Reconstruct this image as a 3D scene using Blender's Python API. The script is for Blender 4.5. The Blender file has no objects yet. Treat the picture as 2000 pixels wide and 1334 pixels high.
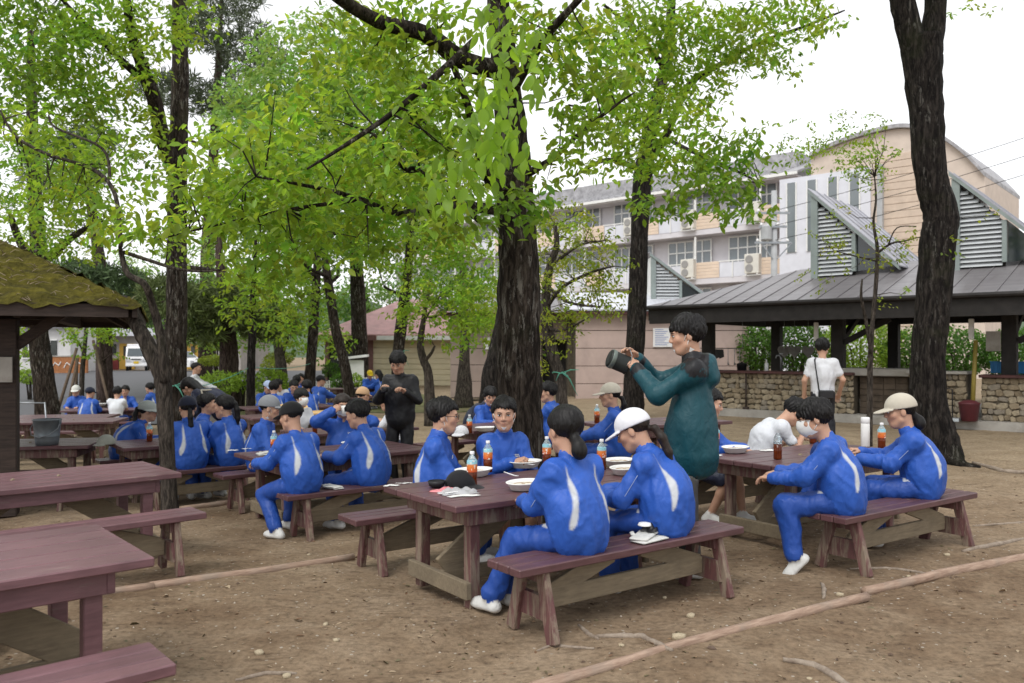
import bpy, bmesh, math, random, time
import numpy as np
from mathutils import Vector, Matrix
T0 = time.time()
scene = bpy.context.scene
C = scene.collection
R = math.radians
# ---------------------------------------------------------------- camera, sky, sun, exposure
CAM_H = 1.55
F_PX, CX, YH = 1600.0, 1000.0, 686.0          # focal length and horizon, in pixels of a 2000 px wide picture
cam = bpy.data.cameras.new('camera'); cam_o = bpy.data.objects.new('camera', cam); C.objects.link(cam_o)
cam.sensor_width = 36.0; cam.lens = 36.0 * F_PX / 2000.0
cam.shift_y = (YH - 667.0) / 2000.0
cam.clip_start = 0.05; cam.clip_end = 2000.0
cam_o.location = (0, 0, CAM_H); cam_o.rotation_euler = (R(90), 0, 0)
scene.camera = cam_o
cam.dof.use_dof = True; cam.dof.focus_distance = 6.0; cam.dof.aperture_fstop = 3.2
scene.cycles.max_bounces = 12; scene.cycles.diffuse_bounces = 6; scene.cycles.transmission_bounces = 8; scene.cycles.transparent_max_bounces = 8
SUN_EL, SUN_AZ = 55.0, -148.0                  # azimuth measured from +Y towards +X
world = bpy.data.worlds.new('World'); scene.world = world; world.use_nodes = True
wn = world.node_tree; wn.nodes.clear()
sky = wn.nodes.new('ShaderNodeTexSky'); sky.sky_type = 'NISHITA'; sky.sun_disc = False
sky.sun_elevation = R(SUN_EL); sky.sun_rotation = R(SUN_AZ)
sky.air_density = 1.0; sky.dust_density = 2.0; sky.ozone_density = 1.0
hsv = wn.nodes.new('ShaderNodeHueSaturation'); hsv.inputs['Saturation'].default_value = 0.10   # overcast: almost colourless
hsv.inputs['Value'].default_value = 1.0
bg = wn.nodes.new('ShaderNodeBackground'); bg.inputs['Strength'].default_value = 0.15
wo = wn.nodes.new('ShaderNodeOutputWorld')
wn.links.new(sky.outputs[0], hsv.inputs['Color']); cl_ = wn.nodes.new('ShaderNodeMix'); cl_.data_type = 'RGBA'; cl_.inputs[0].default_value = .6; cl_.inputs[7].default_value = (9.0, 9.1, 9.3, 1)   # even cloud layer
wn.links.new(hsv.outputs[0], cl_.inputs[6]); wn.links.new(cl_.outputs[2], bg.inputs['Color']); wn.links.new(bg.outputs[0], wo.inputs['Surface'])
sun = bpy.data.lights.new('sun', 'SUN'); sun.energy = 1.4; sun.angle = R(25); sun.color = (1.0, 0.97, 0.92)
sun_o = bpy.data.objects.new('sun', sun); C.objects.link(sun_o)
_sd = Vector((math.sin(R(SUN_AZ)) * math.cos(R(SUN_EL)), math.cos(R(SUN_AZ)) * math.cos(R(SUN_EL)), math.sin(R(SUN_EL))))
sun_o.rotation_euler = _sd.to_track_quat('Z', 'Y').to_euler()
sun_o.location = (0, 0, 40)
vs = scene.view_settings
vs.view_transform = 'Standard'; vs.look = 'None'; vs.gamma = 1.0; vs.use_curve_mapping = False
vs.exposure = 0.25

# ---------------------------------------------------------------- helpers
rng = np.random.default_rng(7)
def sm(t):
    t = max(0.0, min(1.0, t)); return t * t * (3 - 2 * t)
def g(x, y):
    """height of the dirt yard: level in front, falling gently towards the back and to the road side"""
    a = -.16 * sm((2.5 - x) / 5) * sm((y - 4.5) / 4)
    b = -.10 * sm((y - 8) / 4) * sm((3 - x) / 5)
    c = -.26 * sm((-x - 4) / 6) * sm((y - 12) / 8)
    far = sm((y - 30) / 25)
    return (a + b + c) * (1 - far) + .06 * far
def at(px, py, d):
    """world point seen at that pixel of the 2000 px picture, d metres in front of the camera"""
    return Vector(((px - CX) * d / F_PX, d, CAM_H + (YH - py) * d / F_PX))
def atx(px, d):
    return (px - CX) * d / F_PX
def on_ground(px, d):
    x = atx(px, d); return Vector((x, d, g(x, d)))

class MB:
    def __init__(s): s.v = []; s.f = []
    def add(s, vs_, fs):
        n = len(s.v); s.v += [tuple(v) for v in vs_]; s.f += [tuple(i + n for i in f) for f in fs]; return s
    def box(s, c, size, M=None):
        hx, hy, hz = size[0] / 2, size[1] / 2, size[2] / 2
        P = [Vector((x * hx, y * hy, z * hz)) for x in (-1, 1) for y in (-1, 1) for z in (-1, 1)]
        if M is not None: P = [M @ p for p in P]
        c = Vector(c)
        return s.add([p + c for p in P], [(0, 1, 3, 2), (4, 6, 7, 5), (0, 4, 5, 1), (2, 3, 7, 6), (0, 2, 6, 4), (1, 5, 7, 3)])
    def bbox(s, c, size, b=.006, M=None):
        """box with its long edges chamfered (chamfer in the two shorter directions, all edges)"""
        hx, hy, hz = size[0] / 2, size[1] / 2, size[2] / 2
        bm = bmesh.new(); bmesh.ops.create_cube(bm, size=2)
        for v in bm.verts: v.co = Vector((v.co.x * hx, v.co.y * hy, v.co.z * hz))
        bmesh.ops.bevel(bm, geom=bm.edges[:], offset=b, segments=1, affect='EDGES')
        bm.verts.index_update()
        P = [(M @ v.co if M is not None else v.co) + Vector(c) for v in bm.verts]
        Fs = [[v.index for v in f.verts] for f in bm.faces]; bm.free()
        return s.add(P, Fs)
    def beam(s, p0, p1, w, h, up=(0, 0, 1), b=0.0):
        p0, p1 = Vector(p0), Vector(p1); d = p1 - p0; L = d.length; x = d / L
        u = Vector(up); u = u - x * u.dot(x)
        if u.length < 1e-4: u = Vector((0, 1, 0)) - x * x.y
        u.normalize(); y = u.cross(x)
        M = Matrix((x, y, u)).transposed()
        return s.bbox((p0 + p1) / 2, (L, w, h), b, M) if b else s.box((p0 + p1) / 2, (L, w, h), M)
    def tube(s, pts, rad, n=8, cap=True, noise=0.0, rs=None):
        pts = [Vector(p) for p in pts]
        if not hasattr(rad, '__len__'): rad = [rad] * len(pts)
        base = len(s.v); ref = None; k = len(pts)
        for i, p in enumerate(pts):
            t = (pts[min(i + 1, k - 1)] - pts[max(i - 1, 0)])
            if t.length < 1e-9: t = Vector((0, 0, 1))
            t.normalize()
            if ref is None: ref = Vector((1, 0, 0)) if abs(t.x) < .8 else Vector((0, 1, 0))
            a = (ref - t * ref.dot(t)); a.normalize(); ref = a; b = t.cross(a)
            for j in range(n):
                an = 2 * math.pi * j / n
                r = rad[i] * (1 + (noise * (rs.random() * 2 - 1) if noise else 0))
                s.v.append(tuple(p + (a * math.cos(an) + b * math.sin(an)) * r))
        for i in range(k - 1):
            for j in range(n):
                q = base + i * n + j; q2 = base + i * n + (j + 1) % n
                s.f.append((q, q2, q2 + n, q + n))
        if cap:
            s.f.append(tuple(base + j for j in range(n))[::-1]); s.f.append(tuple(base + (k - 1) * n + j for j in range(n)))
        return s
    def lathe(s, prof, n=16, M=None, ax=1.0, ay=1.0):
        base = len(s.v); M = M or Matrix()
        for r, z in prof:
            for j in range(n):
                an = 2 * math.pi * j / n
                s.v.append(tuple(M @ Vector((r * ax * math.cos(an), r * ay * math.sin(an), z))))
        for i in range(len(prof) - 1):
            for j in range(n):
                q = base + i * n + j; q2 = base + i * n + (j + 1) % n
                s.f.append((q, q2, q2 + n, q + n))
        s.f.append(tuple(base + j for j in range(n))[::-1]); s.f.append(tuple(base + (len(prof) - 1) * n + j for j in range(n)))
        return s
    def prism(s, poly, off):
        """polygon (list of 3d points) pushed along a vector"""
        off = Vector(off); n = len(poly); P = [Vector(p) for p in poly]
        return s.add(P + [p + off for p in P], [tuple(range(n))[::-1], tuple(range(n, 2 * n))] + [(i, (i + 1) % n, n + (i + 1) % n, n + i) for i in range(n)])
    def sheet(s, f, nu, nv):
        base = len(s.v)
        for i in range(nu + 1):
            for j in range(nv + 1): s.v.append(tuple(f(i / nu, j / nv)))
        for i in range(nu):
            for j in range(nv):
                q = base + i * (nv + 1) + j; s.f.append((q, q + nv + 1, q + nv + 2, q + 1))
        return s
    def mesh(s, name, mat=None, smooth=False, fix=True):
        me = bpy.data.meshes.new(name); me.from_pydata(s.v, [], s.f)
        if fix:
            bm = bmesh.new(); bm.from_mesh(me); bmesh.ops.recalc_face_normals(bm, faces=bm.faces[:]); bm.to_mesh(me); bm.free()
        if mat is not None:
            me.materials.append(mat)
        if smooth: me.polygons.foreach_set('use_smooth', [True] * len(me.polygons))
        me.update(); return me

def tag(o, label=None, cat=None, group=None, kind=None):
    if label: o['label'] = label
    if cat: o['category'] = cat
    if group: o['group'] = group
    if kind: o['kind'] = kind
    return o
def link(name, data, parent=None, loc=None, rz=None, **kw):
    o = bpy.data.objects.new(name, data); C.objects.link(o)
    if parent is not None: o.parent = parent
    if loc is not None: o.location = loc
    if rz is not None: o.rotation_euler = (0, 0, rz)
    return tag(o, **kw)
def mk(name, mb, mat, parent=None, smooth=False, loc=None, rz=None, fix=True, **kw):
    return link(name, mb.mesh(name, mat, smooth, fix), parent, loc, rz, **kw)
def empty(name, loc=(0, 0, 0), rz=0, **kw):
    return link(name, None, None, loc, rz, **kw)
def copy_tree(o, parent=None, kids=None):
    c = o.copy(); C.objects.link(c); c.parent = parent
    for ch in (kids[o.name] if kids else o.children): copy_tree(ch, c)
    return c
def npmesh(name, V, F, mat=None, smooth=True, col=None, midx=None):
    """mesh from arrays; F is (n,3) or (n,4); col is per vertex rgb"""
    V = np.asarray(V, dtype=np.float32); F = np.asarray(F, dtype=np.int32); k = F.shape[1]
    me = bpy.data.meshes.new(name)
    me.vertices.add(len(V)); me.vertices.foreach_set('co', V.ravel())
    me.loops.add(F.size); me.loops.foreach_set('vertex_index', F.ravel())
    me.polygons.add(len(F)); me.polygons.foreach_set('loop_start', np.arange(0, F.size, k, dtype=np.int32))
    if midx is not None: me.polygons.foreach_set('material_index', midx.astype(np.int32))
    if smooth: me.polygons.foreach_set('use_smooth', np.ones(len(F), dtype=bool))
    if col is not None:
        ca = me.color_attributes.new('Col', 'FLOAT_COLOR', 'POINT')
        ca.data.foreach_set('color', np.concatenate([col, np.ones((len(col), 1))], 1).astype(np.float32).ravel())
    for m in (mat if isinstance(mat, (list, tuple)) else [mat]):
        if m is not None: me.materials.append(m)
    me.update(calc_edges=True); return me

# ---------------------------------------------------------------- materials
class Nt:
    def __init__(s, name):
        s.m = bpy.data.materials.new(name); s.m.use_nodes = True; s.t = s.m.node_tree; s.t.nodes.clear()
        s.out = s.n('ShaderNodeOutputMaterial'); s.p = s.n('ShaderNodeBsdfPrincipled'); s.l(s.p.outputs[0], s.out.inputs[0])
        s._tc = None
    def n(s, t, **kw):
        x = s.t.nodes.new(t)
        for k, v in kw.items(): setattr(x, k, v)
        return x
    def l(s, a, b): s.t.links.new(a, b)
    def coord(s, scale=(1, 1, 1), kind='Object', rot=(0, 0, 0)):
        if s._tc is None: s._tc = s.n('ShaderNodeTexCoord')
        mp = s.n('ShaderNodeMapping'); mp.inputs['Scale'].default_value = scale; mp.inputs['Rotation'].default_value = rot
        s.l(s._tc.outputs[kind], mp.inputs[0]); return mp.outputs[0]
    def world(s, scale=(1, 1, 1)):
        ge = s.n('ShaderNodeNewGeometry'); mp = s.n('ShaderNodeMapping'); mp.inputs['Scale'].default_value = scale
        s.l(ge.outputs['Position'], mp.inputs[0]); return mp.outputs[0]
    def noise(s, vec, scale=5, detail=4, rough=.55, dist=0):
        x = s.n('ShaderNodeTexNoise'); x.inputs['Scale'].default_value = scale; x.inputs['Detail'].default_value = detail
        x.inputs['Roughness'].default_value = rough; x.inputs['Distortion'].default_value = dist; s.l(vec, x.inputs['Vector']); return x.outputs['Fac']
    def vor(s, vec, scale=5, feature='F1', out='Distance'):
        x = s.n('ShaderNodeTexVoronoi'); x.feature = feature; x.inputs['Scale'].default_value = scale; s.l(vec, x.inputs['Vector']); return x.outputs[out]
    def ramp(s, fac, stops, interp='LINEAR'):
        x = s.n('ShaderNodeValToRGB'); x.color_ramp.interpolation = interp; cr = x.color_ramp
        while len(cr.elements) < len(stops): cr.elements.new(.5)
        for e, (p, c) in zip(cr.elements, stops):
            e.position = p; e.color = (c[0], c[1], c[2], 1) if hasattr(c, '__len__') else (c, c, c, 1)
        s.l(fac, x.inputs[0]); return x.outputs[0]
    def mix(s, fac, a, b, mode='MIX'):
        x = s.n('ShaderNodeMix'); x.data_type = 'RGBA'; x.blend_type = mode
        if hasattr(fac, 'links'): s.l(fac, x.inputs[0])
        else: x.inputs[0].default_value = fac
        for v, i in ((a, 6), (b, 7)):
            if hasattr(v, 'links'): s.l(v, x.inputs[i])
            else: x.inputs[i].default_value = (v[0], v[1], v[2], 1)
        return x.outputs[2]
    def math(s, op, a, b=None):
        x = s.n('ShaderNodeMath', operation=op)
        for v, i in ((a, 0), (b, 1)):
            if v is None: continue
            if hasattr(v, 'links'): s.l(v, x.inputs[i])
            else: x.inputs[i].default_value = v
        return x.outputs[0]
    def bump(s, h, strength=.3, dist=.01):
        x = s.n('ShaderNodeBump'); x.inputs['Strength'].default_value = strength; x.inputs['Distance'].default_value = dist
        s.l(h, x.inputs['Height']); s.l(x.outputs[0], s.p.inputs['Normal']); return x
    def set(s, color=None, rough=None, metal=None, spec=None, trans=None, ior=None, alpha=None):
        for v, k in ((color, 'Base Color'), (rough, 'Roughness'), (metal, 'Metallic'), (spec, 'Specular IOR Level'), (trans, 'Transmission Weight'), (ior, 'IOR'), (alpha, 'Alpha')):
            if v is None: continue
            i = s.p.inputs[k]
            if hasattr(v, 'links'): s.l(v, i)
            elif k == 'Base Color': i.default_value = (v[0], v[1], v[2], 1)
            else: i.default_value = v
        return s
MT = {}
def plain(name, col, rough=.6, var=.12, scale=6, bump=.0, metal=0, spec=.4, stretch=(1, 1, 1), dirt=None):
    """a plain surface with gentle unevenness of colour and a little relief"""
    k = Nt(name); v = k.coord(stretch)
    n1 = k.noise(v, scale, 5, .6)
    c2 = [c * (1 - var * 1.6) for c in col]; c1 = [min(1, c * (1 + var)) for c in col]
    cc = k.ramp(n1, [(.3, c2), (.7, c1)])
    if dirt is not None:
        n2 = k.noise(v, scale * .35, 6, .7, .6); cc = k.mix(k.ramp(n2, [(.5, 0), (.72, 1)]), cc, dirt)
    k.set(cc, rough, metal, spec)
    if bump: k.bump(k.noise(v, scale * 6, 4), bump, .004)
    MT[name] = k.m; return k.m
def painted_wood(name, paint, wood, wear=.56, rough=.38, amount=1.0, st=(1.2, 9, 9)):
    k = Nt(name); v = k.coord(st); v0 = k.coord((1, 1, 1)); info = k.n('ShaderNodeObjectInfo')
    ad = k.n('ShaderNodeVectorMath', operation='ADD'); k.l(v, ad.inputs[0]); sc = k.n('ShaderNodeVectorMath', operation='SCALE'); sc.inputs[3].default_value = 37.0
    cb = k.n('ShaderNodeCombineXYZ'); k.l(info.outputs['Random'], cb.inputs[0]); k.l(info.outputs['Random'], cb.inputs[1]); k.l(cb.outputs[0], sc.inputs[0]); k.l(sc.outputs[0], ad.inputs[1])
    v = ad.outputs[0]
    grain = k.noise(v, 6, 6, .65, .4)
    pc = k.ramp(grain, [(.25, [c * .72 for c in paint]), (.7, [c * 1.18 for c in paint])])
    tone = k.ramp(info.outputs['Random'], [(0, .86), (1, 1.12)])
    pc = k.mix(1.0, pc, tone, 'MULTIPLY')
    wc = k.ramp(k.noise(v, 9, 6, .7), [(.3, [c * .6 for c in wood]), (.7, wood)])
    w = k.noise(v, 2.6, 8, .72, .5)
    worn = k.ramp(w, [(wear, 0), (wear + .1, amount)])
    cc = k.mix(worn, pc, wc)
    stain = k.ramp(k.noise(v0, 3.0, 5, .6), [(.35, .78), (.6, 1.0)])
    cc = k.mix(1.0, cc, stain, 'MULTIPLY')
    rr = k.mix(worn, (rough, rough, rough), (.8, .8, .8)); rr = k.mix(k.noise(v0, 7, 3), rr, (rough + .2,) * 3)
    k.set(cc, None, 0, .5); k.l(rr, k.p.inputs['Roughness'])
    k.bump(grain, .25, .003)
    MT[name] = k.m; return k.m
def glassy(name, col, rough=.06):
    k = Nt(name); v = k.coord(); k.set(k.ramp(k.noise(v, .6, 3), [(.3, [c * .7 for c in col]), (.7, col)]), rough, 0, .8); MT[name] = k.m; return k.m
def attr_mat(name, rough=.7, bump=.0, scale=60, spec=.3, sheen=0, sss=0, stretch=(1, 1, 1), var=.1, dist=.004):
    k = Nt(name); a = k.n('ShaderNodeAttribute'); a.attribute_name = 'Col'; v = k.coord(stretch)
    nn = k.ramp(k.noise(v, scale * .2, 4), [(.3, 1 - var), (.7, 1 + var * .5)])
    k.set(k.mix(1.0, a.outputs['Color'], nn, 'MULTIPLY'), rough, 0, spec)
    if sheen: k.p.inputs['Sheen Weight'].default_value = sheen
    if sss: k.p.inputs['Subsurface Weight'].default_value = sss; k.p.inputs['Subsurface Radius'].default_value = (.012, .005, .003)
    if bump: k.bump(k.noise(v, scale, 3, .5, .6), bump, dist)
    MT[name] = k.m; return k.m
def bark(name, dark, light, scale=1.0, lichen=None, amount=.66):
    k = Nt(name); v1 = k.coord()
    wp = k.n('ShaderNodeTexNoise'); wp.inputs['Scale'].default_value = 3.0; k.l(v1, wp.inputs['Vector'])
    ad = k.n('ShaderNodeVectorMath', operation='MULTIPLY_ADD'); k.l(wp.outputs['Color'], ad.inputs[0]); ad.inputs[1].default_value = (.10, .10, .25); k.l(v1, ad.inputs[2])
    mp = k.n('ShaderNodeMapping'); mp.inputs['Scale'].default_value = (13 * scale, 13 * scale, 2.0 * scale); k.l(ad.outputs[0], mp.inputs[0])
    r = k.noise(mp.outputs[0], 2.0, 8, .70, .2); r2 = k.noise(mp.outputs[0], 5.0, 6, .7, .2)
    cc = k.ramp(r, [(.36, [c * .45 for c in dark]), (.46, dark), (.66, light)])
    cc = k.mix(1.0, cc, k.ramp(r2, [(.3, .6), (.7, 1.3)]), 'MULTIPLY')
    if lichen is not None:
        n2 = k.noise(k.coord((11, 11, 2.2)), 1.7, 6, .75, .2); n3 = k.noise(v1, 1.2, 3)
        f = k.math('MULTIPLY', k.ramp(n2, [(amount - .05, 0), (amount, 1)]), k.ramp(n3, [(.40, .0), (.58, .5)])); cc = k.mix(f, cc, lichen)
    moss = k.noise(v1, 1.3, 4, .6); cc = k.mix(k.ramp(moss, [(.55, 0), (.75, .35)]), cc, (.045, .055, .018))
    k.set(cc, .92, 0, .12); k.bump(k.math('ADD', r, k.math('MULTIPLY', r2, .5)), 1.0, .035)
    MT[name] = k.m; return k.m
def leafy(name, rough=.42, trans=.62, boost=(1.35, 1.3, .8)):
    k = Nt(name); a = k.n('ShaderNodeAttribute'); a.attribute_name = 'Col'
    k.set(a.outputs['Color'], rough, 0, .35)
    tr = k.n('ShaderNodeBsdfTranslucent'); k.l(k.mix(1.0, a.outputs['Color'], boost, 'MULTIPLY'), tr.inputs[0])
    ms = k.n('ShaderNodeMixShader'); ms.inputs[0].default_value = trans
    k.l(k.p.outputs[0], ms.inputs[1]); k.l(tr.outputs[0], ms.inputs[2]); k.l(ms.outputs[0], k.out.inputs[0])
    MT[name] = k.m; return k.m

MAROON, KHAKI = (.135, .042, .048), (.22, .175, .115)
painted_wood('table_paint', (.118, .055, .060), (.24, .19, .16), .60, .30)
painted_wood('table_paint_bright', (.168, .084, .094), (.28, .22, .19), .61, .30)
painted_wood('leg_paint', (.13, .055, .052), (.28, .22, .16), .47, .6, .9, (7, 7, .9))
painted_wood('raw_wood', KHAKI, (.17, .13, .09), .55, .8, .6)
plain('concrete', (.36, .34, .31), .85, .15, 3, .3, dirt=(.2, .18, .15))
plain('white_paint', (.78, .78, .76), .45, .05, 4)
plain('white_plastic', (.80, .80, .80), .35, .03, 4)
plain('foam_white', (.82, .82, .80), .55, .03, 8)
plain('dark_wood', (.045, .030, .024), .75, .3, 5, .3, stretch=(1, 8, 8))
plain('black_plastic', (.012, .012, .014), .4, .2, 8)
plain('steel_grey', (.32, .34, .36), .4, .1, 5, metal=.7)
plain('zinc', (.20, .23, .25), .45, .18, 7, .1, metal=.6)
plain('pole_grey', (.40, .41, .42), .6, .1, 3)
plain('rubber', (.02, .02, .02), .8, .2, 8)
plain('hair_black', (.010, .009, .009), .5, .5, 120, .2, spec=.25, stretch=(1, 1, .12))
plain('hair_brown', (.022, .014, .010), .45, .3, 90, .35, spec=.3, stretch=(1, 1, .22))
plain('hair_grey', (.10, .10, .10), .5, .4, 90, .35, spec=.3, stretch=(1, 1, .22))
attr_mat('cloth', .50, .45, 20, .32, 0, var=.10, dist=.02, stretch=(1, 1, .6))
plain('piping_grey', (.30, .36, .55), .6, .05, 5)
attr_mat('cap_cloth', .8, .0, 160, .2, .1, var=.06, dist=.002)
attr_mat('skin', .5, .1, 120, .35, 0, .08, var=.05)
leafy('leaf'); leafy('leaf_far', .5, .45); leafy('needle', .6, .2, (1, 1, 1))
bark('bark_dark', (.020, .015, .012), (.085, .068, .054), 1.0, (.34, .32, .28), .60)
bark('bark_black', (.013, .011, .010), (.05, .042, .036), 1.0, (.20, .19, .17), .62)
bark('bark_grey', (.05, .042, .036), (.15, .125, .105), 1.3, (.26, .24, .20))
bark('bark_pine', (.05, .035, .03), (.15, .11, .095), 1.0)
# ================================================================ ground
def axis(fine0, fine1, step, lo, hi, grow=1.25):
    a = list(np.arange(fine0, fine1 + 1e-6, step)); s = step
    while a[-1] < hi: s *= grow; a.append(min(hi, a[-1] + s))
    s = step
    while a[0] > lo: s *= grow; a.insert(0, max(lo, a[0] - s))
    return np.array(a)
XS = axis(-9, 9, .09, -700, 700); YS = axis(-1, 16, .09, -60, 1400)
def bumps(x, y):
    return (.010 * np.sin(2.1 * x + 1.3 * y + 2 * np.sin(.7 * y)) + .008 * np.sin(3.7 * y - 2.9 * x + 1.1) + .006 * np.sin(7.3 * x + 5.1 * y) + .004 * np.sin(13 * y - 9 * x + 2) + .003 * np.sin(23 * x + 17 * y))
XX, YY = np.meshgrid(XS, YS, indexing='ij')
def g_np(x, y):
    s_ = lambda t: np.clip(t, 0, 1) ** 2 * (3 - 2 * np.clip(t, 0, 1))
    a = -.16 * s_((2.5 - x) / 5) * s_((y - 4.5) / 4); b = -.10 * s_((y - 8) / 4) * s_((3 - x) / 5); c = -.26 * s_((-x - 4) / 6) * s_((y - 12) / 8)
    far = s_((y - 30) / 25); return (a + b + c) * (1 - far) + .06 * far
fade = np.clip(1.2 - np.abs(YY - 5) / 25, 0, 1)
ZZ = g_np(XX, YY) + (bumps(XX, YY) - .006) * fade
nxg, nyg = len(XS), len(YS)
idx = np.arange(nxg * nyg).reshape(nxg, nyg)
GF = np.stack([idx[:-1, :-1], idx[1:, :-1], idx[1:, 1:], idx[:-1, 1:]], -1).reshape(-1, 4)
k = Nt('dirt'); w1 = k.world()
n_big = k.noise(w1, .32, 5, .6, .5); n_mid = k.noise(w1, 1.9, 7, .68, .4); n_fine = k.noise(w1, 26, 8, .72)
n_str = k.noise(k.world((3.2, 11, 1)), 1.2, 6, .7, .8)
c0 = k.ramp(n_mid, [(.30, (0.101, 0.062, 0.037)), (.48, (0.172, 0.118, 0.074)), (.70, (0.252, 0.186, 0.124))])
c1 = k.mix(k.ramp(n_big, [(.38, 0), (.62, 1)]), c0, k.ramp(n_mid, [(.3, (0.197, 0.139, 0.087)), (.7, (0.290, 0.220, 0.151))]))
sepg = k.n('ShaderNodeSeparateXYZ'); k.l(w1, sepg.inputs[0])
farness = k.math('SMOOTH_MIN', 1.0, 1.0)
fr = k.n('ShaderNodeMapRange'); fr.inputs[1].default_value = 8.5; fr.inputs[2].default_value = 12; k.l(sepg.outputs[1], fr.inputs[0])
c1 = k.mix(fr.outputs[0], c1, k.ramp(n_mid, [(.3, (0.210, 0.155, 0.097)), (.7, (0.311, 0.244, 0.164))]))       # pale trodden sand towards the kitchen
c1 = k.mix(k.ramp(n_str, [(.54, 0), (.68, .6)]), c1, (0.067, 0.042, 0.027))                                # trails of damp earth and litter
grit = k.ramp(n_fine, [(.28, .48), (.5, 1.0), (.74, 1.36)]); c1 = k.mix(1.0, c1, grit, 'MULTIPLY')
peb = k.vor(k.world((1, 1, .2)), 34, 'F1'); pc = k.vor(k.world((1, 1, .2)), 34, 'F1', 'Color')
sp = k.n('ShaderNodeSeparateColor'); k.l(pc, sp.inputs[0])
isp = k.math('MULTIPLY', k.math('LESS_THAN', peb, .30), k.math('GREATER_THAN', sp.outputs[0], .94))
c1 = k.mix(isp, c1, k.mix(sp.outputs[1], (0.252, 0.202, 0.151), (0.420, 0.378, 0.319)))
k.set(c1, .95, 0, .15)
hh = k.math('ADD', k.math('MULTIPLY', n_fine, .5), k.math('ADD', n_mid, k.math('MULTIPLY', isp, .35))); k.bump(hh, .75, .03)
MT['dirt'] = k.m
link('ground', npmesh('ground', np.stack([XX, YY, ZZ], -1).reshape(-1, 3), GF, k.m), kind='structure')
def gz(x, y):
    return g(x, y) + (float(bumps(x, y)) - .006) * max(0, min(1, 1.2 - abs(y - 5) / 25))

# asphalt road behind the yard on the left
k = Nt('asphalt'); w1 = k.world(); k.set(k.mix(k.noise(w1, .25, 4), k.ramp(k.noise(w1, 40, 4), [(.3, (.055, .056, .062)), (.7, (.085, .086, .092))]), (.095, .095, .10)), .85); MT['asphalt'] = k.m
def roadz(x, y): return g(x, y) + .03
mb = MB()
def _road(u, v):
    y = 23 + (62 - 23) * v; x0 = -34 - .5 * (y - 23); x1 = -9.6 - .34 * (y - 23) + 10 * sm((y - 34) / 16)
    x = x0 + (x1 - x0) * u; return (x, y, roadz(x, y))
mb.sheet(_road, 30, 40); mk('road', mb, k.m, kind='structure', fix=False)
mb = MB(); mb.sheet(lambda u, v: (lambda x, y: (x, y, g(x, y) + .012))(-9.5 + 9.5 * u - 6 * v, 24 + 16 * v), 16, 20)
plain('turf', (.13, .135, .045), .9, .35, 1.5, .4, dirt=(.22, .17, .10)); mk('lawn', mb, MT['turf'], kind='structure', fix=False)

# far hills, wooded
k = Nt('wooded_hill'); w1 = k.world(); k.set(k.mix(k.noise(w1, .05, 4), k.ramp(k.noise(w1, .35, 6, .7), [(.35, (.03, .055, .022)), (.65, (.10, .16, .06))]), (.09, .12, .09)), .95); k.bump(k.noise(w1, .3, 5), 1, 2.0); MT['wooded_hill'] = k.m
mb = MB()
def _hill(u, v):
    x = -230 + 620 * u; y = 190 + 110 * v
    h = 17 * math.exp(-((x + 62) / 42) ** 2) + 12 * math.exp(-((x + 150) / 45) ** 2) + 7 * math.exp(-((x - 10) / 40) ** 2) + 9 * math.exp(-((x - 150) / 60) ** 2) + 8 * math.exp(-((x - 290) / 70) ** 2) + 2.2 * math.sin(x * .21) + 1.4 * math.sin(x * .5 + 1)
    return (x, y, max(-1, h * math.sin(min(1, v * 1.6) * math.pi / 2)))
mb.sheet(_hill, 160, 14); mk('hills', mb, k.m, smooth=True, fix=False, kind='structure')

# log edging half sunk into the dirt
k = Nt('edging_log'); v = k.coord((1.5, 12, 12)); gr = k.noise(v, 5, 6, .65, .4)
cc = k.ramp(gr, [(.3, (.20, .125, .085)), (.7, (.42, .30, .225))]); cc = k.mix(k.ramp(k.noise(k.coord(), 4, 5), [(.5, 0), (.7, .6)]), cc, (.24, .20, .16)); k.set(cc, .85); k.bump(gr, .5, .006); MT['edging_log'] = k.m
def log_edge(pix, r, label):
    P = []
    for (px, py) in pix:
        d = F_PX * CAM_H / (py - YH); x = atx(px, d)
        for _ in range(4): d = F_PX * (CAM_H - g(x, d) - r * .6) / (py - YH); x = atx(px, d)
        P.append(Vector((x, d, g(x, d) + r * .28)))
    Q = []
    for a, b in zip(P[:-1], P[1:]):
        n = max(2, int((b - a).length / .12)); Q += [a.lerp(b, i / n) for i in range(n)]
    Q.append(P[-1]); rs = random.Random(int(r * 1e4) + len(Q)); o = Q[0].copy()
    M = Matrix.Rotation(math.atan2(Q[-1].y - o.y, Q[-1].x - o.x), 4, 'Z').to_3x3(); Mi = M.inverted()
    L = [Mi @ (q - o) for q in Q]; ph = rs.random() * 6
    L = [p + Vector((0, .003 * math.sin(p.x * 3 + ph), .002 * math.sin(p.x * 5 + ph))) for p in L]
    ob = mk('edging_log', MB().tube(L, [r * (1 + .07 * math.sin(3 * p.x + ph) + .05 * rs.random()) for p in L], 10), MT['edging_log'], smooth=True, loc=o, rz=math.atan2(Q[-1].y - o.y, Q[-1].x - o.x), label=label, cat='log', group='log edging of the dirt terraces')
    return ob
log_edge([(1040, 1342), (1300, 1264), (1510, 1209), (1692, 1163)], .028, 'pale barked log edging crossing the bare dirt at the bottom of the picture')
log_edge([(1688, 1152), (1840, 1118), (2020, 1083), (2350, 1020)], .032, 'thicker log edging continuing the dirt border out past the right edge')
log_edge([(80, 1172), (180, 1160), (300, 1143)], .026, 'log edging partly hidden behind the front pink table')
log_edge([(292, 1143), (480, 1118), (690, 1086)], .029, 'orange tinted log edging between front pink table and the central table')
log_edge([(352, 992), (450, 980)], .034, 'short pale log edging behind the slim trunk beside the empty table')

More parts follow.
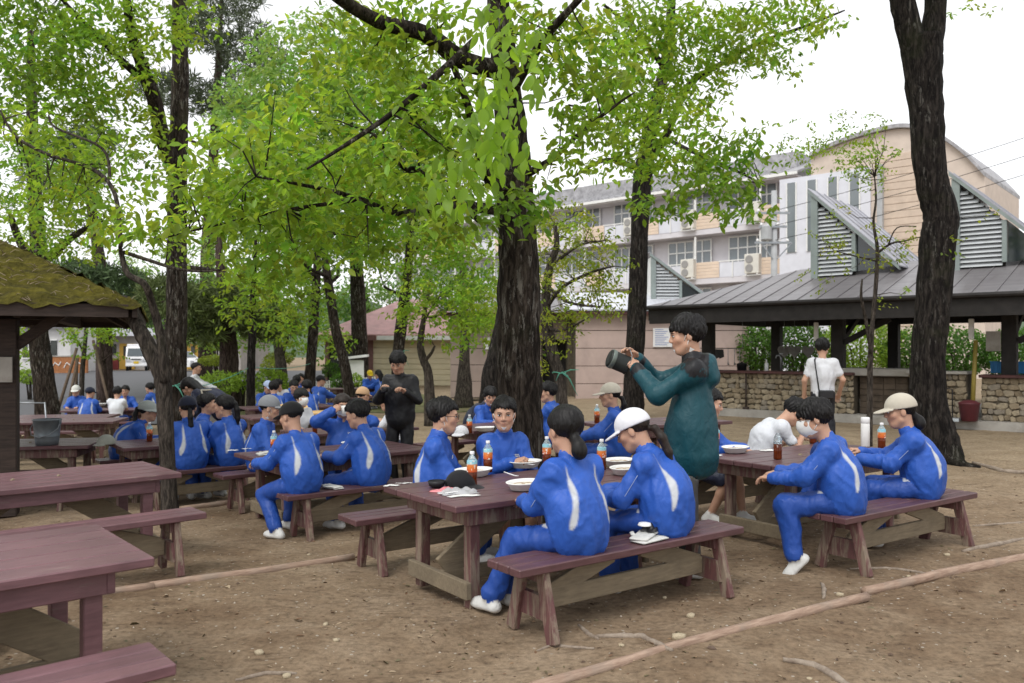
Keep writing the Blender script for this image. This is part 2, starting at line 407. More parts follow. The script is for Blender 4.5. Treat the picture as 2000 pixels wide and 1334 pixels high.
# ================================================================ outdoor kitchen pavilion
k = Nt('roof_metal'); v = k.coord((.6, 6, 1)); st = k.noise(v, 1.0, 6, .7, .3)
cc = k.ramp(st, [(.3, (.17, .158, .165)), (.7, (.27, .255, .262))]); cc = k.mix(k.ramp(k.noise(k.coord((2, .35, 1)), 1.4, 6, .7), [(.5, 0), (.7, .7)]), cc, (.13, .115, .115)); k.set(cc, .42, .35, .5); k.bump(k.noise(k.coord(), 3, 3), .1, .01); MT['roof_metal'] = k.m
plain('roof_metal_light', (.36, .36, .40), .4, .12, 2, 0, .3, dirt=(.25, .24, .26))
plain('louver_grey', (.50, .52, .54), .5, .08, 3)
plain('frame_green_grey', (.24, .28, .27), .5, .1, 3)
plain('beam_black', (.020, .017, .016), .7, .3, 5, .2)
plain('counter_red', (.085, .032, .030), .5, .2, 5, .1)
plain('hearth', (.10, .075, .055), .9, .3, 4, .4)
plain('stone_mortar', (.10, .082, .058), .95, .25, 9, .4)
k = Nt('field_stone'); info = k.n('ShaderNodeObjectInfo'); v = k.coord((1, 1, 1)); base = k.ramp(info.outputs['Random'], [(0, (.20, .155, .10)), (.35, (.30, .24, .16)), (.7, (.36, .30, .21)), (1, (.24, .21, .17))])
k.set(k.mix(1.0, base, k.ramp(k.noise(k.world(), 14, 5, .7), [(.3, .62), (.7, 1.15)]), 'MULTIPLY'), .9); k.bump(k.noise(k.world(), 30, 4), .5, .01); MT['field_stone'] = k.m
glassy('dark_glass', (.015, .022, .026))
PV = Vector((3.3, 20.2, 0)); PVR = math.atan2(-.65, .76)
def pv_world(x, y, z=0): return Vector((PV.x + .76 * x + .65 * y, PV.y - .65 * x + .76 * y, z))
pav = empty('kitchen_pavilion', PV, PVR, label='long open outdoor kitchen pavilion with low grey metal hip roof', cat='pavilion')
PL, EZ, RZ, RY, HX = 15.0, 2.62, 3.66, 3.5, 2.7
sl = (RZ - EZ) / RY
mb = MB()
mb.prism([(.9, .7, .0), (PL, .7, .0), (PL, 7, .0), (.9, 7, .0)], (0, 0, .17)); mk('floor_slab', mb, MT['concrete'], pav)
w = .42
for i in range(int(PL / w)):
    x0, x1 = i * w, (i + 1) * w - .005
    ya, yb = min(RY, x0 * RY / HX), min(RY, x1 * RY / HX)
    m = MB(); P = [(x0, -.02, EZ), (x1, -.02, EZ), (x1, yb, EZ + sl * (yb + .02)), (x0, ya, EZ + sl * (ya + .02))]
    if ya < .01: P = P[:3]
    m.prism(P, (0, 0, .03)); xr = x1 - .03; yr = min(RY, xr * RY / HX)
    m.prism([(xr, -.02, EZ + .03), (xr + .03, -.02, EZ + .03), (xr + .03, yr, EZ + .03 + sl * yr), (xr, yr, EZ + .03 + sl * yr)], (0, 0, .018))
    mk('roof_panel', m, MT['roof_metal'], pav)
hs = (RZ - EZ) / HX
for i in range(int(2 * RY / w)):
    y0, y1 = i * w, (i + 1) * w - .012
    f = lambda y: HX * (y / RY if y < RY else (2 * RY - y) / RY)
    m = MB(); a, b = max(.02, f(y0)), max(.02, f(y1))
    m.prism([(0, y0, EZ + .004), (0, y1, EZ + .004), (b, y1, EZ + .004 + hs * b), (a, y0, EZ + .004 + hs * a)], (0, 0, .03)); mk('roof_panel', m, MT['roof_metal'], pav)
m = MB(); m.prism([(HX, RY + .01, RZ), (PL, RY + .01, RZ), (PL, 2 * RY, EZ), (0.1, 2 * RY, EZ)], (0, 0, .03)); mk('rear_roof_slope', m, MT['roof_metal'], pav)
m = MB(); m.box((PL / 2 + .1, .03, EZ - .21), (PL, .07, .38)); m.box((.05, RY, EZ - .17), (.07, 2 * RY - .2, .30)); m.box((PL / 2 + .1, 2 * RY - .1, EZ - .17), (PL, .07, .30)); mk('fascia', m, MT['beam_black'], pav)
m = MB(); m.tube([(0, -.07, EZ - .01), (PL, -.07, EZ - .01)], .05, 8); mk('gutter', m, MT['beam_black'], pav)
m = MB(); m.prism([(.15, .1, EZ - .06), (PL, .1, EZ - .06), (PL, RY, RZ - .1), (HX, RY, RZ - .1)], (0, 0, .02)); mk('soffit', m, MT['beam_black'], pav)
for yb in (1.35, 5.6):
    m = MB(); m.box((PL / 2, yb, EZ - .22), (PL - 1.4, .2, .26)); mk('beam', m, MT['beam_black'], pav)
for xb in (1.0, 4.2, 7.55, 10.8):
    m = MB(); m.box((xb, 3.5, EZ - .10), (.16, 4.1, .22)); mk('beam', m, MT['beam_black'], pav)
    for yb in (1.35, 5.6):
        m = MB(); m.bbox((xb, yb, 1.27), (.26, .26, 2.24), .01); mk('post', m, MT['beam_black'], pav)
        m = MB(); m.box((xb, yb, .2), (.36, .36, .12)); mk('post_base', m, MT['concrete'], pav)
for xb in (4.2, 7.55):
    m = MB(); m.beam((xb, 1.5, 1.75), (xb, 2.7, EZ - .25), .1, .12); mk('brace', m, MT['beam_black'], pav)
    m = MB(); m.beam((xb + .14, 1.35, 1.75), (xb + 1.1, 1.35, EZ - .36), .1, .12); mk('brace', m, MT['beam_black'], pav)
def vent(root, x0, w, h, y0, yd, zb, right_base, slats=20, mats=('louver_grey', 'frame_green_grey', 'dark_glass', 'roof_metal_light')):
    """a wedge shaped roof vent: tall left edge, shed roof falling to the right; louvres left, dark glazing right"""
    L, Fm, Gm, Rm = [MT[q] for q in mats]; top = lambda x: zb + h * (1 - x / w); bot = lambda x: zb + right_base * x / w
    xm = w * .52; th = .09
    m = MB(); m.beam((x0 + .05, y0, zb - .25), (x0 + .05, y0, zb + h), .14, .16, (1, 0, 0)); m.beam((x0 + xm, y0, bot(xm) - .1), (x0 + xm, y0, top(xm) - .02), .12, .09, (1, 0, 0))
    vt = mk('vent_frame', m, Fm, root)
    m = MB(); m.box((x0 + w * .4, y0 + .12, zb + h * .25), (.02, .02, .02)); 
    m.prism([(x0 + .1, y0 + .10, zb - .25), (x0 + xm, y0 + .10, zb - .1), (x0 + xm, y0 + .10, top(xm) - .05), (x0 + .1, y0 + .10, top(.1) - .05)], (0, .02, 0)); mk('vent_backing', m, MT['beam_black'], root)
    for i in range(slats):
        z = zb - .12 + (h + .1) * (i + .5) / slats
        xe = min(xm - .04, w * (1 - (z + .02 - zb) / h) - .06) if z > zb else xm - .04
        if xe < .2: continue
        m = MB(); m.prism([(x0 + .13, y0 - .02, z), (x0 + xe, y0 - .02, z), (x0 + xe, y0 + .06, z + h / slats * .85), (x0 + .13, y0 + .06, z + h / slats * .85)], (0, .004, .012)); mk('vent_slat', m, L, root)
    m = MB(); m.prism([(x0 + xm + .05, y0 + .04, bot(xm) - .1), (x0 + w * .97, y0 + .04, bot(w * .97) - .1), (x0 + w * .97, y0 + .04, top(w * .97)), (x0 + xm + .05, y0 + .04, top(xm) - .03)], (0, .02, 0)); mk('vent_pane', m, Gm, root)
    m = MB(); m.prism([(x0 - .08, y0 - .1, zb + h + .08), (x0 + w + .12, y0 - .1, zb - .04), (x0 + w + .12, y0 + .02, zb - .04), (x0 - .08, y0 + .02, zb + h + .08)], (0, 0, th)); mk('vent_fascia', m, Fm, root)
    n = 6
    for i in range(n):
        ya, yb = y0 - .1 + (yd + .1) * i / n, y0 - .1 + (yd + .1) * (i + 1) / n - .015
        m = MB(); P = [(x0 - .1, ya, zb + h + .18), (x0 + w + .15, ya, zb + .03), (x0 + w + .15, yb, zb + .03), (x0 - .1, yb, zb + h + .18)]; m.prism(P, (0, 0, .03))
        m.prism([(P[0][0], yb - .03, P[0][2] + .03), (P[1][0], yb - .03, P[1][2] + .03), (P[1][0], yb, P[1][2] + .03), (P[0][0], yb, P[0][2] + .03)], (0, 0, .03)); mk('vent_roof_panel', m, Rm, root)
    m = MB(); m.box((x0 + .02, y0 + yd / 2 + .1, zb + h / 2 - .1), (.05, yd - .1, h + .3)); mk('vent_wall', m, MT['white_paint'], root)
for x0 in (3.31, 6.36, 9.41):
    vent(pav, x0, 1.85, 1.85, 2.2, 3.4, 3.42, .18)
# stone counters
rs = random.Random(3)
def stone_meshes(n=7):
    out = []
    for q in range(n):
        bm = bmesh.new(); bmesh.ops.create_icosphere(bm, subdivisions=1, radius=1)
        for v in bm.verts:
            f = 1 + (rs.random() - .5) * .28; e = .62
            v.co = Vector([math.copysign(abs(c) ** e, c) * f for c in v.co])
        me = bpy.data.meshes.new('stone'); bm.to_mesh(me); bm.free(); me.materials.append(MT['field_stone']); out.append(me)
    return out
SM = stone_meshes()
def stone_wall(root, x0, x1, z0, z1, y, sw, sh):
    nr = max(1, int((z1 - z0) / sh)); hh = (z1 - z0) / nr; cnt = 0
    for r in range(nr):
        x = x0 - sw * .5 * (r % 2) * .8
        while x < x1 - .02:
            wd = sw * rs.uniform(.5, 1.5); xa, xb = max(x, x0), min(x + wd, x1)
            if xb - xa > .04:
                o = link('stone', SM[rs.randrange(len(SM))], root, ((xa + xb) / 2, y + rs.uniform(-.008, .008), z0 + hh * (r + .5) + rs.uniform(-.012, .012)))
                o.scale = ((xb - xa) * .56, .05 * rs.uniform(.7, 1.2), hh * .56 * rs.uniform(.75, 1.2)); o.rotation_euler = (0, rs.uniform(-.4, .4), 0); cnt += 1
            x += wd
def counter(name, x0, x1, label, top='counter_red', ht=.86, sw=.17, sh=.12):
    o = empty(name, pv_world(x0, 1.0, .165), PVR, label=label, cat='counter'); L = x1 - x0
    m = MB(); m.box((L / 2, .22, ht / 2), (L, .40, ht)); mk('core', m, MT['stone_mortar'], o)
    m = MB(); m.bbox((L / 2, .18, ht + .03), (L + .06, .62, .06), .008); mk('counter_top', m, MT[top], o)
    stone_wall(o, 0, L, .0, ht, .02, sw, sh); return o
counter('stone_counter', 1.0, 4.64, 'rounded stone counter with dark red top behind the standing man in white')
counter('stone_counter', 5.78, 6.86, 'short stone counter section with concrete top behind the big dark trunk', 'concrete', .92)
counter('stone_counter', 7.12, 12.2, 'stone counter with red top at the right edge behind the kitchen post')
hr = empty('brick_hearth', pv_world(4.7, 1.25, .165), PVR, label='dark sooty cooking hearth with grey slab between two stone counters', cat='hearth')
m = MB(); m.box((.5, .35, .42), (1.0, .7, .84)); mk('body', m, MT['hearth'], hr)
m = MB(); m.bbox((.1, .2, .93), (2.1, .9, .16), .015); mk('slab', m, MT['concrete'], hr)
for r in range(6):
    for c in range(4):
        m = MB(); m.bbox((.125 + c * .25 + (.0 if r % 2 else .0), -.005, .08 + r * .135), (.238, .03, .122), .006); mk('block', m, MT['hearth'], hr)

# ================================================================ rest room block with pale pink panels
plain('pink_panel', (.50, .385, .345), .8, .1, 1.2, .15, dirt=(.36, .28, .25))
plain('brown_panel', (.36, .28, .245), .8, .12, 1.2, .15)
plain('tin_white', (.60, .61, .66), .45, .08, 3, 0, .2)
rr = empty('toilet_block', (2.1, 27, -.12), 0, label='low flat-walled block of pink panels with a dark doorway behind the trees', cat='building')
m = MB(); m.box((2.85, 1.62, 1.44), (5.66, 3.2, 2.9)); m.box((-2.65, 2.75, 1.44), (3.3, .9, 2.9)); m.box((-.5, 2.75, 2.5), (1.1, .9, .78)); m.box((-.06, 2.3, 1.44), (.16, 1.9, 2.9)); m.box((-.55, 3.3, 1.0), (1.6, .1, 2.2)); mk('core', m, MT['stone_mortar'], rr)
for r in range(5):
    z = .02 + .585 * r
    for (xa, xb) in ((0.0, 1.9), (1.915, 3.8), (3.815, 5.7)):
        m = MB(); m.bbox(((xa + xb) / 2, 0.0, z + .285), (xb - xa, .05, .565), .004); mk('panel', m, MT['pink_panel'], rr)
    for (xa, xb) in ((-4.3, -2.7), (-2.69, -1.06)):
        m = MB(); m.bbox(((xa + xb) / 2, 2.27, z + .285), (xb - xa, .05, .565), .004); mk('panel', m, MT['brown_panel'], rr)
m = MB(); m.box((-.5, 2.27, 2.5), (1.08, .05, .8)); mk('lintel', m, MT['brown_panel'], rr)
m = MB(); m.box((-.55, 2.9, 1.05), (.98, .04, 2.1)); mk('doorway', m, MT['beam_black'], rr)
m = MB(); m.box((2.8, 1.6, 2.93), (6.3, 3.9, .10)); m.box((-2.2, 2.6, 2.98), (4.9, 2.0, .1)); mk('eave', m, MT['counter_red'], rr)
for i in range(14):
    m = MB(); m.prism([(-.4 + i * .45, -.4, 3.0), (.04 + i * .45, -.4, 3.0), (.04 + i * .45, 2.6, 3.75), (-.4 + i * .45, 2.6, 3.75)], (0, 0, .04)); mk('roof_panel', m, MT['tin_white'], rr)
m = MB(); m.prism([(-4.7, 1.4, 3.05), (-.42, 1.4, 3.05), (-.42, 4, 3.6), (-4.7, 4, 3.6)], (0, 0, .05)); mk('rear_roof', m, MT['roof_metal'], rr)
vent(rr, 2.75, 1.9, 1.45, 1.4, 2.4, 3.45, .1, 14)
m = MB(); m.box((2.85, -.06, 2.12), (.62, .03, .62)); nb = mk('notice_board', m, MT['white_plastic'], None, loc=(2.1, 27, -.12), label='white notice sheet on the pink wall beside the standing man', cat='notice')
plain('ink_blue', (.25, .30, .52), .7, .1, 5)
for i in range(9):
    m = MB(); m.box((2.60 + .5 * (.5 * (.55 + .4 * ((i * 37) % 10) / 10)), -.078, 2.38 - i * .062), (.5 * (.55 + .4 * ((i * 37) % 10) / 10), .004, .022)); mk('text_line', m, MT['ink_blue'], nb)
m = MB(); m.box((-3.0, 2.22, 1.95), (.22, .02, .42)); mk('notice_sheet', m, MT['white_plastic'], None, loc=(2.1, 27, -.12), label='narrow white sheet on the brown wall beside the thick central trunk', cat='notice')

# ================================================================ house with pink roof
plain('pink_tile', (.64, .38, .38), .7, .12, 2.2, .2, dirt=(.50, .33, .32))
plain('cream_siding', (.66, .58, .40), .7, .06, 1.5, .1)
plain('brown_trim', (.19, .095, .085), .6, .15, 3)
plain('window_dark', (.05, .055, .05), .15, .2, 1)
ho = empty('bungalow', (-6.7, 40, -.12), 0, label='cream walled bungalow with pale pink hip roof behind the man in black', cat='building')
m = MB(); m.box((2.1, 3, 1.15), (4.9, 6, 2.4)); mk('wall', m, MT['cream_siding'], ho)
for i in range(9):
    m = MB(); m.bbox((2.15, -.02, .12 + i * .265), (4.5, .04, .245), .01); mk('siding_board', m, MT['cream_siding'], ho)
for x in (-.25, 3.95):
    m = MB(); m.box((x, -.05, 1.15), (.36, .12, 2.4)); mk('corner_pillar', m, MT['brown_trim'], ho)
m = MB(); m.box((-1.4, 1.2, 1.15), (1.9, 2.4, 2.3)); mk('porch_wall', m, MT['window_dark'], ho)
m = MB(); m.box((-2.3, -.1, 1.15), (.18, .2, 2.3)); mk('porch_post', m, MT['brown_trim'], ho)
zr0, zr1 = 2.42, 4.35
A = [(-2.7, -.9), (5.6, -.9), (5.6, 7), (-2.7, 7)]; rA, rB = (1.0, 3.0), (2.2, 3.0)
m = MB(); th = (0, 0, .06)
m.prism([(*A[0], zr0), (*A[1], zr0), (*rB, zr1), (*rA, zr1)], th); mk('roof_slope', m, MT['pink_tile'], ho)
m = MB(); m.prism([(*A[1], zr0 + .003), (*A[2], zr0 + .003), (*rB, zr1 + .003)], th); mk('roof_slope', m, MT['pink_tile'], ho)
m = MB(); m.prism([(*A[0], zr0 + .003), (*rA, zr1 + .003), (*A[3], zr0 + .003)], th); mk('roof_slope', m, MT['pink_tile'], ho)
m = MB(); m.prism([(*A[2], zr0), (*A[3], zr0), (*rA, zr1), (*rB, zr1)], th); mk('roof_slope', m, MT['pink_tile'], ho)
m = MB(); m.box((-1.25, -.92, 2.31), (2.9, .1, .24)); mk('eave_board', m, MT['brown_trim'], ho)
m = MB(); m.box((2.9, -.92, 2.31), (5.3, .1, .20)); mk('gutter', m, MT['white_paint'], ho)
m = MB(); m.prism([(.9, 1.0, 3.56), (1.7, 1.0, 3.56), (1.7, 1.6, 3.9), (.9, 1.6, 3.9)], (0, 0, .12)); mk('skylight', m, MT['white_paint'], ho)
ib = empty('sign_stand', at(690, 760, 33) * 1, 0, label='white roofed notice stand in front of the bungalow', cat='sign'); ib.location.z = g(ib.location.x, 33)
for sx in (-.42, .42):
    m = MB(); m.beam((sx, 0, 0), (sx * .92, 0, 1.5), .06, .06); mk('leg', m, MT['white_paint'], ib)
m = MB(); m.box((0, 0, 1.15), (.78, .05, .75)); mk('board', m, MT['white_paint'], ib)
m = MB(); m.prism([(-.6, -.18, 1.52), (.6, -.18, 1.66), (.6, .2, 1.66), (-.6, .2, 1.52)], (0, 0, .1)); mk('cover', m, MT['white_plastic'], ib)
m = MB(); m.beam((-.4, .02, .35), (.4, .02, .72), .03, .04); m.beam((-.4, .03, .72), (.4, .03, .35), .03, .04); mk('cross_brace', m, MT['white_paint'], ib)
fe = empty('picket_fence', (0, 0, 0), 0, label='low white picket fence along the bungalow garden', cat='fence')
F0, F1 = on_ground(612, 34), on_ground(752, 36)
fe.location = F0
dF = F1 - F0
for i in range(34):
    t = i / 33; p = dF * t
    m = MB(); m.bbox((0, 0, .36), (.06, .02, .72), .004); o = mk('picket', m, MT['white_paint'], fe, loc=p)
for zz in (.2, .55):
    m = MB(); m.beam((0, .03, zz), dF + Vector((0, .03, zz)), .03, .05); mk('rail', m, MT['white_paint'], fe)

# ================================================================ school
plain('peach_siding', (.72, .58, .46), .75, .05, 2, .1)
plain('lilac_wall', (.64, .62, .65), .8, .05, 1.2)
plain('pale_panel', (.66, .67, .73), .5, .05, 1.5)
plain('tile_grey', (.36, .355, .37), .6, .25, 3, .3)
glassy('sky_glass', (.20, .23, .25), .12)
SCR = math.atan2(-.667, .745)
sc = empty('school_building', (18.8, 55, 0), SCR, label='long peach and white school building with balconies behind the trees', cat='building')
SL = 41.0; FL = [-.3, 3.2, 6.7, 10.2]; EV = 13.15
m = MB(); m.box((-SL / 2, 5.1, 6.6), (SL, 10, 13.8)); mk('wall', m, MT['lilac_wall'], sc)
m = MB(); m.prism([(-SL - 1, -1.5, EV), (1, -1.5, EV), (1, 5, EV + 2.1), (-SL - 1, 5, EV + 2.1)], (0, 0, .16)); rf = mk('roof', m, MT['tile_grey'], sc)
for i in range(68):
    m = MB(); m.tube([(-SL - .8 + i * .62, -1.5, EV + .19), (-SL - .8 + i * .62, 4.9, EV + .19 + 2.07)], .07, 5); mk('tile_rib', m, MT['tile_grey'], rf)
m = MB(); m.box((-SL / 2, -1.55, EV + .02), (SL + 2, .14, .2)); mk('gutter', m, MT['white_paint'], sc)
m = MB(); m.box((-SL / 2, -.7, EV - .12), (SL + 1.8, 1.5, .1)); mk('soffit', m, MT['lilac_wall'], sc)
m = MB(); m.box((-SL / 2, 5.3, EV + 1), (SL, 9, 2.0)); mk('attic', m, MT['tile_grey'], sc)
fr_m = MB()
WW, WH, nc = 3.5, 1.9, 5
for i in range(nc + 1): fr_m.box((WW * i / nc, -.05, WH / 2), (.09, .09, WH + .09))
for z in (0, WH * .58, WH): fr_m.box((WW / 2, -.052, z), (WW, .08, .1))
fr_me = fr_m.mesh('window_frame', MT['white_paint']); pa_m = MB(); pa_m.box((0, 0, 0), (WW / nc - .1, .03, 1)); pa_me = pa_m.mesh('pane', MT['sky_glass'])
bay = 4.9
for s_i, z0 in enumerate(FL):
    m = MB(); m.box((-SL / 2, -.6, z0 - .2), (SL, 1.2, .36)); mk('balcony_slab', m, MT['lilac_wall'], sc)
    for b in range(8):
        x0 = -bay * (b + 1) + .2
        wdw = link('window', fr_me, sc, (x0 + .15, 0, z0 + 1.0))
        for c in range(nc):
            for (zc, hz) in ((WH * .29, WH * .58 - .1), (WH * .79, WH * .42 - .1)):
                o = link('pane', pa_me, wdw, (WW * (c + .5) / nc, -.03, zc)); o.scale = (1, 1, hz)
        for (xa, xb, mt) in ((0, 1.0, 'pale_panel'), (1.02, 3.0, 'pale_panel'), (3.02, 4.88, 'peach_siding')):
            if mt == 'peach_siding':
                for q in range(5):
                    m = MB(); m.bbox((x0 + (xa + xb) / 2, -1.2, z0 + .12 + q * .23), (xb - xa, .06, .215), .012); mk('siding_board', m, MT[mt], sc)
            else:
                m = MB(); m.box((x0 + (xa + xb) / 2, -1.19, z0 + .52), (xb - xa - .06, .05, 1.0)); mk('balcony_panel', m, MT[mt], sc)
        m = MB()
        for q in (1.0, 2.0, 3.0): m.box((x0 + q, -1.22, z0 + .55), (.07, .08, 1.15))
        m.box((x0 + 1.5, -1.22, z0 + 1.12), (3.1, .09, .07)); mk('balcony_rail', m, MT['white_paint'], sc)
        m = MB(); m.box((x0 + 3.05, -1.25, z0 + 1.5), (.12, .12, 3.0)); mk('drain_pipe', m, MT['white_paint'], sc)
ac_c = MB(); ac_c.bbox((0, 0, .66), (1.05, .36, 1.32), .03); ac_c = ac_c.mesh('casing', plain('ac_white', (.66, .64, .58), .5, .04, 3))
ac_f = MB(); ac_f.lathe([(.27, 0), (.27, .03), (.23, .035), (.05, .035)], 18, Matrix.Rotation(R(90), 4, 'X')); ac_f = ac_f.mesh('fan_grille', plain('ac_grille', (.30, .29, .28), .6, .1, 3))
ac_b = MB(); ac_b.box((-.4, 0, -.06), (.08, .4, .12)); ac_b.box((.4, 0, -.06), (.08, .4, .12)); ac_b.box((0, -.1, -.13), (1.3, .1, .04)); ac_b = ac_b.mesh('bracket', MT['white_paint'])
AC = [(0, 3, 'twin-fan air conditioner high on the top balcony beside the wedge roof vent'), (0, 2, 'twin-fan air conditioner on the lower balcony beside the utility pole'), (1, 2, 'twin-fan air conditioner on the lower balcony above the kitchen roof'),
      (2, 3, 'twin-fan air conditioner on the top balcony just past the forked trunk'), (1, 3, 'twin-fan air conditioner on the top balcony half hidden by hanging leaves'), (3, 3, 'air conditioner on the top balcony seen through pale leaves left of the forked trunk')]
sM = Matrix.Translation(sc.location) @ Matrix.Rotation(SCR, 4, 'Z')
for b, s_i, lab in AC:
    p = sM @ Vector((-bay * (b + 1) + .2 + 2.6, -1.5, FL[s_i] + .1)); o = empty('air_conditioner', p, SCR, label=lab, cat='air conditioner', group='air conditioners on the school balconies')
    link('casing', ac_c, o); link('bracket', ac_b, o)
    for z in (.36, .96): link('fan_grille', ac_f, o, (-.16, -.18, z))
hall = empty('school_hall', (18.8, 55, 0), SCR, label='tall peach hall with curved roof rising behind the kitchen roof', cat='building')
arc = []
for i in range(25):
    t = i / 24; x = 2.5 + 9.6 * t; z = 14.5 - (.155 if x > 7.4 else .036) * (x - 7.4) ** 2
    arc.append((x, z))
m = MB(); m.prism([(arc[0][0], -3, -.3)] + [(x, -3, z) for x, z in arc] + [(arc[-1][0], -3, -.3)], (0, 9, 0)); mk('wall', m, plain('beige_wall', (.60, .51, .44), .8, .06, 2, .1), hall)
m = MB()
for (xa, za), (xb, zb) in zip(arc[:-1], arc[1:]): m.prism([(xa, -3.3, za + .02), (xb, -3.3, zb + .02), (xb, -3.3, zb + .25), (xa, -3.3, za + .25)], (0, 9.6, 0))
mk('curved_roof', m, MT['tile_grey'], hall)
m = MB(); m.box((3.3, -3.05, 6.2), (5.6, .1, 12.6)); mk('pale_bay', m, MT['pale_panel'], hall)
for x in (1.3, 2.6, 3.9, 5.2):
    m = MB(); m.box((x, -3.12, 10.0), (.55, .1, 4.4)); pn = mk('window', m, MT['sky_glass'], hall)
    m = MB(); m.box((x - .3, -3.15, 10.0), (.07, .1, 4.4)); m.box((x + .3, -3.15, 10.0), (.07, .1, 4.4)); mk('frame', m, MT['white_paint'], pn)
for q in range(24):
    m = MB(); m.bbox((7.9, -3.03, 3.2 + q * .42), (2.6, .06, .4), .02); mk('siding_board', m, plain('beige_board', (.58, .47, .38), .8, .08, 2, .1) if q == 0 else MT['beige_board'], hall)
m = MB(); m.box((6.7, -3.2, 7), (.3, .3, 11)); mk('drain_pipe', m, MT['pole_grey'], hall)
# utility pole in front of the school
up = empty('utility_pole', (atx(1512, 36), 36, 0), 0, label='grey concrete utility pole with crossarms in front of the school', cat='pole')
m = MB(); m.tube([(0, 0, 0), (0, 0, 8.6)], [.17, .12], 12); mk('pole', m, MT['pole_grey'], up, smooth=True)
for z, l in ((7.6, 1.5), (7.0, 1.2), (6.3, 1.6)):
    m = MB(); m.box((-.1, -.14, z), (l, .08, .09)); a_ = mk('crossarm', m, MT['steel_grey'], up)
    for q in (-.42, -.15, .18, .4):
        m = MB(); m.lathe([(.02, 0), (.06, .04), (.06, .1), (.03, .14)], 8, Matrix.Translation((-.1 + q * l, -.14, z + .03))); mk('insulator', m, MT['white_plastic'], a_)
m = MB(); m.lathe([(.2, 0), (.24, .05), (.24, .6), (.2, .65)], 12, Matrix.Translation((-.38, -.1, 6.4))); mk('transformer', m, MT['pole_grey'], up)
m = MB(); m.beam((.1, -.1, 5.6), (.75, -.1, 6.3), .05, .05); m.beam((-.1, -.1, 5.6), (-.6, -.1, 6.3), .05, .05); mk('strut', m, MT['steel_grey'], up)
for q, z in enumerate((7.7, 7.05, 6.4)):
    A_, B_ = Vector((atx(1512, 36) - .1, 36, z)), Vector((26, 20, z + 4.2)); pts = [A_.lerp(B_, t / 14) - Vector((0, 0, 2.2 * (t / 14) * (1 - t / 14))) for t in range(15)]
    mk('power_line', MB().tube(pts, .012, 4), MT['rubber'], label=['topmost', 'middle', 'lowest'][q] + ' thin power line running right from the utility pole', cat='cable', group='power lines')

# ================================================================ mossy gazebo on the left
k = Nt('moss_roof'); v = k.coord((1, 3, 1)); n1 = k.noise(v, 2.2, 7, .7, .5); n2 = k.noise(k.coord(), 14, 6, .7)
cc = k.ramp(n1, [(.3, (.050, .040, .020)), (.5, (.100, .088, .018)), (.7, (.165, .140, .022))]); cc = k.mix(1.0, cc, k.ramp(n2, [(.3, .5), (.7, 1.25)]), 'MULTIPLY'); k.set(cc, .95, 0, .1); k.bump(k.math('ADD', n1, n2), 1.0, .05); MT['moss_roof'] = k.m
GA = R(23); HS = 2.2; _gx, _gy = -3.78, 8.35
GC = Vector((_gx - HS * math.cos(GA) - HS * math.sin(GA), _gy - HS * math.sin(GA) + HS * math.cos(GA), g(-6, 9)))
gzb = empty('gazebo', GC, GA, label='open timber gazebo with mossy hipped roof at the left edge', cat='gazebo')
ge, ga = 1.99 - GC.z, 3.15 - GC.z
def gz_local(x, y, z=0):
    v = Vector((x - GC.x, y - GC.y, z)); return Matrix.Rotation(-GA, 3, 'Z') @ v
def moss_side(ang):
    M = Matrix.Rotation(ang, 3, 'Z'); m = MB(); rq = random.Random(int(ang * 10))
    def f(u, v):
        y = -HS * (1 - v); x = (u * 2 - 1) * HS * (1 - v * .995)
        b = .02 * math.sin(9 * x + 3 * math.sin(7 * y)) + .015 * math.sin(23 * x + 11 * y) + .03 * rq.random() + .045 * ((v * 15) % 1.0)
        return M @ Vector((x, y, ge + (ga - ge) * v + b * (1 - .6 * v)))
    m.sheet(f, 60, 34); return m
for q in range(4): mk('roof_slope', moss_side(q * math.pi / 2), MT['moss_roof'], gzb, fix=False)
for q in range(4):
    M = Matrix.Rotation(q * math.pi / 2, 3, 'Z'); m = MB(); m.beam(M @ Vector((-HS + .04, -HS + .06, ge - .03)), M @ Vector((HS - .12, -HS + .06, ge - .03)), .05, .13); mk('fascia', m, MT['dark_wood'], gzb)
    m = MB(); m.beam(M @ Vector((-HS + .9, -HS + .9, ge - .02)), M @ Vector((HS - .9, -HS + .9, ge - .02)), .12, .16); mk('beam', m, MT['dark_wood'], gzb)
    m = MB(); m.prism([M @ Vector(p) for p in ((-HS + .1, -HS + .1, ge - .02), (HS - .1, -HS + .1, ge - .02), (.05, -.02, ga - .1), (-.05, -.02, ga - .1))], (0, 0, .02)); mk('roof_board', m, MT['dark_wood'], gzb)
    for xx in np.arange(-1.9, 2.0, .6):
        m = MB(); m.beam(M @ Vector((xx, -HS + .12, ge - .07)), M @ Vector((xx * .45, -HS * .45, ge + (ga - ge) * .55 - .08)), .06, .09); mk('rafter', m, MT['dark_wood'], gzb)
    p = M @ Vector((HS - .95, -HS + .9, 0))
    if q == 0: p = gz_local(atx(12, 8.6), 8.6)
    if q == 1: p = gz_local(atx(-60, 11.4), 11.4)
    m = MB(); m.bbox((p.x, p.y, (ge - .1) / 2), (.22, .22, ge - .1), .01); mk('post', m, MT['dark_wood'], gzb)
p = gz_local(atx(12, 8.6), 8.6); m = MB(); m.beam(p + Vector((.05, 0, 1.58 - GC.z)), p + Vector((.56, -.1, ge - .02)), .09, .1); mk('brace', m, MT['dark_wood'], gzb)
mb = MB(); rq = random.Random(5)
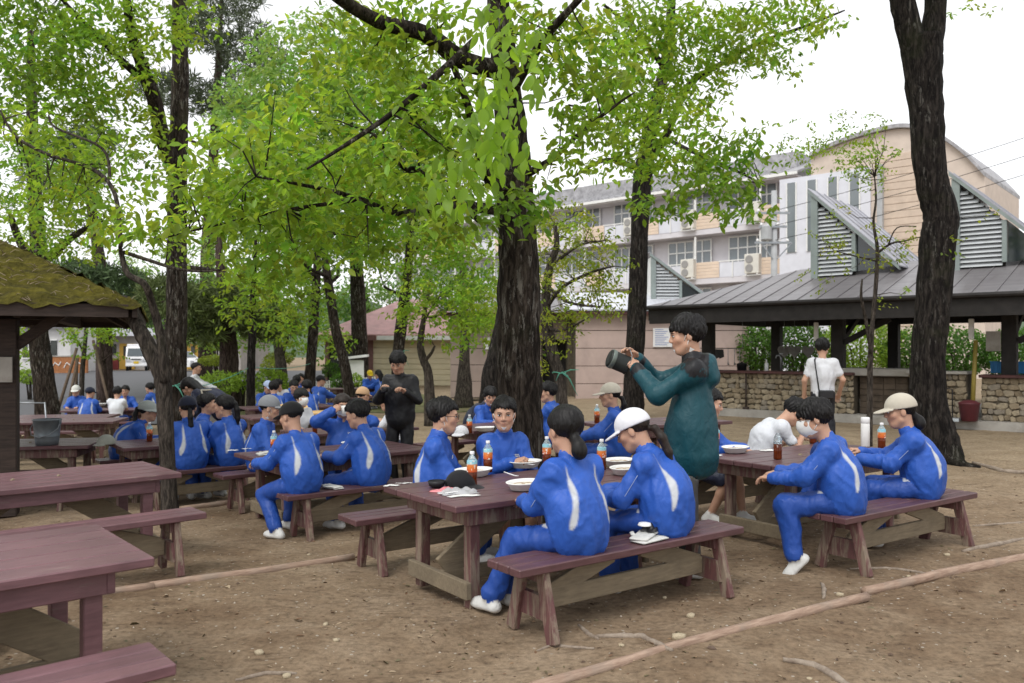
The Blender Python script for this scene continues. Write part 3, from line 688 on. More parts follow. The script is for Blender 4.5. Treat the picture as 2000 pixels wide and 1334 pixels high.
for i in range(420):
    v_ = rq.random() ** 1.4 * .9; u_ = rq.random(); y = -HS * (1 - v_); x = (u_ * 2 - 1) * HS * (1 - v_); z = ge + (ga - ge) * v_ + .05
    a = rq.random() * 6.28; l = rq.uniform(.05, .16); mb.tube([(x, y, z), (x + l * math.cos(a) * .5, y + l * math.sin(a) * .5, z + .03), (x + l * math.cos(a), y + l * math.sin(a), z + .02)], [.004, .003, .001], 3)
plain('dry_twig', (.27, .21, .15), .9, .3, 8); o = mk('fallen_twigs', mb, MT['dry_twig'], gzb, kind='stuff')
m = MB(); m.box((0, 0, 0), (.2, .012, .26)); nt = mk('notice_card', m, MT['concrete'], loc=(atx(5, 8.45), 8.45, 1.36), label='small weathered card pinned to the gazebo post', cat='notice')

# ================================================================ buildings, van and car across the road
plain('plaster_white', (.62, .61, .60), .8, .06, 2, .1)
plain('grey_wall', (.40, .38, .37), .8, .1, 2, .1)
plain('yellow_wall', (.50, .31, .06), .7, .1, 2)
plain('red_band', (.20, .035, .035), .6, .15, 2)
plain('orange_brick', (.36, .15, .06), .85, .25, 8, .3)
sh = empty('roadside_garage', (0, 66, 0), 0, label='long grey garage with yellow doors and red lower band across the road', cat='building')
def bx(px0, px1, py0, py1, d, th): return ((atx(px0, d) + atx(px1, d)) / 2, d - 66 + th / 2, (at(0, py0, d).z + at(0, py1, d).z) / 2), (abs(atx(px1, d) - atx(px0, d)), th, abs(at(0, py1, d).z - at(0, py0, d).z))
m = MB(); m.box(*bx(120, 470, 655, 727, 66, 8)); mk('wall', m, MT['grey_wall'], sh)
m = MB(); m.box(*bx(110, 480, 640, 656, 65.2, 9)); mk('roof', m, MT['tin_white'], sh)
m = MB(); m.box(*bx(122, 182, 670, 722, 65.9, .2)); mk('white_door', m, MT['plaster_white'], sh)
m = MB(); m.box(*bx(186, 231, 700, 722, 65.9, .2)); mk('red_band', m, MT['red_band'], sh)
for a, b in ((233, 263), (365, 388)):
    m = MB(); m.box(*bx(a, b, 671, 721, 65.9, .2)); y_ = mk('yellow_door', m, MT['yellow_wall'], sh)
    m = MB(); m.box(*bx(a + 8, b - 8, 676, 690, 65.8, .12)); mk('pane', m, MT['window_dark'], y_)
for a in (192, 212):
    m = MB(); m.box(*bx(a, a + 14, 672, 690, 65.9, .12)); mk('window', m, MT['window_dark'], sh)
wh = empty('white_house', (atx(110, 58), 58, 0), 0, label='small white rendered house across the road behind the mossy gazebo', cat='building')
m = MB(); m.box((-1.2, 3, 1.6), (4.4, 6, 3.3)); mk('wall', m, MT['plaster_white'], wh)
m = MB(); m.prism([(-3.8, -.5, 3.2), (1.4, -.5, 3.2), (1.4, 3, 4.2), (-3.8, 3, 4.2)], (0, 0, .15)); mk('roof', m, MT['tin_white'], wh)
for x in (-1.9, -.4):
    m = MB(); m.box((x, -.03, 1.7), (.9, .1, 1.3)); w_ = mk('window', m, MT['window_dark'], wh); m = MB(); m.box((x, -.07, 1.7), (.08, .1, 1.3)); m.box((x, -.07, 2.35), (1.0, .1, .08)); m.box((x, -.07, 1.05), (1.0, .1, .08)); mk('frame', m, MT['white_paint'], w_)
gw = mk('garden_wall', MB().box((0, 0, .55), (2.8, .25, 1.1)), MT['orange_brick'], loc=(atx(130, 55), 55, roadz(-20, 55)), label='low orange brick garden wall with white ornament across the road', cat='wall')
mk('coping', MB().box((0, 0, 1.13), (2.95, .32, .08)), MT['concrete'], gw); 
for q in range(3): mk('ornament', MB().tube([(-.9 + q * .8, -.14, .35), (-.7 + q * .8, -.14, .7), (-.45 + q * .8, -.14, .5), (-.3 + q * .8, -.14, .75)], .035, 5), MT['white_paint'], gw)

def wheel(root, p, r, w=.18):
    m = MB(); m.lathe([(r * .6, -w / 2), (r * .95, -w / 2), (r, -w * .3), (r, w * .3), (r * .95, w / 2), (r * .6, w / 2)], 18, Matrix.Rotation(R(90), 4, 'Y')); t = mk('wheel', m, MT['rubber'], root, loc=p)
    m = MB(); m.lathe([(r * .58, -w / 2 - .01), (r * .2, -w / 2 - .02), (.01, -w / 2 - .02)], 14, Matrix.Rotation(R(90), 4, 'Y')); m.lathe([(r * .58, w / 2 + .01), (r * .2, w / 2 + .02), (.01, w / 2 + .02)], 14, Matrix.Rotation(R(90), 4, 'Y')); mk('rim', m, MT['steel_grey'], t)
plain('car_white', (.78, .78, .79), .22, .02, 1, spec=.6); glassy('car_glass', (.06, .08, .09), .05)
plain('plate_yellow', (.70, .48, .04), .5, .05, 3); plain('lamp_clear', (.55, .56, .58), .1, .1, 4, spec=.8)
tx, ty = atx(278, 62), 61.0; tr = empty('box_truck', (tx, ty, roadz(tx, ty)), R(20), label='small white box truck with yellow number plate parked across the road', cat='truck')
# local: front faces -Y
prof = [(-.0, .35), (-.06, .75), (.02, 1.02), (.42, 1.72), (.62, 1.80), (1.25, 1.80), (1.25, .35)]
m = MB(); m.prism([(-.72, y, z) for y, z in prof], (1.44, 0, 0)); mk('cab', m, MT['car_white'], tr)
m = MB(); m.bbox((0, 2.3, 1.22), (1.5, 1.98, 1.56), .03); mk('cargo_box', m, MT['car_white'], tr)
m = MB(); m.box((0, 1.9, .4), (1.2, 2.7, .16)); mk('chassis', m, MT['rubber'], tr)
m = MB(); m.prism([(-.62, .05, 1.08), (.62, .05, 1.08), (.58, .40, 1.66), (-.58, .40, 1.66)], (0, -.03, .012)); mk('windscreen', m, MT['car_glass'], tr)
for sx in (-.73, .73):
    m = MB(); m.prism([(sx, .2, 1.08), (sx, 1.0, 1.08), (sx, 1.0, 1.62), (sx, .5, 1.62)], (math.copysign(.012, sx), 0, 0)); mk('side_window', m, MT['car_glass'], tr)
    m = MB(); m.bbox((sx * .76, -.07, .82), (.3, .06, .2), .02); mk('headlight', m, MT['lamp_clear'], tr)
    m = MB(); m.bbox((sx * 1.13, .15, 1.2), (.12, .06, .22), .02); mk('mirror', m, MT['black_plastic'], tr)
    for yy in (.55, 2.6): wheel(tr, (sx * .88, yy, .27), .27)
m = MB(); m.box((0, -.1, .62), (.34, .02, .17)); mk('number_plate', m, MT['plate_yellow'], tr)
m = MB(); m.bbox((0, -.06, .42), (1.44, .12, .18), .03); mk('bumper', m, MT['car_white'], tr)
m = MB(); m.box((0, -.085, .86), (.7, .03, .08)); mk('grille', m, MT['black_plastic'], tr)
cx_, cy_ = atx(388, 60), 60.0; cr = empty('parked_car', (cx_, cy_, roadz(cx_, cy_)), R(62), label='white saloon-style car parked across the road behind the walking man', cat='car')
prof = [(0, .32), (-.03, .62), (.12, .82), (1.0, .98), (1.75, 1.44), (3.0, 1.5), (3.7, 1.05), (4.1, .95), (4.15, .4), (4.0, .3)]
m = MB(); m.prism([(-.80, y, z) for y, z in prof], (1.6, 0, 0)); mk('body', m, MT['car_white'], cr)
m = MB(); m.prism([(-.7, 1.03, 1.03), (.7, 1.03, 1.03), (.62, 1.70, 1.43), (-.62, 1.70, 1.43)], (0, -.02, .012)); mk('windscreen', m, MT['car_glass'], cr)
for sx in (-.81, .81):
    m = MB(); m.prism([(sx, 1.25, 1.02), (sx, 2.2, 1.02), (sx, 2.2, 1.40), (sx, 1.85, 1.38)], (math.copysign(.012, sx), 0, 0)); mk('side_window', m, MT['car_glass'], cr)
    m = MB(); m.prism([(sx, 2.28, 1.02), (sx, 3.45, 1.02), (sx, 3.0, 1.40), (sx, 2.28, 1.41)], (math.copysign(.012, sx), 0, 0)); mk('side_window', m, MT['car_glass'], cr)
    m = MB(); m.bbox((sx * .72, .02, .7), (.34, .1, .15), .03); mk('headlight', m, MT['lamp_clear'], cr)
    for yy in (.75, 3.3): wheel(cr, (sx * .93, yy, .31), .31)
# ================================================================ picnic tables and benches
TL_, TW_, TH_ = 1.82, .92, .66
def make_table(paint, top_n=5):
    root = empty('picnic_table')
    pw = TW_ / top_n
    me = MB().bbox((0, 0, 0), (TL_, pw - .010, .042), .006).mesh('plank', MT[paint])
    for i in range(top_n): link('plank', me, root, (0, -TW_ / 2 + pw * (i + .5), TH_ - .021))
    me = MB().bbox((0, 0, 0), (TL_ - .34, .035, .10), .004).mesh('side_rail', MT[paint if paint != 'table_paint' else 'leg_paint'])
    for s in (-1, 1): link('side_rail', me, root, (0, s * (TW_ / 2 - .10), TH_ - .096))
    me = MB().bbox((0, 0, 0), (.035, TW_ - .165, .10), .004).mesh('end_rail', MT['leg_paint' if paint == 'table_paint' else paint])
    for s in (-1, 1): link('end_rail', me, root, (s * (TL_ / 2 - .155), 0, TH_ - .097))
    me = MB().bbox((0, 0, 0), (.075, .075, TH_ - .05), .006).mesh('leg', MT['leg_paint' if paint == 'table_paint' else paint])
    for sx in (-1, 1):
        for sy in (-1, 1): link('leg', me, root, (sx * (TL_ / 2 - .215), sy * (TW_ / 2 - .16), (TH_ - .05) / 2 - .005))
    me = MB().bbox((0, 0, 0), (.04, TW_ - .20, .105), .005).mesh('foot_rail', MT['raw_wood'])
    for s in (-1, 1): link('foot_rail', me, root, (s * (TL_ / 2 - .155), 0, .115))
    for s in (-1, 1):
        m = MB().beam((s * (TL_ / 2 - .19), 0, .17), (s * .10, 0, TH_ - .055), .035, .17, (0, 0, 1), .004); mk('brace', m, MT['raw_wood'], root)
    mk('stretcher', MB().bbox((0, 0, .12), (TL_ - .35, .036, .09), .005), MT['raw_wood'], root)
    return root
BL_, BW_, BH_ = 1.82, .31, .41
def make_bench(paint):
    root = empty('bench'); pw = BW_ / 3
    me = MB().bbox((0, 0, 0), (BL_, pw - .007, .045), .006).mesh('plank', MT[paint])
    for i in range(3): link('plank', me, root, (0, -BW_ / 2 + pw * (i + .5), BH_ - .0225))
    for sx in (-1, 1):
        for sy in (-1, 1):
            m = MB().beam((sx * (BL_ / 2 - .20), sy * .085, BH_ - .047), (sx * (BL_ / 2 - .20), sy * .185, -.01), .075, .045, (1, 0, 0), .005); mk('leg', m, MT['leg_paint'], root)
        m = MB(); m.prism([(sx * (BL_ / 2 - .225) - .018, -.155, .09), (sx * (BL_ / 2 - .225) - .018, .155, .09), (sx * (BL_ / 2 - .225) - .018, .125, .22), (sx * (BL_ / 2 - .225) - .018, -.125, .22)], (.036, 0, 0)); mk('end_board', m, MT['leg_paint'], root)
        m = MB(); m.prism([(sx * (BL_ / 2 - .225) - .018, -.105, .29), (sx * (BL_ / 2 - .225) - .018, .105, .29), (sx * (BL_ / 2 - .225) - .018, .10, .36), (sx * (BL_ / 2 - .225) - .018, -.10, .36)], (.036, 0, 0)); mk('seat_bearer', m, MT['leg_paint'], root)
        m = MB().beam((sx * (BL_ / 2 - .28), 0, .19), (sx * .12, 0, BH_ - .05), .032, .11, (0, 0, 1), .004); mk('brace', m, MT['raw_wood'], root)
    mk('stretcher', MB().bbox((0, 0, .175), (BL_ - .50, .034, .11), .005), MT['raw_wood'], root)
    return root
TABLES = {}
PROTO = {}
def place(kind, paint, loc, rz, scale, label, group, cat):
    key = (kind, paint)
    if key not in PROTO:
        o = (make_table if kind == 'picnic_table' else make_bench)(paint); PROTO[key] = (o, list(o.children))
    else:
        src, kids = PROTO[key]; o = src.copy(); C.objects.link(o)
        for ch in kids:
            c = ch.copy(); C.objects.link(c); c.parent = o
    o.location = loc; o.rotation_euler = (0, 0, rz); o.scale = scale
    return tag(o, label, cat, group)
def table(key, c, ang, label, paint='table_paint', sx=1.0, benches=(), gap=.47, wid=1.0):
    z = g(*c); a = R(ang)
    place('picnic_table', paint, (c[0], c[1], z), a, (sx, wid, 1), label, 'maroon picnic tables', 'table')
    u = Vector((math.cos(a), math.sin(a), 0)); n = Vector((-u.y, u.x, 0)); TABLES[key] = (Vector((c[0], c[1], z)), a, u, n, gap, wid)
    for side, shift, lab in benches:
        p = Vector((c[0], c[1], 0)) + n * (TW_ * wid / 2 + gap) * side + u * shift
        place('bench', paint, (p.x, p.y, g(p.x, p.y)), a, (sx, 1, 1), lab, 'maroon plank benches', 'bench')
TG = lambda s: s
table('T1', (.14, 5.67), 36, 'central picnic table with four open white meal trays and tea bottles', benches=[(-1, 0, 'plank bench under the bun-haired student and the white-capped student'), (1, -.05, 'plank bench under the student in glasses at the central table')])
table('TR', (2.60, 7.12), 35, 'picnic table with a white thermos between the two beige and dark-haired students', benches=[(-1, -.25, 'plank bench under the masked student with one sole showing'), (1, .0, 'bench on the kitchen side of the table with the white thermos')])
table('TM', (-1.86, 8.66), 39, 'picnic table with folded paper and one tea bottle on its corner', wid=1.08, benches=[(-1, -.12, 'plank bench with white work gloves lying on it'), (1, 0, 'bench under the grey-capped student and the one holding both hands to the face')])
table('TL1', (-2.53, 3.29), 41, 'empty faded pink picnic table cut off by the left edge, closest to the camera', 'table_paint_bright', benches=[(-1, -.12, 'faded pink bench in the bottom left corner'), (1, -.25, 'bench hidden behind the closest pink table')])
table('TL2', (-3.56, 6.13), 42, 'empty picnic table behind the closest pink one, slim trunk at its end', 'table_paint_bright', benches=[(-1, -.05, 'empty bench between the two empty tables')])
table('TP', (-4.19, 10.06), 38, 'picnic table where the student in grey sun cap rests both arms', sx=.70, benches=[(-1, .05, 'bench under the long-haired student and the navy-capped student'), (1, 0, 'bench under the student in the grey sun cap')])
table('TC2', (-.06, 11.58), 38, 'picnic table with a white cap on its corner, partly behind the thick trunk', benches=[(-1, 0, 'bench in front of the table behind the thick trunk'), (1, 0, 'bench on the far side of the table behind the thick trunk')])
table('TB', (1.86, 10.61), 30, 'picnic table with white paper and cloth behind the standing man in teal', benches=[(-1, 0, 'bench in front of the table behind the man in teal'), (1, 0, 'bench on the wall side of the table behind the man in teal')])
table('TM2', (-2.40, 12.19), 38, 'picnic table where two students in white shirts sit', benches=[(1, 0, 'bench under the masked student in a white shirt'), (-1, .1, 'bench on the near side of the white-shirt students\' table')])
table('T4', (-3.95, 14.9), 35, 'picnic table covered with a sheet of yellow cardboard', benches=[(-1, 0, 'empty bench before the table with yellow cardboard')])
table('T5', (-4.75, 17.3), 32, 'far picnic table crowded by six students in blue', benches=[(-1, 0, 'far bench with two students seen from behind'), (1, 0, 'far bench behind the crowded table')])
table('T6', (-4.9, 26.0), 25, 'far picnic table by the white fence where a yellow-hatted student eats', benches=[(-1, 0, 'bench in front of the table by the white fence'), (1, 0, 'bench behind the table by the white fence')])
table('TF1', (-9.9, 20.0), 12, 'far picnic table beside the road with four students around it', benches=[(-1, 0, 'bench under the students seen from behind beside the road'), (1, 0, 'roadside bench behind the four students')])
table('TF2', (-8.75, 16.0), 10, 'empty picnic table in the row just before the roadside table', benches=[(-1, 0, 'bench between the two empty tables near the gazebo')])
table('TF3', (-7.65, 14.0), 10, 'empty picnic table just beyond the metal bucket', benches=[(-1, 0, 'bench before the empty table just beyond the metal bucket')])
table('TGZ', (-5.90, 9.75), 12, 'heavy table carrying a metal bucket under the gazebo eave', benches=[(-1, .1, 'low bench in front of the bucket table')])
def px_of(p): return CX + F_PX * p.x / p.y
def seat_at(key, side, px, off=0.0):
    c, a, u, n, gap, wid = TABLES[key]; b = c + n * (TW_ * wid / 2 + gap + off) * side
    lo, hi = -1.3, 1.3
    for _ in range(40):
        mid = (lo + hi) / 2
        if px_of(b + u * mid) < px: lo = mid
        else: hi = mid
    p = b + u * lo; p.z = g(p.x, p.y); return p, (a if side < 0 else a + math.pi)

# ================================================================ people
def smin(a, b, k):
    h = np.maximum(k - np.abs(a - b), 0) / k
    return np.minimum(a, b) - h * h * k * .25
class Field:
    def __init__(s, lo, hi, h):
        s.h = h; s.o = np.array(lo, float); s.n = np.ceil((np.array(hi) - s.o) / h).astype(int) + 1
        s.ax = [s.o[i] + h * np.arange(s.n[i]) for i in range(3)]
    def new(s): return np.full(s.n, .25, dtype=np.float32)
    def sub(s, lo, hi):
        a = [max(0, int((lo[i] - s.o[i]) / s.h)) for i in range(3)]; b = [min(s.n[i], int((hi[i] - s.o[i]) / s.h) + 2) for i in range(3)]
        sl = tuple(slice(a[i], b[i]) for i in range(3))
        X = s.ax[0][sl[0]][:, None, None]; Y = s.ax[1][sl[1]][None, :, None]; Z = s.ax[2][sl[2]][None, None, :]
        return sl, X, Y, Z
    def add(s, D, pr):
        kind = pr[0]
        if kind == 'rc':
            _, a, b, ra, rb, kk = pr; a = np.array(a, float); b = np.array(b, float); m = max(ra, rb) + kk + 2 * s.h
            sl, X, Y, Z = s.sub(np.minimum(a, b) - m, np.maximum(a, b) + m)
            ab = b - a; L2 = max(1e-9, float(ab @ ab))
            t = np.clip(((X - a[0]) * ab[0] + (Y - a[1]) * ab[1] + (Z - a[2]) * ab[2]) / L2, 0, 1)
            d = np.sqrt((X - a[0] - t * ab[0]) ** 2 + (Y - a[1] - t * ab[1]) ** 2 + (Z - a[2] - t * ab[2]) ** 2) - (ra + (rb - ra) * t)
        else:   # 'fc': flattened round cone; A rows are axes, sc the scale along each
            _, a, b, ra, rb, kk, A, scl = pr; a = np.array(a, float); b = np.array(b, float); A = np.array(A, float); scl = np.array(scl, float)
            m = max(ra, rb) * scl.max() + kk + 2 * s.h
            sl, X, Y, Z = s.sub(np.minimum(a, b) - m, np.maximum(a, b) + m)
            q = [(A[i, 0] * (X - a[0]) + A[i, 1] * (Y - a[1]) + A[i, 2] * (Z - a[2])) / scl[i] for i in range(3)]
            e = (A @ (b - a)) / scl; L2 = max(1e-9, float(e @ e)); t = np.clip((q[0] * e[0] + q[1] * e[1] + q[2] * e[2]) / L2, 0, 1)
            if L2 <= 1e-8: t = np.zeros_like(q[0])
            d = (np.sqrt((q[0] - t * e[0]) ** 2 + (q[1] - t * e[1]) ** 2 + (q[2] - t * e[2]) ** 2) - (ra + (rb - ra) * t)) * scl.min()
        if d.size: D[sl] = smin(D[sl], d.astype(np.float32), max(kk, 1e-4))
    def grid(s): return s.ax[0][:, None, None], s.ax[1][None, :, None], s.ax[2][None, None, :]
_E = [(0, 1), (2, 3), (4, 5), (6, 7), (0, 2), (1, 3), (4, 6), (5, 7), (0, 4), (1, 5), (2, 6), (3, 7)]
_CO = np.array([[(c >> 2) & 1, (c >> 1) & 1, c & 1] for c in range(8)])
def snet(D, o, h):
    S = D < 0
    c = np.zeros(np.array(D.shape) - 1, dtype=np.int8)
    for dx, dy, dz in _CO: c += S[dx:dx + c.shape[0], dy:dy + c.shape[1], dz:dz + c.shape[2]]
    act = (c > 0) & (c < 8); ijk = np.argwhere(act); idx = np.full(act.shape, -1, dtype=np.int64); idx[act] = np.arange(len(ijk))
    vals = np.stack([D[ijk[:, 0] + a, ijk[:, 1] + b, ijk[:, 2] + e] for a, b, e in _CO], 1)
    acc = np.zeros((len(ijk), 3)); cnt = np.zeros(len(ijk))
    for a, b in _E:
        va, vb = vals[:, a], vals[:, b]; m = (va < 0) != (vb < 0); t = np.where(m, va / np.where(m, va - vb, 1), 0)
        acc += m[:, None] * (_CO[a] + t[:, None] * (_CO[b] - _CO[a])); cnt += m
    V = (ijk + acc / cnt[:, None]) * h + o
    Q = []
    for ax in range(3):
        o1, o2 = [(1, 2), (2, 0), (0, 1)][ax]
        sa = [slice(None)] * 3; sb = [slice(None)] * 3; sa[ax] = slice(0, -1); sb[ax] = slice(1, None)
        A, B = S[tuple(sa)], S[tuple(sb)]; e = np.argwhere(A != B)
        lim = np.array(act.shape); e = e[(e[:, o1] > 0) & (e[:, o2] > 0) & (e[:, o1] < lim[o1]) & (e[:, o2] < lim[o2])]
        fl = A[e[:, 0], e[:, 1], e[:, 2]]
        def cell(d1, d2):
            q = e.copy(); q[:, o1] -= d1; q[:, o2] -= d2; return idx[q[:, 0], q[:, 1], q[:, 2]]
        q = np.stack([cell(1, 1), cell(0, 1), cell(0, 0), cell(1, 0)], 1)
        q[~fl] = q[~fl][:, ::-1]; Q.append(q)
    return V, np.concatenate(Q)
I3 = np.eye(3)
def ellip(c, r, k=.02, A=I3): return ('fc', c, np.array(c, float) + 1e-6, 1.0, 1.0, k, A, r)
SKIN = np.array((.52, .305, .21))
_cache = {}
def head_mesh(h):
    if ('head', h) in _cache: return _cache['head', h]
    f = Field((-.13, -.16, -.22), (.13, .15, .16), h); D = f.new()
    for p in (ellip((0, -.014, .032), (.073, .090, .082)), ellip((0, .020, -.030), (.060, .068, .082), .03), ('rc', (-.012, .050, -.088), (.012, .050, -.088), .026, .026, .03),
              ('rc', (-.045, .01, -.06), (-.014, .048, -.09), .022, .02, .02), ('rc', (.045, .01, -.06), (.014, .048, -.09), .022, .02, .02),
              ('rc', (-.030, .074, .024), (.030, .074, .024), .012, .012, .02), ('rc', (0, .086, .010), (0, .102, -.024), .006, .0095, .010), ('rc', (-.011, .092, -.029), (.011, .092, -.029), .0075, .0075, .008),
              ('rc', (-.016, .083, -.053), (.016, .083, -.053), .0065, .0065, .008), ('rc', (-.014, .080, -.063), (.014, .080, -.063), .007, .007, .006),
              ellip((-.076, -.008, -.008), (.009, .018, .030), .008), ellip((.076, -.008, -.008), (.009, .018, .030), .008),
              ('rc', (-.042, .055, -.02), (-.030, .06, -.03), .022, .02, .02), ('rc', (.042, .055, -.02), (.030, .06, -.03), .022, .02, .02),
              ('rc', (0, -.022, -.06), (0, -.030, -.19), .048, .050, .03)): f.add(D, p)
    X, Y, Z = f.grid()
    for sx in (-1, 1):   # eye sockets
        d = np.sqrt(((X - sx * .030) / .020) ** 2 + ((Y - .094) / .014) ** 2 + ((Z - .004) / .012) ** 2) - 1; D = np.maximum(D, -(d * .012))
    V, Q = snet(D, f.o, h); col = np.tile(SKIN, (len(V), 1))
    lips = np.exp(-((V[:, 0] / .02) ** 2 + ((V[:, 2] + .058) / .010) ** 2)) * (V[:, 1] > .07); col = col * (1 - lips[:, None] * .55) + np.array((.34, .12, .10)) * lips[:, None] * .55
    ck = np.exp(-(((np.abs(V[:, 0]) - .04) / .02) ** 2 + ((V[:, 2] + .03) / .02) ** 2)) * (V[:, 1] > .03); col = col * (1 + ck[:, None] * np.array((.06, -.08, -.08)))
    _cache['head', h] = (V, Q, col); return V, Q, col
def hair_mesh(style, mat='hair_black', cut=False):
    key = ('hair', style, mat, cut)
    if key in _cache: return _cache[key]
    h = .0075; f = Field((-.16, -.30, -.42), (.16, .16, .19), h); D = f.new()
    vol = {'boy': 1.05, 'bowl': 1.09, 'man': 1.10, 'crop': .97, 'bun': 1.05, 'pony': 1.03, 'long': 1.05, 'lowpony': 1.03}[style]
    f.add(D, ellip((0, -.018, .040), (.087 * vol, .105 * vol, .090 * vol)))
    X, Y, Z = f.grid(); phi = np.arctan2(X, Y + .01); fr = .5 + .5 * np.cos(phi)
    front = {'boy': .052, 'bowl': .030, 'man': .036, 'crop': .065, 'bun': .062, 'pony': .062, 'long': .045, 'lowpony': .06}[style]
    side = {'boy': .0, 'bowl': -.022, 'man': -.018, 'crop': .012, 'bun': -.01, 'pony': -.01, 'long': -.05, 'lowpony': -.01}[style]
    back = {'boy': -.075, 'bowl': -.085, 'man': -.09, 'crop': -.06, 'bun': -.10, 'pony': -.085, 'long': -.12, 'lowpony': -.09}[style]
    zm = np.where(fr > .5, side + (front - side) * np.clip((fr - .55) / .35, 0, 1), back + (side - back) * np.clip(fr / .5, 0, 1) ** 1.2)
    strand = .0032 * np.sin(phi * 26 + Z * 30 + 2 * np.sin(Z * 55)) + .003 * np.sin(phi * 47 - Z * 70) + .004 * np.sin(X * 60 + Y * 45 + Z * 38)
    zmj = zm + .008 * np.sin(phi * 23) + .006 * np.sin(phi * 41 + 1)
    D = np.maximum(D + strand * (1.2 if style in ('boy', 'bowl', 'man') else .6), zmj - Z)
    if cut: D = np.maximum(D + .003, Z - .034 - .25 * np.maximum(-Y, 0) * .2)
    if style == 'bun':
        f.add(D, ('rc', (0, -.09, -.05), (0, -.118, -.078), .03, .03, .02)); f.add(D, ellip((0, -.122, -.112), (.043, .040, .048), .02))
    if style in ('pony', 'lowpony'):
        z0 = .035 if style == 'pony' else -.03
        P = [(0, -.10, z0), (0, -.128, z0 - .012), (.0, -.142, z0 - .08), (.004, -.138, z0 - .17), (.0, -.122, z0 - .27)]; r = [.016, .021, .028, .025, .007]
        for a, b, ra, rb in zip(P[:-1], P[1:], r[:-1], r[1:]): f.add(D, ('rc', a, b, ra, rb, .015))
    if style == 'long':
        for sx in (-.05, -.02, .02, .05):
            f.add(D, ('rc', (sx, -.08, -.02), (sx * 1.1, -.105, -.20), .045, .022, .03))
    V, Q = snet(D, f.o, h); me = npmesh('hair', V, Q, MT[mat]); _cache[key] = me; return me
def cap_mesh(style, col):
    key = ('cap', style, col)
    if key in _cache: return _cache[key]
    h = .006; f = Field((-.16, -.16, -.06), (.16, .26, .19), h); D = f.new(); X, Y, Z = f.grid()
    hgt = {'baseball': .098, 'round': .108, 'sun': .095}[style]
    d = (np.sqrt((X / .092) ** 2 + ((Y + .014) / .109) ** 2 + ((Z - .030) / hgt) ** 2) - 1) * .092
    d2 = (np.sqrt((X / .086) ** 2 + ((Y + .014) / .103) ** 2 + ((Z - .028) / (hgt - .006)) ** 2) - 1) * .086
    edge = .022 + .10 * np.clip(-Y, 0, 1) * -.35
    shell = np.maximum(d, edge - Z)
    ln = {'baseball': .085, 'round': .05, 'sun': .12}[style]; wd = {'baseball': .082, 'round': .088, 'sun': .10}[style]
    zb = .030 - 1.9 * X ** 2 - .22 * np.maximum(Y - .08, 0)
    br = np.maximum(np.maximum((np.sqrt((X / wd) ** 2 + ((Y - .06) / (ln + .03)) ** 2) - 1) * .06, np.abs(Z - zb) - .006), .055 - Y)
    if style == 'sun': br = np.maximum((np.sqrt((X / .115) ** 2 + ((Y - .045) / .145) ** 2) - 1) * .09, np.abs(Z - (.03 - 2.2 * X ** 2 - .16 * np.maximum(Y - .05, 0))) - .007)
    D = np.minimum(shell, br); V, Q = snet(D, f.o, h)
    me = npmesh('cap', V, Q, MT['cap_cloth'], col=np.tile(np.array(col), (len(V), 1))); _cache[key] = me; return me
def mask_mesh(chin):
    key = ('mask', chin)
    if key in _cache: return _cache[key]
    m = MB()
    def f(u, v):
        a = u * 2 - 1
        if chin:
            y0 = .090 - .010 * v - .036 * v * v; return (.060 * a, y0 - .076 * abs(a) ** 2.0, -.080 - .046 * v + .034 * a * a)
        y0 = np.interp(v, (0, .15, .35, .6, .8, 1), (.104, .116, .123, .118, .108, .082)); return (.069 * a, y0 - .078 * abs(a) ** 2.2, .006 + .010 * (1 - a * a) * (1 - v) - .108 * v + .022 * a * a * v)
    m.sheet(f, 14, 8)
    for sx in (-1, 1):
        z0, z1, ye = ((-.036, -.085, .016) if chin else (.004, -.078, .045))
        m.tube([(sx * .060, ye + .01, z0), (sx * .074, .012, .004), (sx * .083, -.016, .022)], .0026, 4); m.tube([(sx * .056, ye, z1), (sx * .072, .004, -.04), (sx * .083, -.016, -.012)], .0026, 4)
    me = m.mesh('face_mask', MT['foam_white'], True, False); _cache[key] = me; return me
def eye_meshes():
    if 'eyes' in _cache: return _cache['eyes']
    w, i, b = MB(), MB(), MB()
    out = []
    for sx in (-1, 1):
        M = Matrix.Translation((sx * .031, .0795, .004)) @ Matrix.Rotation(R(90), 4, 'X') @ Matrix.Rotation(sx * -.12, 4, 'Y')
        m = MB(); m.lathe([(.0001, .0075), (.006, .007), (.0105, .005), (.0135, 0), (.0105, -.004)], 12, Matrix.Translation((sx * .031, .0800, .004)) @ Matrix.Rotation(R(-90), 4, 'X'), 1.0, .42)
        i_ = MB(); i_.lathe([(.0001, .0088), (.0042, .0084), (.0055, .006)], 10, Matrix.Translation((sx * .031, .0805, .004)) @ Matrix.Rotation(R(-90), 4, 'X'), 1, .9)
        b_ = MB(); b_.tube([(sx * .014, .0895, .020), (sx * .030, .0885, .025), (sx * .046, .076, .021)], [.0028, .0034, .002], 6)
        l_ = MB(); l_.tube([(sx * .018, .088, .0085), (sx * .031, .0895, .0115), (sx * .045, .081, .0075)], [.0018, .0024, .0014], 5)
        out.append((m.mesh('eye', MT['white_plastic'], True), i_.mesh('iris', MT['hair_black'], True), b_.mesh('eyebrow', MT['hair_black'], True), l_.mesh('eyelid', MT['hair_brown'], True)))
    _cache['eyes'] = out; return out
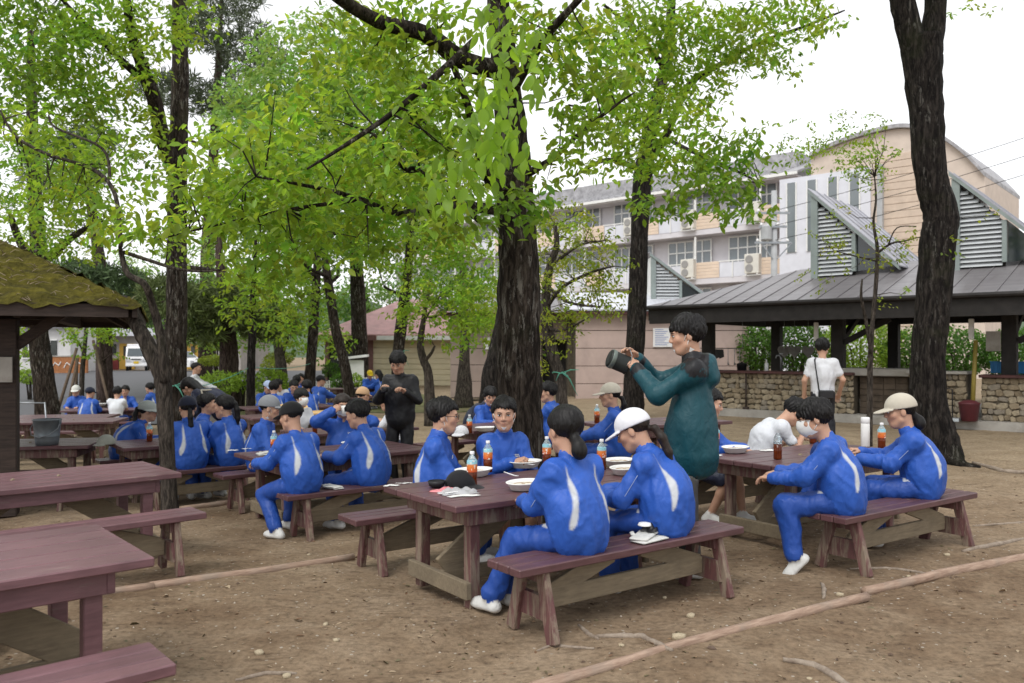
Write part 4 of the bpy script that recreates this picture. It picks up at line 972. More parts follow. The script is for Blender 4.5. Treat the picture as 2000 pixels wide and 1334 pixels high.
def glasses_mesh():
    if 'gl' in _cache: return _cache['gl']
    m = MB()
    for sx in (-1, 1):
        pts = [(sx * .032 + .023 * math.cos(t), .103 - .004 * abs(math.cos(t)), .002 + .016 * math.sin(t)) for t in np.linspace(0, 2 * math.pi, 15)]
        m.tube(pts, .0022, 5, False); m.tube([(sx * .055, .100, .005), (sx * .074, .06, .008), (sx * .080, -.01, .004)], .002, 5)
    m.tube([(-.010, .104, .004), (.010, .104, .004)], .002, 5); _cache['gl'] = m.mesh('glasses', MT['black_plastic'], True); return _cache['gl']
def hand_mesh(curl, h=.0042):
    key = ('hand', curl, h)
    if key in _cache: return _cache[key]
    f = Field((-.10, -.07, -.12), (.08, .22, .05), h); D = f.new()
    f.add(D, ('fc', (0, -.05, 0), (0, .02, 0), .030, .034, .012, I3, (1, 1, .66))); f.add(D, ellip((0, .050, 0), (.040, .052, .0155), .012))
    for bx_, by, L, yaw in ((-.030, .088, .070, -.10), (-.0105, .094, .078, -.03), (.0095, .092, .072, .04), (.0285, .083, .056, .12)):
        p = np.array((bx_, by - .01, 0.)); ang = .12
        for s_, fr in enumerate((.42, .32, .26)):
            ang += R(curl) * (1.0 if s_ else .75); dr = np.array((math.sin(yaw) * math.cos(ang), math.cos(yaw) * math.cos(ang), -math.sin(ang))); q = p + dr * L * fr
            f.add(D, ('rc', p, q, (.0088, .0080, .0074)[s_], (.0080, .0074, .0062)[s_], .003)); p = q
    P = [(-.026, .018, -.004), (-.050, .048, -.014), (-.054, .074, -.026), (-.050, .092, -.036)]; r = [.014, .0115, .010, .0075]
    for a, b, ra, rb in zip(P[:-1], P[1:], r[:-1], r[1:]): f.add(D, ('rc', a, b, ra, rb, .005))
    V, Q = snet(D, f.o, h); _cache[key] = (V, Q); return V, Q
_lat = np.random.default_rng(5).random((32, 32, 32))
def vnoise(P):
    i = np.floor(P).astype(int); f = P - i; f = f * f * (3 - 2 * f); i0 = i % 32; i1 = (i + 1) % 32; r = 0
    for a in (0, 1):
        for b in (0, 1):
            for c in (0, 1):
                w = (f[:, 0] if a else 1 - f[:, 0]) * (f[:, 1] if b else 1 - f[:, 1]) * (f[:, 2] if c else 1 - f[:, 2])
                r = r + w * _lat[(i1 if a else i0)[:, 0], (i1 if b else i0)[:, 1], (i1 if c else i0)[:, 2]]
    return r
def vnormals(V, Q):
    fn = np.cross(V[Q[:, 2]] - V[Q[:, 0]], V[Q[:, 3]] - V[Q[:, 1]]); n = np.zeros_like(V)
    for k_ in range(4): np.add.at(n, Q[:, k_], fn)
    return n / (np.linalg.norm(n, axis=1, keepdims=True) + 1e-12)
def two_bone(a, t, l1, l2, pole):
    a, t = Vector(a), Vector(t); d = t - a; L = min(d.length, (l1 + l2) * .995); d = d.normalized(); t = a + d * L
    x = (l1 * l1 - l2 * l2 + L * L) / (2 * L); hgt = math.sqrt(max(0, l1 * l1 - x * x)); p = Vector(pole); p = (p - d * p.dot(d)).normalized()
    return a + d * x + p * hgt, t
BLUE, WHITE, NAVY, BLACK = (.024, .094, .42), (.66, .68, .72), (.016, .020, .042), (.011, .011, .013)
TEAL = (.006, .058, .076)
PANTS = (.017, .066, .31)
PERSON_N = 0
def person(label, pos, rz, sc=.93, lean=12, side=0, twist=0, head=(0, 10, 0), hl=(-.13, .50, .20), hr_=(.13, .50, .20), fl=None, fr=None, stand=False, top=BLUE, top_kind='jacket', bottom=BLUE, shorts=False,
           shoe=(.62, .62, .60), hair='boy', hairmat='hair_black', cap=None, capcol=None, mask=None, face=True, glasses=False, res=.011, hires=True, curl=(28, 28), palm=((0, 0, -1), (0, 0, -1)), seat=BH_, accents=True, fpitch=(0, 0), ftoe=(.12, -.12), cappitch=0, hood=False, elbow=None, hz_=None, poles=None, bulk=1.0, trim=None):
    """sc scales a 1.70 m figure; hand targets are relative to the hips, forward is +Y, +X the figure's right"""
    global PERSON_N; PERSON_N += 1
    if bottom == BLUE: bottom = PANTS
    S_ = sc; hz = (.90 * S_ if stand else seat + .088 * S_) if hz_ is None else hz_
    la = R(lean); up1 = Vector((math.sin(R(side)) * .5, math.sin(la * .5), math.cos(la * .5))).normalized(); up2 = Vector((math.sin(R(side)), math.sin(la * 1.2), math.cos(la * 1.2))).normalized()
    hip = Vector((0, 0, hz)); tk_ = 1.0 if stand else .90; mid = hip + up1 * .25 * S_ * tk_; nb_ = mid + up2 * .265 * S_ * tk_
    tw = R(twist); sx_ = Vector((math.cos(tw), math.sin(tw), 0)); sx_ = (sx_ - up2 * sx_.dot(up2)).normalized(); fw = up2.cross(sx_)
    shc = nb_ - up2 * .055 * S_; SHL, SHR = shc - sx_ * .150 * S_, shc + sx_ * .150 * S_
    hipx = Vector((.082 * S_, 0, 0))
    pl_, pr_ = poles if poles else ((-.62, -.32, -1), (.62, -.32, -1))
    ELL, WL = two_bone(SHL, hip + Vector(hl) * S_, .272 * S_, .25 * S_, pl_); ELR, WR = two_bone(SHR, hip + Vector(hr_) * S_, .272 * S_, .25 * S_, pr_)
    if fl is None: fl = (-.10, .0, .075 * S_) if stand else (-.09, .40 * S_, .075)
    if fr is None: fr = (.10, .0, .075 * S_) if stand else (.10, .36 * S_, .075)
    HL, HR = hip - hipx, hip + hipx
    KL, AL = two_bone(HL, fl, .415 * S_, .405 * S_, (-.15, 1, .35)); KR, AR = two_bone(HR, fr, .415 * S_, .405 * S_, (.15, 1, .35))
    jk = top_kind == 'jacket'; b_ = (1.02 if jk else 1.0) * S_ * bulk
    tor, slv, pan, ski, sho = [], [], [], [], []
    A1 = np.array([Vector((1, 0, 0)), Vector((0, 1, 0)) - up1 * up1.y, up1]); A1[1] /= np.linalg.norm(A1[1]); A2 = np.array([sx_, fw, up2])
    tor.append(('fc', hip + up1 * .015, mid, (.164 if jk else .156) * b_, .158 * b_, .04, A1, (1, .80, 1))); tor.append(('fc', mid, shc - up2 * .085 * S_, .157 * b_, .146 * b_, .05, A2, (1, .76, .62)))
    if jk: tor.append(('fc', hip + up1 * .02, hip + up1 * .13 * S_, .165 * b_, .184 * b_, .04, A1, (1, .86, 1))); tor.append(('fc', hip + up1 * .09 * S_, hip + up1 * .16 * S_, .184 * b_, .172 * b_, .05, A1, (1, .86, 1)))
    if hood: tor.append(('fc', hip - up1 * .10 * S_, hip + up1 * .05 * S_, .200 * b_, .186 * b_, .04, A1, (1, .98, 1)))
    tor.append(('rc', SHL, SHR, .056 * S_, .056 * S_, .06)); tor.append(('rc', nb_ - up2 * .045, SHL, .048 * S_, .048 * S_, .05)); tor.append(('rc', nb_ - up2 * .045, SHR, .048 * S_, .048 * S_, .05))
    if jk or top_kind == 'shirt': tor.append(('rc', nb_ - up2 * .02 * S_, nb_ + up2 * (.035 if jk else .012) * S_ + fw * .01, .066 * S_, .060 * S_, .02))
    if hood: tor.append(('fc', nb_ - fw * .09 * S_ - up2 * .02, nb_ - fw * .12 * S_ - up2 * .10 * S_, .085 * S_, .07 * S_, .03, A2, (1.25, .8, 1)))
    for SH, EL, Wr in ((SHL, ELL, WL), (SHR, ELR, WR)):
        if top_kind == 'tee':
            mid_a = SH.lerp(EL, .62); slv.append(('rc', SH, mid_a, .058 * S_, .054 * S_, .03)); ski.append(('rc', SH.lerp(EL, .4), EL, .042 * S_, .038 * S_, .02)); ski.append(('rc', EL, Wr, .038 * S_, .027 * S_, .02))
        else:
            q = 1.16 if jk else .92
            slv.append(('rc', SH - up2 * .016, EL, .051 * S_ * q, .054 * S_ * q, .03)); slv.append(('rc', EL, EL.lerp(Wr, .93), .053 * S_ * q, .040 * S_ * q, .03)); ski.append(('rc', EL.lerp(Wr, .8), Wr, .028 * S_, .026 * S_, .01))
    pan.append(('fc', hip - Vector((0, 0, .01)), hip + up1 * .06 * S_, .142 * S_, .138 * S_, .04, A1, (1, .80, .9)))
    for H_, K_, A_ in ((HL, KL, AL), (HR, KR, AR)):
        if shorts:
            pan.append(('rc', H_, K_.lerp(H_, .12), .088 * S_, .076 * S_, .04)); ski.append(('rc', H_.lerp(K_, .6), K_, .058 * S_, .052 * S_, .02)); ski.append(('rc', K_, K_.lerp(A_, .4), .052 * S_, .050 * S_, .02)); ski.append(('rc', K_.lerp(A_, .4), A_, .050 * S_, .034 * S_, .02))
        else:
            pan.append(('rc', H_, K_, (.078 if stand else .094) * S_, (.070 if stand else .078) * S_, .04)); pan.append(('rc', K_, A_.lerp(K_, .10), .076 * S_, .066 * S_, .03)); ski.append(('rc', K_.lerp(A_, .8), A_, .033 * S_, .033 * S_, .01))
    for A_, K_, yaw, pit in ((AL, KL, ftoe[0], fpitch[0]), (AR, KR, ftoe[1], fpitch[1])):
        dr = Vector((-math.sin(yaw) * math.cos(pit), math.cos(yaw) * math.cos(pit), math.sin(pit))); dn = Vector((0, 0, -1)); dn = (dn - dr * dn.dot(dr)).normalized()
        heel = A_ - dr * .045 * S_ + dn * .040 * S_; ball = A_ + dr * .105 * S_ + dn * .046 * S_; toe = A_ + dr * .160 * S_ + dn * .050 * S_
        sd_ = dr.cross(dn); AF = np.array([sd_, dr, dn]); sho.append(('fc', heel + dn * .012, ball + dn * .012, .043 * S_, .047 * S_, .006, AF, (1, 1, .55))); sho.append(('fc', ball + dn * .012, toe + dn * .010, .047 * S_, .036 * S_, .006, AF, (1, 1, .55))); sho.append(('rc', heel, ball, .037 * S_, .036 * S_, .015)); sho.append(('rc', ball, toe, .036 * S_, .028 * S_, .015)); sho.append(('rc', A_, ball + dr * -.03, .040 * S_, .034 * S_, .02)); sho.append(('rc', A_ + Vector((0, 0, .01)), heel, .038 * S_, .036 * S_, .02))
    # neck and head frame
    nt_ = nb_ + (up2 * .064 + Vector((0, 1, 0)) * .012) * S_
    RH = Matrix.Rotation(R(head[0]), 3, 'Z') @ Matrix.Rotation(R(-head[1]), 3, 'X') @ Matrix.Rotation(R(head[2]), 3, 'Y')
    HS_ = S_ * (1.20 if S_ < .97 else 1.07)
    hc = nt_ + RH @ Vector((0, .024, .105)) * HS_
    ski.append(('rc', nb_ - up2 * .05, nt_ + RH @ Vector((0, .0, .03)) * S_, .050 * S_, .048 * S_, .02))
    allp = tor + slv + pan + ski + sho
    P_ = np.array([np.minimum(np.array(p[1]), np.array(p[2])) - max(p[3], p[4]) * 1.3 for p in allp]).min(0) - .04; Q_ = np.array([np.maximum(np.array(p[1]), np.array(p[2])) + max(p[3], p[4]) * 1.3 for p in allp]).max(0) + .04
    f = Field(P_, Q_, res); D = {}
    for nm, prs in (('tor', tor), ('slv', slv), ('pan', pan), ('ski', ski), ('sho', sho)):
        d = f.new()
        for p in prs: f.add(d, p)
        D[nm] = d
    X, Y, Z = f.grid(); ph = PERSON_N * 1.7
    fold = np.sin(13 * Z + 8 * X - 10 * Y + ph * 2) + .6 * np.sin(21 * X - 17 * Z + 12 * Y + 1.5 * np.sin(9 * Z + ph))
    amp = (.0040 if jk else .0028) * S_
    jac = smin(D['tor'], D['slv'], .065) + (amp * fold).astype(np.float32)
    if hood: D['pan'] = np.maximum(D['pan'], .012 - D['tor'])
    legf = D['pan'] + (.0042 * S_ * fold).astype(np.float32)
    # seat: flatten against the bench
    allD = np.minimum(np.minimum(jac, legf), np.minimum(D['ski'], D['sho']))
    if not stand: pass
    V, Q = snet(allD, f.o, res)
    V0 = V
    gi = np.clip(np.rint((V - f.o) / res).astype(int), 0, np.array(f.n) - 1); G = tuple(gi.T)
    st = np.stack([D['tor'][G] + amp * .5, D['slv'][G] + amp * .5, legf[G], D['ski'][G], D['sho'][G]], 1); st[:, 0] = np.minimum(st[:, 0], jac[G] + (D['tor'][G] > D['slv'][G]) * .02); cls = st.argmin(1)
    pal = np.array([top, top, bottom, SKIN, shoe], float); col = pal[cls]
    if not shorts:
        for A_ in (AL, AR): col[(cls == 3) & (np.linalg.norm(V - np.array(A_), axis=1) < .13)] = np.array((.03, .035, .06))
    if jk and accents:
        up = (nb_ - hip).normalized(); rt = (sx_ + Vector((1, 0, 0))).normalized(); rt = (rt - up * rt.dot(up)).normalized(); fd = up.cross(rt); W_ = V - np.array(hip)
        x = W_ @ np.array(rt) / S_; z = W_ @ np.array(up) / S_; sag = .0
        y = W_ @ np.array(fd) / S_; t = np.clip((z - .06) / .385, 0, 1); xc = .152 - .040 * t - .02 * np.sin(3 * t); wd = .021 * np.sin(np.pi * t ** .6) ** 1.1 * (1.1 - .45 * t) + .004 * np.sin(9 * t + ph)
        ok = ((cls == 0) | (cls == 1)) & (y < .035) & (z > .06) & (z < .445) & (D['tor'][G] < .03)
        pw_ = np.clip((wd - np.abs(np.abs(x) - xc)) / .010 + .5, 0, 1)[:, None] * ok[:, None]; col = col * (1 - pw_) + np.array((.50, .52, .55)) * pw_
        hp = V - np.array(hip); tri = (cls == 2) & (np.abs(np.abs(hp[:, 0]) - .125 * S_) < .03) & (hp[:, 1] > .10 * S_) & (hp[:, 1] < .17 * S_) & (hp[:, 2] > .0); col[tri] = np.array((.5, .52, .55))
    if trim is not None:   # darker shoulders and cuffs on the teal coat
        up = (nb_ - hip).normalized(); z = (V - np.array(hip)) @ np.array(up) / S_
        ua = np.minimum(np.linalg.norm(V - np.array(SHL), axis=1), np.linalg.norm(V - np.array(SHR), axis=1))
        yk = (cls <= 1) & ((z > .415) & (D['tor'][G] < .02) & (((V - np.array(shc)) @ np.array(fw)) > -.10) & (ua > .05 * S_))
        col[yk] = np.array(trim)
        for EL, Wr in ((ELL, WL), (ELR, WR)):
            dd = np.linalg.norm(V - np.array(EL.lerp(Wr, .86)), axis=1); col[(cls == 1) & (dd < .055)] = np.array(trim)
    nrm = vnormals(V, Q); W_ = V * np.array((1.0, 1.0, .62)) + PERSON_N * 3.1
    wv = np.stack([vnoise(W_ * 5 + 11), vnoise(W_ * 5 + 37), vnoise(W_ * 5 + 71)], 1) * .16
    W2 = np.stack([W_[:, 0] + .55 * W_[:, 2], W_[:, 1] - .45 * W_[:, 2], W_[:, 2] * .34], 1)
    cr0 = 1 - np.abs(2 * vnoise((W2 + wv) * 6.5 + 3) - 1) * 1.7; cr_ = 1 - np.abs(2 * vnoise((W2 + wv) * 13) - 1) * 1.7; cr2 = 1 - np.abs(2 * vnoise((W_ + wv * 1.4) * 24 + 5) - 1) * 1.5
    disp = (.011 * (np.clip(cr0, -.3, 1) - .25) + .0115 * (np.clip(cr_, -.3, 1) - .25) + .006 * (cr2 - .25)) * S_ * (.45 if hood else 1.0 if jk else .6); disp = np.where(cls <= 1, disp, np.where(cls == 2, disp * .8, 0.0)); V = V + nrm * disp[:, None]
    midx = (cls[Q[:, 0]] == 3).astype(int)
    parts = [(V, Q, col, midx)]
    hv, hq, hcol = head_mesh(.0062 if hires else .011); hv = hv * HS_ @ np.array(RH).T + np.array(hc); parts.append((hv, hq, hcol, np.ones(len(hq), int)))
    for Wr, EL, s_, cu, pd in ((WL, ELL, 1, curl[0], palm[0]), (WR, ELR, -1, curl[1], palm[1])):
        v, q = hand_mesh(cu, .0046 if hires else .008); v = v.copy()
        if s_ > 0: v[:, 0] *= -1; q = q[:, ::-1]
        yv = (Wr - EL).normalized(); zv = -Vector(pd); zv = zv - yv * zv.dot(yv)
        if zv.length < 1e-3: zv = Vector((0, -1, 0)) - yv * -yv.y
        zv.normalize(); xv = yv.cross(zv); B = np.array([xv, yv, zv])
        v = (v * S_ * 1.0) @ B + np.array(Wr); parts.append((v, q, np.tile(SKIN * .96, (len(v), 1)), np.ones(len(q), int)))
    off = 0; VV, QQ, CC, MM = [], [], [], []
    for v, q, c_, m_ in parts: VV.append(v); QQ.append(q + off); CC.append(c_); MM.append(m_); off += len(v)
    me = npmesh('person', np.concatenate(VV), np.concatenate(QQ), [MT['cloth'], MT['skin']], True, np.concatenate(CC), np.concatenate(MM))
    o = link('person', me, None, pos, rz, label=label, cat='person', group='people eating and standing in the yard')
    HM = Matrix.Translation(hc) @ RH.to_4x4() @ Matrix.Scale(HS_, 4)
    def attach(nm, data, M=None):
        c_ = bpy.data.objects.new(nm, data); C.objects.link(c_); c_.parent = o; c_.matrix_basis = HM @ M if M is not None else HM; return c_
    attach('hair', hair_mesh(hair, hairmat, bool(cap)), Matrix.Scale(.965, 4) if cap else None)
    if cap: attach('cap', cap_mesh(cap, capcol), Matrix.Rotation(R(-cappitch), 4, 'X'))
    if mask: attach('face_mask', mask_mesh(mask == 'chin'))
    if glasses: attach('glasses', glasses_mesh())
    if face:
        for e, ir, eb, lid in eye_meshes():
            ee = attach('eye', e); attach('eyebrow', eb); 
            c_ = bpy.data.objects.new('iris', ir); C.objects.link(c_); c_.parent = ee
            c_ = bpy.data.objects.new('eyelid', lid); C.objects.link(c_); c_.parent = ee
    if jk and accents and hires:
        for SH, EL, s_ in ((SHL, ELL, -1), (SHR, ELR, 1)):
            ax_ = (EL - SH).normalized(); od = (-fw * .8 + sx_ * s_ * .5 + Vector((0, 0, .25))); od = (od - ax_ * od.dot(ax_)).normalized(); m = MB()
            m.tube([SH.lerp(EL, t_) + od * ((.062 + (.053 - .062) * t_) * 1.16 * S_ + .004) for t_ in np.linspace(.28, 1.0, 7)], .0022, 5); c_ = mk('piping', m, MT['piping_grey'], o, smooth=True)
    mw = Matrix.Translation(Vector(pos)) @ Matrix.Rotation(rz, 4, 'Z')
    return o, dict(wl=mw @ WL, wr=mw @ WR, ell=mw @ ELL, elr=mw @ ELR, head=mw @ HM, chest=mw @ (shc - up2 * .1 * S_), mw=mw, fw=fw, sx=sx_, up2=up2, shc=shc, b=b_, S=S_, nb=mw @ nb_)
def seated(key, side, px, label, off=0.0, turn=0, **kw):
    p, a = seat_at(key, side, px, off); return person(label, p, a + R(turn), **kw)
def standing(px, d, rz, label, **kw):
    p = on_ground(px, d); return person(label, p, R(rz), stand=True, seat=0, **kw)
N1 = dict(res=.0105)
FAR = dict(res=.017, hires=False, face=False)
FARF = dict(res=.017, hires=False, face=True)
VFAR = dict(res=.024, hires=False, face=False)
BEIGE, GREYC, WCAP, NAVC, TAN = (.50, .46, .38), (.24, .25, .27), (.72, .72, .76), (.014, .017, .033), (.50, .32, .18)
PE = {}
PE['P1'] = seated('T1', -1, 1130, 'student in blue tracksuit with black hair in a low bun, seen from behind', lean=10, head=(-6, 8, 0), hair='bun', face=False, hl=(-.10, .44, .16), hr_=(.10, .46, .18), fl=(-.30, .46, .075), fr=(-.14, .52, .075), **N1)
PE['P2'] = seated('T1', -1, 1308, 'student in blue tracksuit and white cap bending over a meal tray', lean=22, turn=18, head=(14, 26, 0), hair='lowpony', hairmat='hair_brown', cap='baseball', capcol=WCAP, face=True, hl=(-.16, .48, .12), hr_=(.06, .52, .14), **N1)
PE['P3'] = seated('T1', 1, 848, 'student in blue tracksuit and black-rimmed glasses, mask under the chin', lean=4, turn=52, head=(6, 4, 0), mask='chin', glasses=True, hl=(-.10, .34, .02), hr_=(.10, .34, .02), **N1)
PE['P4'] = seated('T1', 1, 978, 'student in blue jacket facing the camera and lifting a white spoon', lean=8, turn=-14, head=(-22, 4, 0), mask='chin', shorts=True, bottom=NAVY, hl=(-.12, .40, .10), hr_=(.02, .38, .27), curl=(30, 62), palm=((0, 0, -1), (-.6, .2, -.6)), **N1)
PE['P6'] = seated('TR', -1, 1650, 'masked student in blue tracksuit with one shoe sole turned to the camera', lean=18, turn=24, head=(16, 18, 0), hair='bowl', mask='face', hl=(-.20, .50, .16), hr_=(.10, .52, .16), fr=(.06, .26, .46), fl=(-.20, .30, .08), fpitch=(-.75, .15), ftoe=(.5, 1.75), **N1)
PE['P7'] = seated('TR', -1, 1806, 'student in blue tracksuit and beige cap drinking beside the big dark trunk', lean=16, turn=30, head=(12, 10, 0), hair='bun', cap='baseball', capcol=BEIGE, hl=(-.10, .50, .22), hr_=(.08, .50, .26), curl=(45, 55), **N1)
PE['P8'] = seated('TR', 1, 1478, 'student in white T-shirt bent low over the food across the table', lean=40, turn=62, head=(0, 46, 0), top=WHITE, top_kind='tee', bottom=NAVY, hair='boy', hl=(-.14, .56, .18), hr_=(.05, .50, .26), curl=(40, 55), res=.012)
PE['P9'] = seated('TR', 1, 1352, 'student in blue jacket and dark shorts half hidden by the man in teal', lean=14, turn=24, head=(10, 12, 0), shorts=True, bottom=NAVY, hl=(-.10, .50, .18), hr_=(.10, .46, .20), fl=(-.10, .44, .075), fr=(.10, .20, .08), res=.012)
PE['P5'] = standing(1350, 5.7, 78, 'standing man in a teal hooded coat holding up a dark camping pot', sc=1.05, lean=-2, head=(9, 8, 0), hair='man', mask='chin', top=TEAL, trim=(.010, .010, .012), bottom=(.06, .058, .055), hood=True, accents=False, hl=(-.05, .36, .47), hr_=(.08, .37, .53), poles=((-.5, -.1, -1), (.7, -.1, -1)), curl=(22, 26), palm=((.55, .2, -.5), (-.55, .2, -.5)), bulk=.90, res=.0115)
PE['P14'] = seated('TM', -1, 592, 'student in blue tracksuit and black cap from behind at the table end', lean=16, turn=8, head=(14, 12, 0), hair='crop', cap='baseball', capcol=BLACK, face=False, hl=(-.22, .48, .16), hr_=(.24, .46, .14), fl=(-.20, .10, .075), fr=(.10, .38, .075), res=.012)
PE['P15'] = seated('TM', -1, 728, 'bare-headed student in blue tracksuit from behind on the glove bench', lean=18, turn=14, head=(22, 14, 0), face=False, hl=(-.22, .48, .18), hr_=(.10, .50, .18), fl=(-.26, .20, .075), res=.012)
PE['P16'] = seated('TM', 1, 668, 'masked student in blue jacket lifting both hands to the face', lean=2, turn=-22, head=(8, 2, 0), hair='long', hairmat='hair_brown', mask='face', hl=(-.16, .18, .58), hr_=(.13, .20, .60), poles=((-1, .1, -.5), (1, .1, -.5)), curl=(55, 55), palm=((.6, -.6, 0), (-.6, -.6, 0)), res=.012)
PE['P20'] = seated('TM', 1, 508, 'student in blue jacket and round grey cap, mask under the chin', lean=8, turn=52, head=(8, 6, 0), hair='crop', cap='round', capcol=GREYC, mask='chin', shorts=True, bottom=NAVY, hl=(-.12, .40, .16), hr_=(.06, .36, .28), curl=(30, 60), res=.012)
PE['P21'] = seated('TP', -1, 452, 'student in blue tracksuit with long black ponytail seen from behind', lean=10, turn=16, head=(34, 6, 0), hair='pony', face=False, hl=(-.18, .44, .18), hr_=(.08, .46, .16), res=.013)
PE['P22'] = seated('TP', -1, 374, 'student in blue tracksuit and navy cap beside the slim trunk', lean=14, head=(-6, 8, 0), hair='lowpony', cap='baseball', capcol=NAVC, face=False, hl=(-.12, .48, .16), hr_=(.14, .48, .16), res=.013)
PE['P24'] = seated('TP', 1, 238, 'student in blue jacket and grey wide-brimmed cap leaning on folded arms', lean=38, turn=76, head=(0, 4, 0), hair='pony', cap='sun', capcol=(.33, .36, .34), hl=(-.16, .52, .14), hr_=(.02, .52, .14), res=.013)
p_ = Vector((atx(386, 10.9), 10.9, 0)); p_.z = g(p_.x, p_.y)
PE['P23'] = person('student with black hair in profile behind the navy-capped one', p_, R(-70), lean=12, head=(0, 0, 0), face=True, **dict(FAR, face=True) if False else dict(res=.016, hires=False))
PE['P25'] = standing(436, 11.6, 78, 'adult in navy jacket with beige shoulder bag leaning over a table', sc=1.0, lean=58, head=(0, 48, 0), top=NAVY, bottom=(.014, .015, .022), hair='long', accents=False, hl=(-.12, .50, .10), hr_=(.10, .52, .06), res=.014, hires=True, fl=(-.1, -.12, .075), fr=(.1, .05, .075))
PE['P32'] = standing(782, 10.1, 172, 'standing man in black clothes looking down at a small camera', sc=1.02, lean=4, head=(0, 26, 0), top=BLACK, top_kind='shirt', bottom=BLACK, hair='man', accents=False, hl=(-.13, .30, .34), hr_=(.13, .28, .36), curl=(50, 50), bulk=1.14, res=.014)
PE['P43'] = standing(1607, 12.0, -10, 'standing man in white short-sleeved shirt and shoulder strap, back turned', sc=1.01, lean=2, head=(-14, 4, 0), top=(.62, .63, .66), top_kind='tee', bottom=(.015, .016, .022), shoe=BLACK, hair='man', face=False, hl=(-.24, .08, -.02), hr_=(.25, .12, .02), res=.014)
PE['P10'] = seated('TB', -1, 1196, 'student in blue jacket and beige cap with ponytail behind the table bottles', lean=8, turn=48, head=(10, 4, 0), hair='lowpony', cap='baseball', capcol=BEIGE, face=True, hl=(-.14, .46, .14), hr_=(.08, .46, .14), res=.014)
PE['P11'] = seated('TC2', -1, 1082, 'dark-haired student in blue jacket just right of the thick trunk', lean=6, turn=30, head=(20, 4, 0), face=False, res=.014)
PE['P12'] = seated('TC2', 1, 945, 'student in blue jacket bending beside a white cap, left of the thick trunk', lean=24, turn=-6, head=(-24, 14, 0), hair='bowl', mask='chin', res=.014)
PE['P13'] = person('grey-haired man in navy clothes sitting with head bowed', on_ground(925, 13.2), R(-120), sc=.98, lean=34, head=(0, 30, 0), top=NAVY, bottom=NAVY, hair='crop', hairmat='hair_grey', cap=None, accents=False, res=.017, hires=False, seat=.40, hl=(-.1, .4, .0), hr_=(.1, .4, .0))
PE['P18'] = seated('TM2', 1, 582, 'masked student in white T-shirt facing the camera behind the black cap', lean=8, turn=8, head=(4, 4, 0), top=WHITE, top_kind='tee', bottom=NAVY, mask='face', hair='bowl', hl=(-.14, .44, .14), hr_=(.14, .44, .14), res=.014)
PE['P17'] = seated('TM2', 1, 692, 'student in white T-shirt and tan cap turned away behind the raised hands', lean=12, turn=60, head=(40, 10, 0), top=WHITE, top_kind='tee', bottom=NAVY, cap='round', capcol=TAN, face=False, hair='crop', res=.016, hires=False)
PE['P19'] = seated('TM2', -1, 778, 'student in white T-shirt with bare head seen from behind at the table', lean=14, turn=40, head=(14, 8, 0), top=WHITE, top_kind='tee', bottom=NAVY, face=False, hair='boy', res=.014)
# far tables
PE['F1'] = seated('T5', -1, 538, 'far student in blue with dark hair, back to the camera, beside white cap', lean=14, head=(-20, 8, 0), **FAR)
PE['F2'] = seated('T5', -1, 604, 'far student in blue with back to the camera behind the masked white shirt', lean=14, head=(14, 6, 0), **FAR)
PE['F3'] = seated('T5', 1, 568, 'far student in blue bending over the crowded table', lean=26, head=(-10, 18, 0), **FARF)
PE['F4'] = seated('T5', 1, 517, 'far student in a pale blue cap at the crowded table', lean=18, cap='baseball', capcol=(.45, .55, .75), head=(20, 20, 0), **FARF)
PE['F5'] = person('far student in white shirt seated behind the crowded table', on_ground(556, 20.4), R(160), top=WHITE, top_kind='tee', bottom=NAVY, lean=26, head=(0, 26, 0), **FARF)
PE['F6'] = person('far student in blue with short hair beside the leaning trunk', on_ground(580, 20.8), R(20), lean=8, head=(0, 0, 0), **FAR)
PE['F7'] = person('far student raising a hand to drink behind the crowded table', on_ground(589, 23.5), R(170), lean=6, head=(0, -4, 0), hr_=(.08, .26, .48), **FARF)
PE['F8'] = person('far student in blue and black cap beside the two trunks', on_ground(622, 20.0), R(-35), lean=2, hair='crop', cap='baseball', capcol=BLACK, head=(-30, 6, 0), **FAR)
PE['F9'] = seated('T6', 1, 719, 'far student in blue and bright yellow hat eating by the white fence', lean=22, cap='round', capcol=(.62, .45, .02), hair='crop', head=(0, 18, 0), **FARF)
PE['F10'] = seated('T6', -1, 744, 'far student in blue with long hair beside the man in black', lean=8, turn=30, hair='long', **FAR)
PE['F11'] = seated('TF1', -1, 171, 'roadside student in blue and dark cap seen from behind', lean=14, hair='crop', cap='baseball', capcol=NAVC, head=(-26, 6, 0), **FAR)
PE['F12'] = seated('TF1', -1, 226, 'roadside student in white T-shirt seen from behind', lean=14, top=WHITE, top_kind='tee', head=(0, 8, 0), **FAR)
PE['F13'] = seated('TF1', 1, 252, 'roadside student in blue leaning one arm out over the table', lean=22, turn=-14, head=(16, 8, 0), hr_=(-.1, .5, .2), hl=(-.4, .44, .16), **FARF)
PE['F14'] = seated('TF1', 1, 152, 'roadside student in blue and white cap across the table', lean=14, hair='crop', cap='baseball', capcol=(.6, .6, .56), **FARF)
PE['F15'] = person('far student in blue sitting alone beside the road left of the thick double trunk', on_ground(300, 21.5), R(75), lean=8, head=(0, 10, 0), hl=(-.1, .4, .1), hr_=(.1, .4, .1), **FARF)
PE['F16'] = standing(378, 18.5, -80, 'far standing man in white shirt and dark vest in profile', sc=.98, lean=2, head=(0, 4, 0), top=(.6, .61, .63), top_kind='shirt', bottom=(.015, .016, .022), hair='crop', **FARF)
print('people', time.time() - T0)
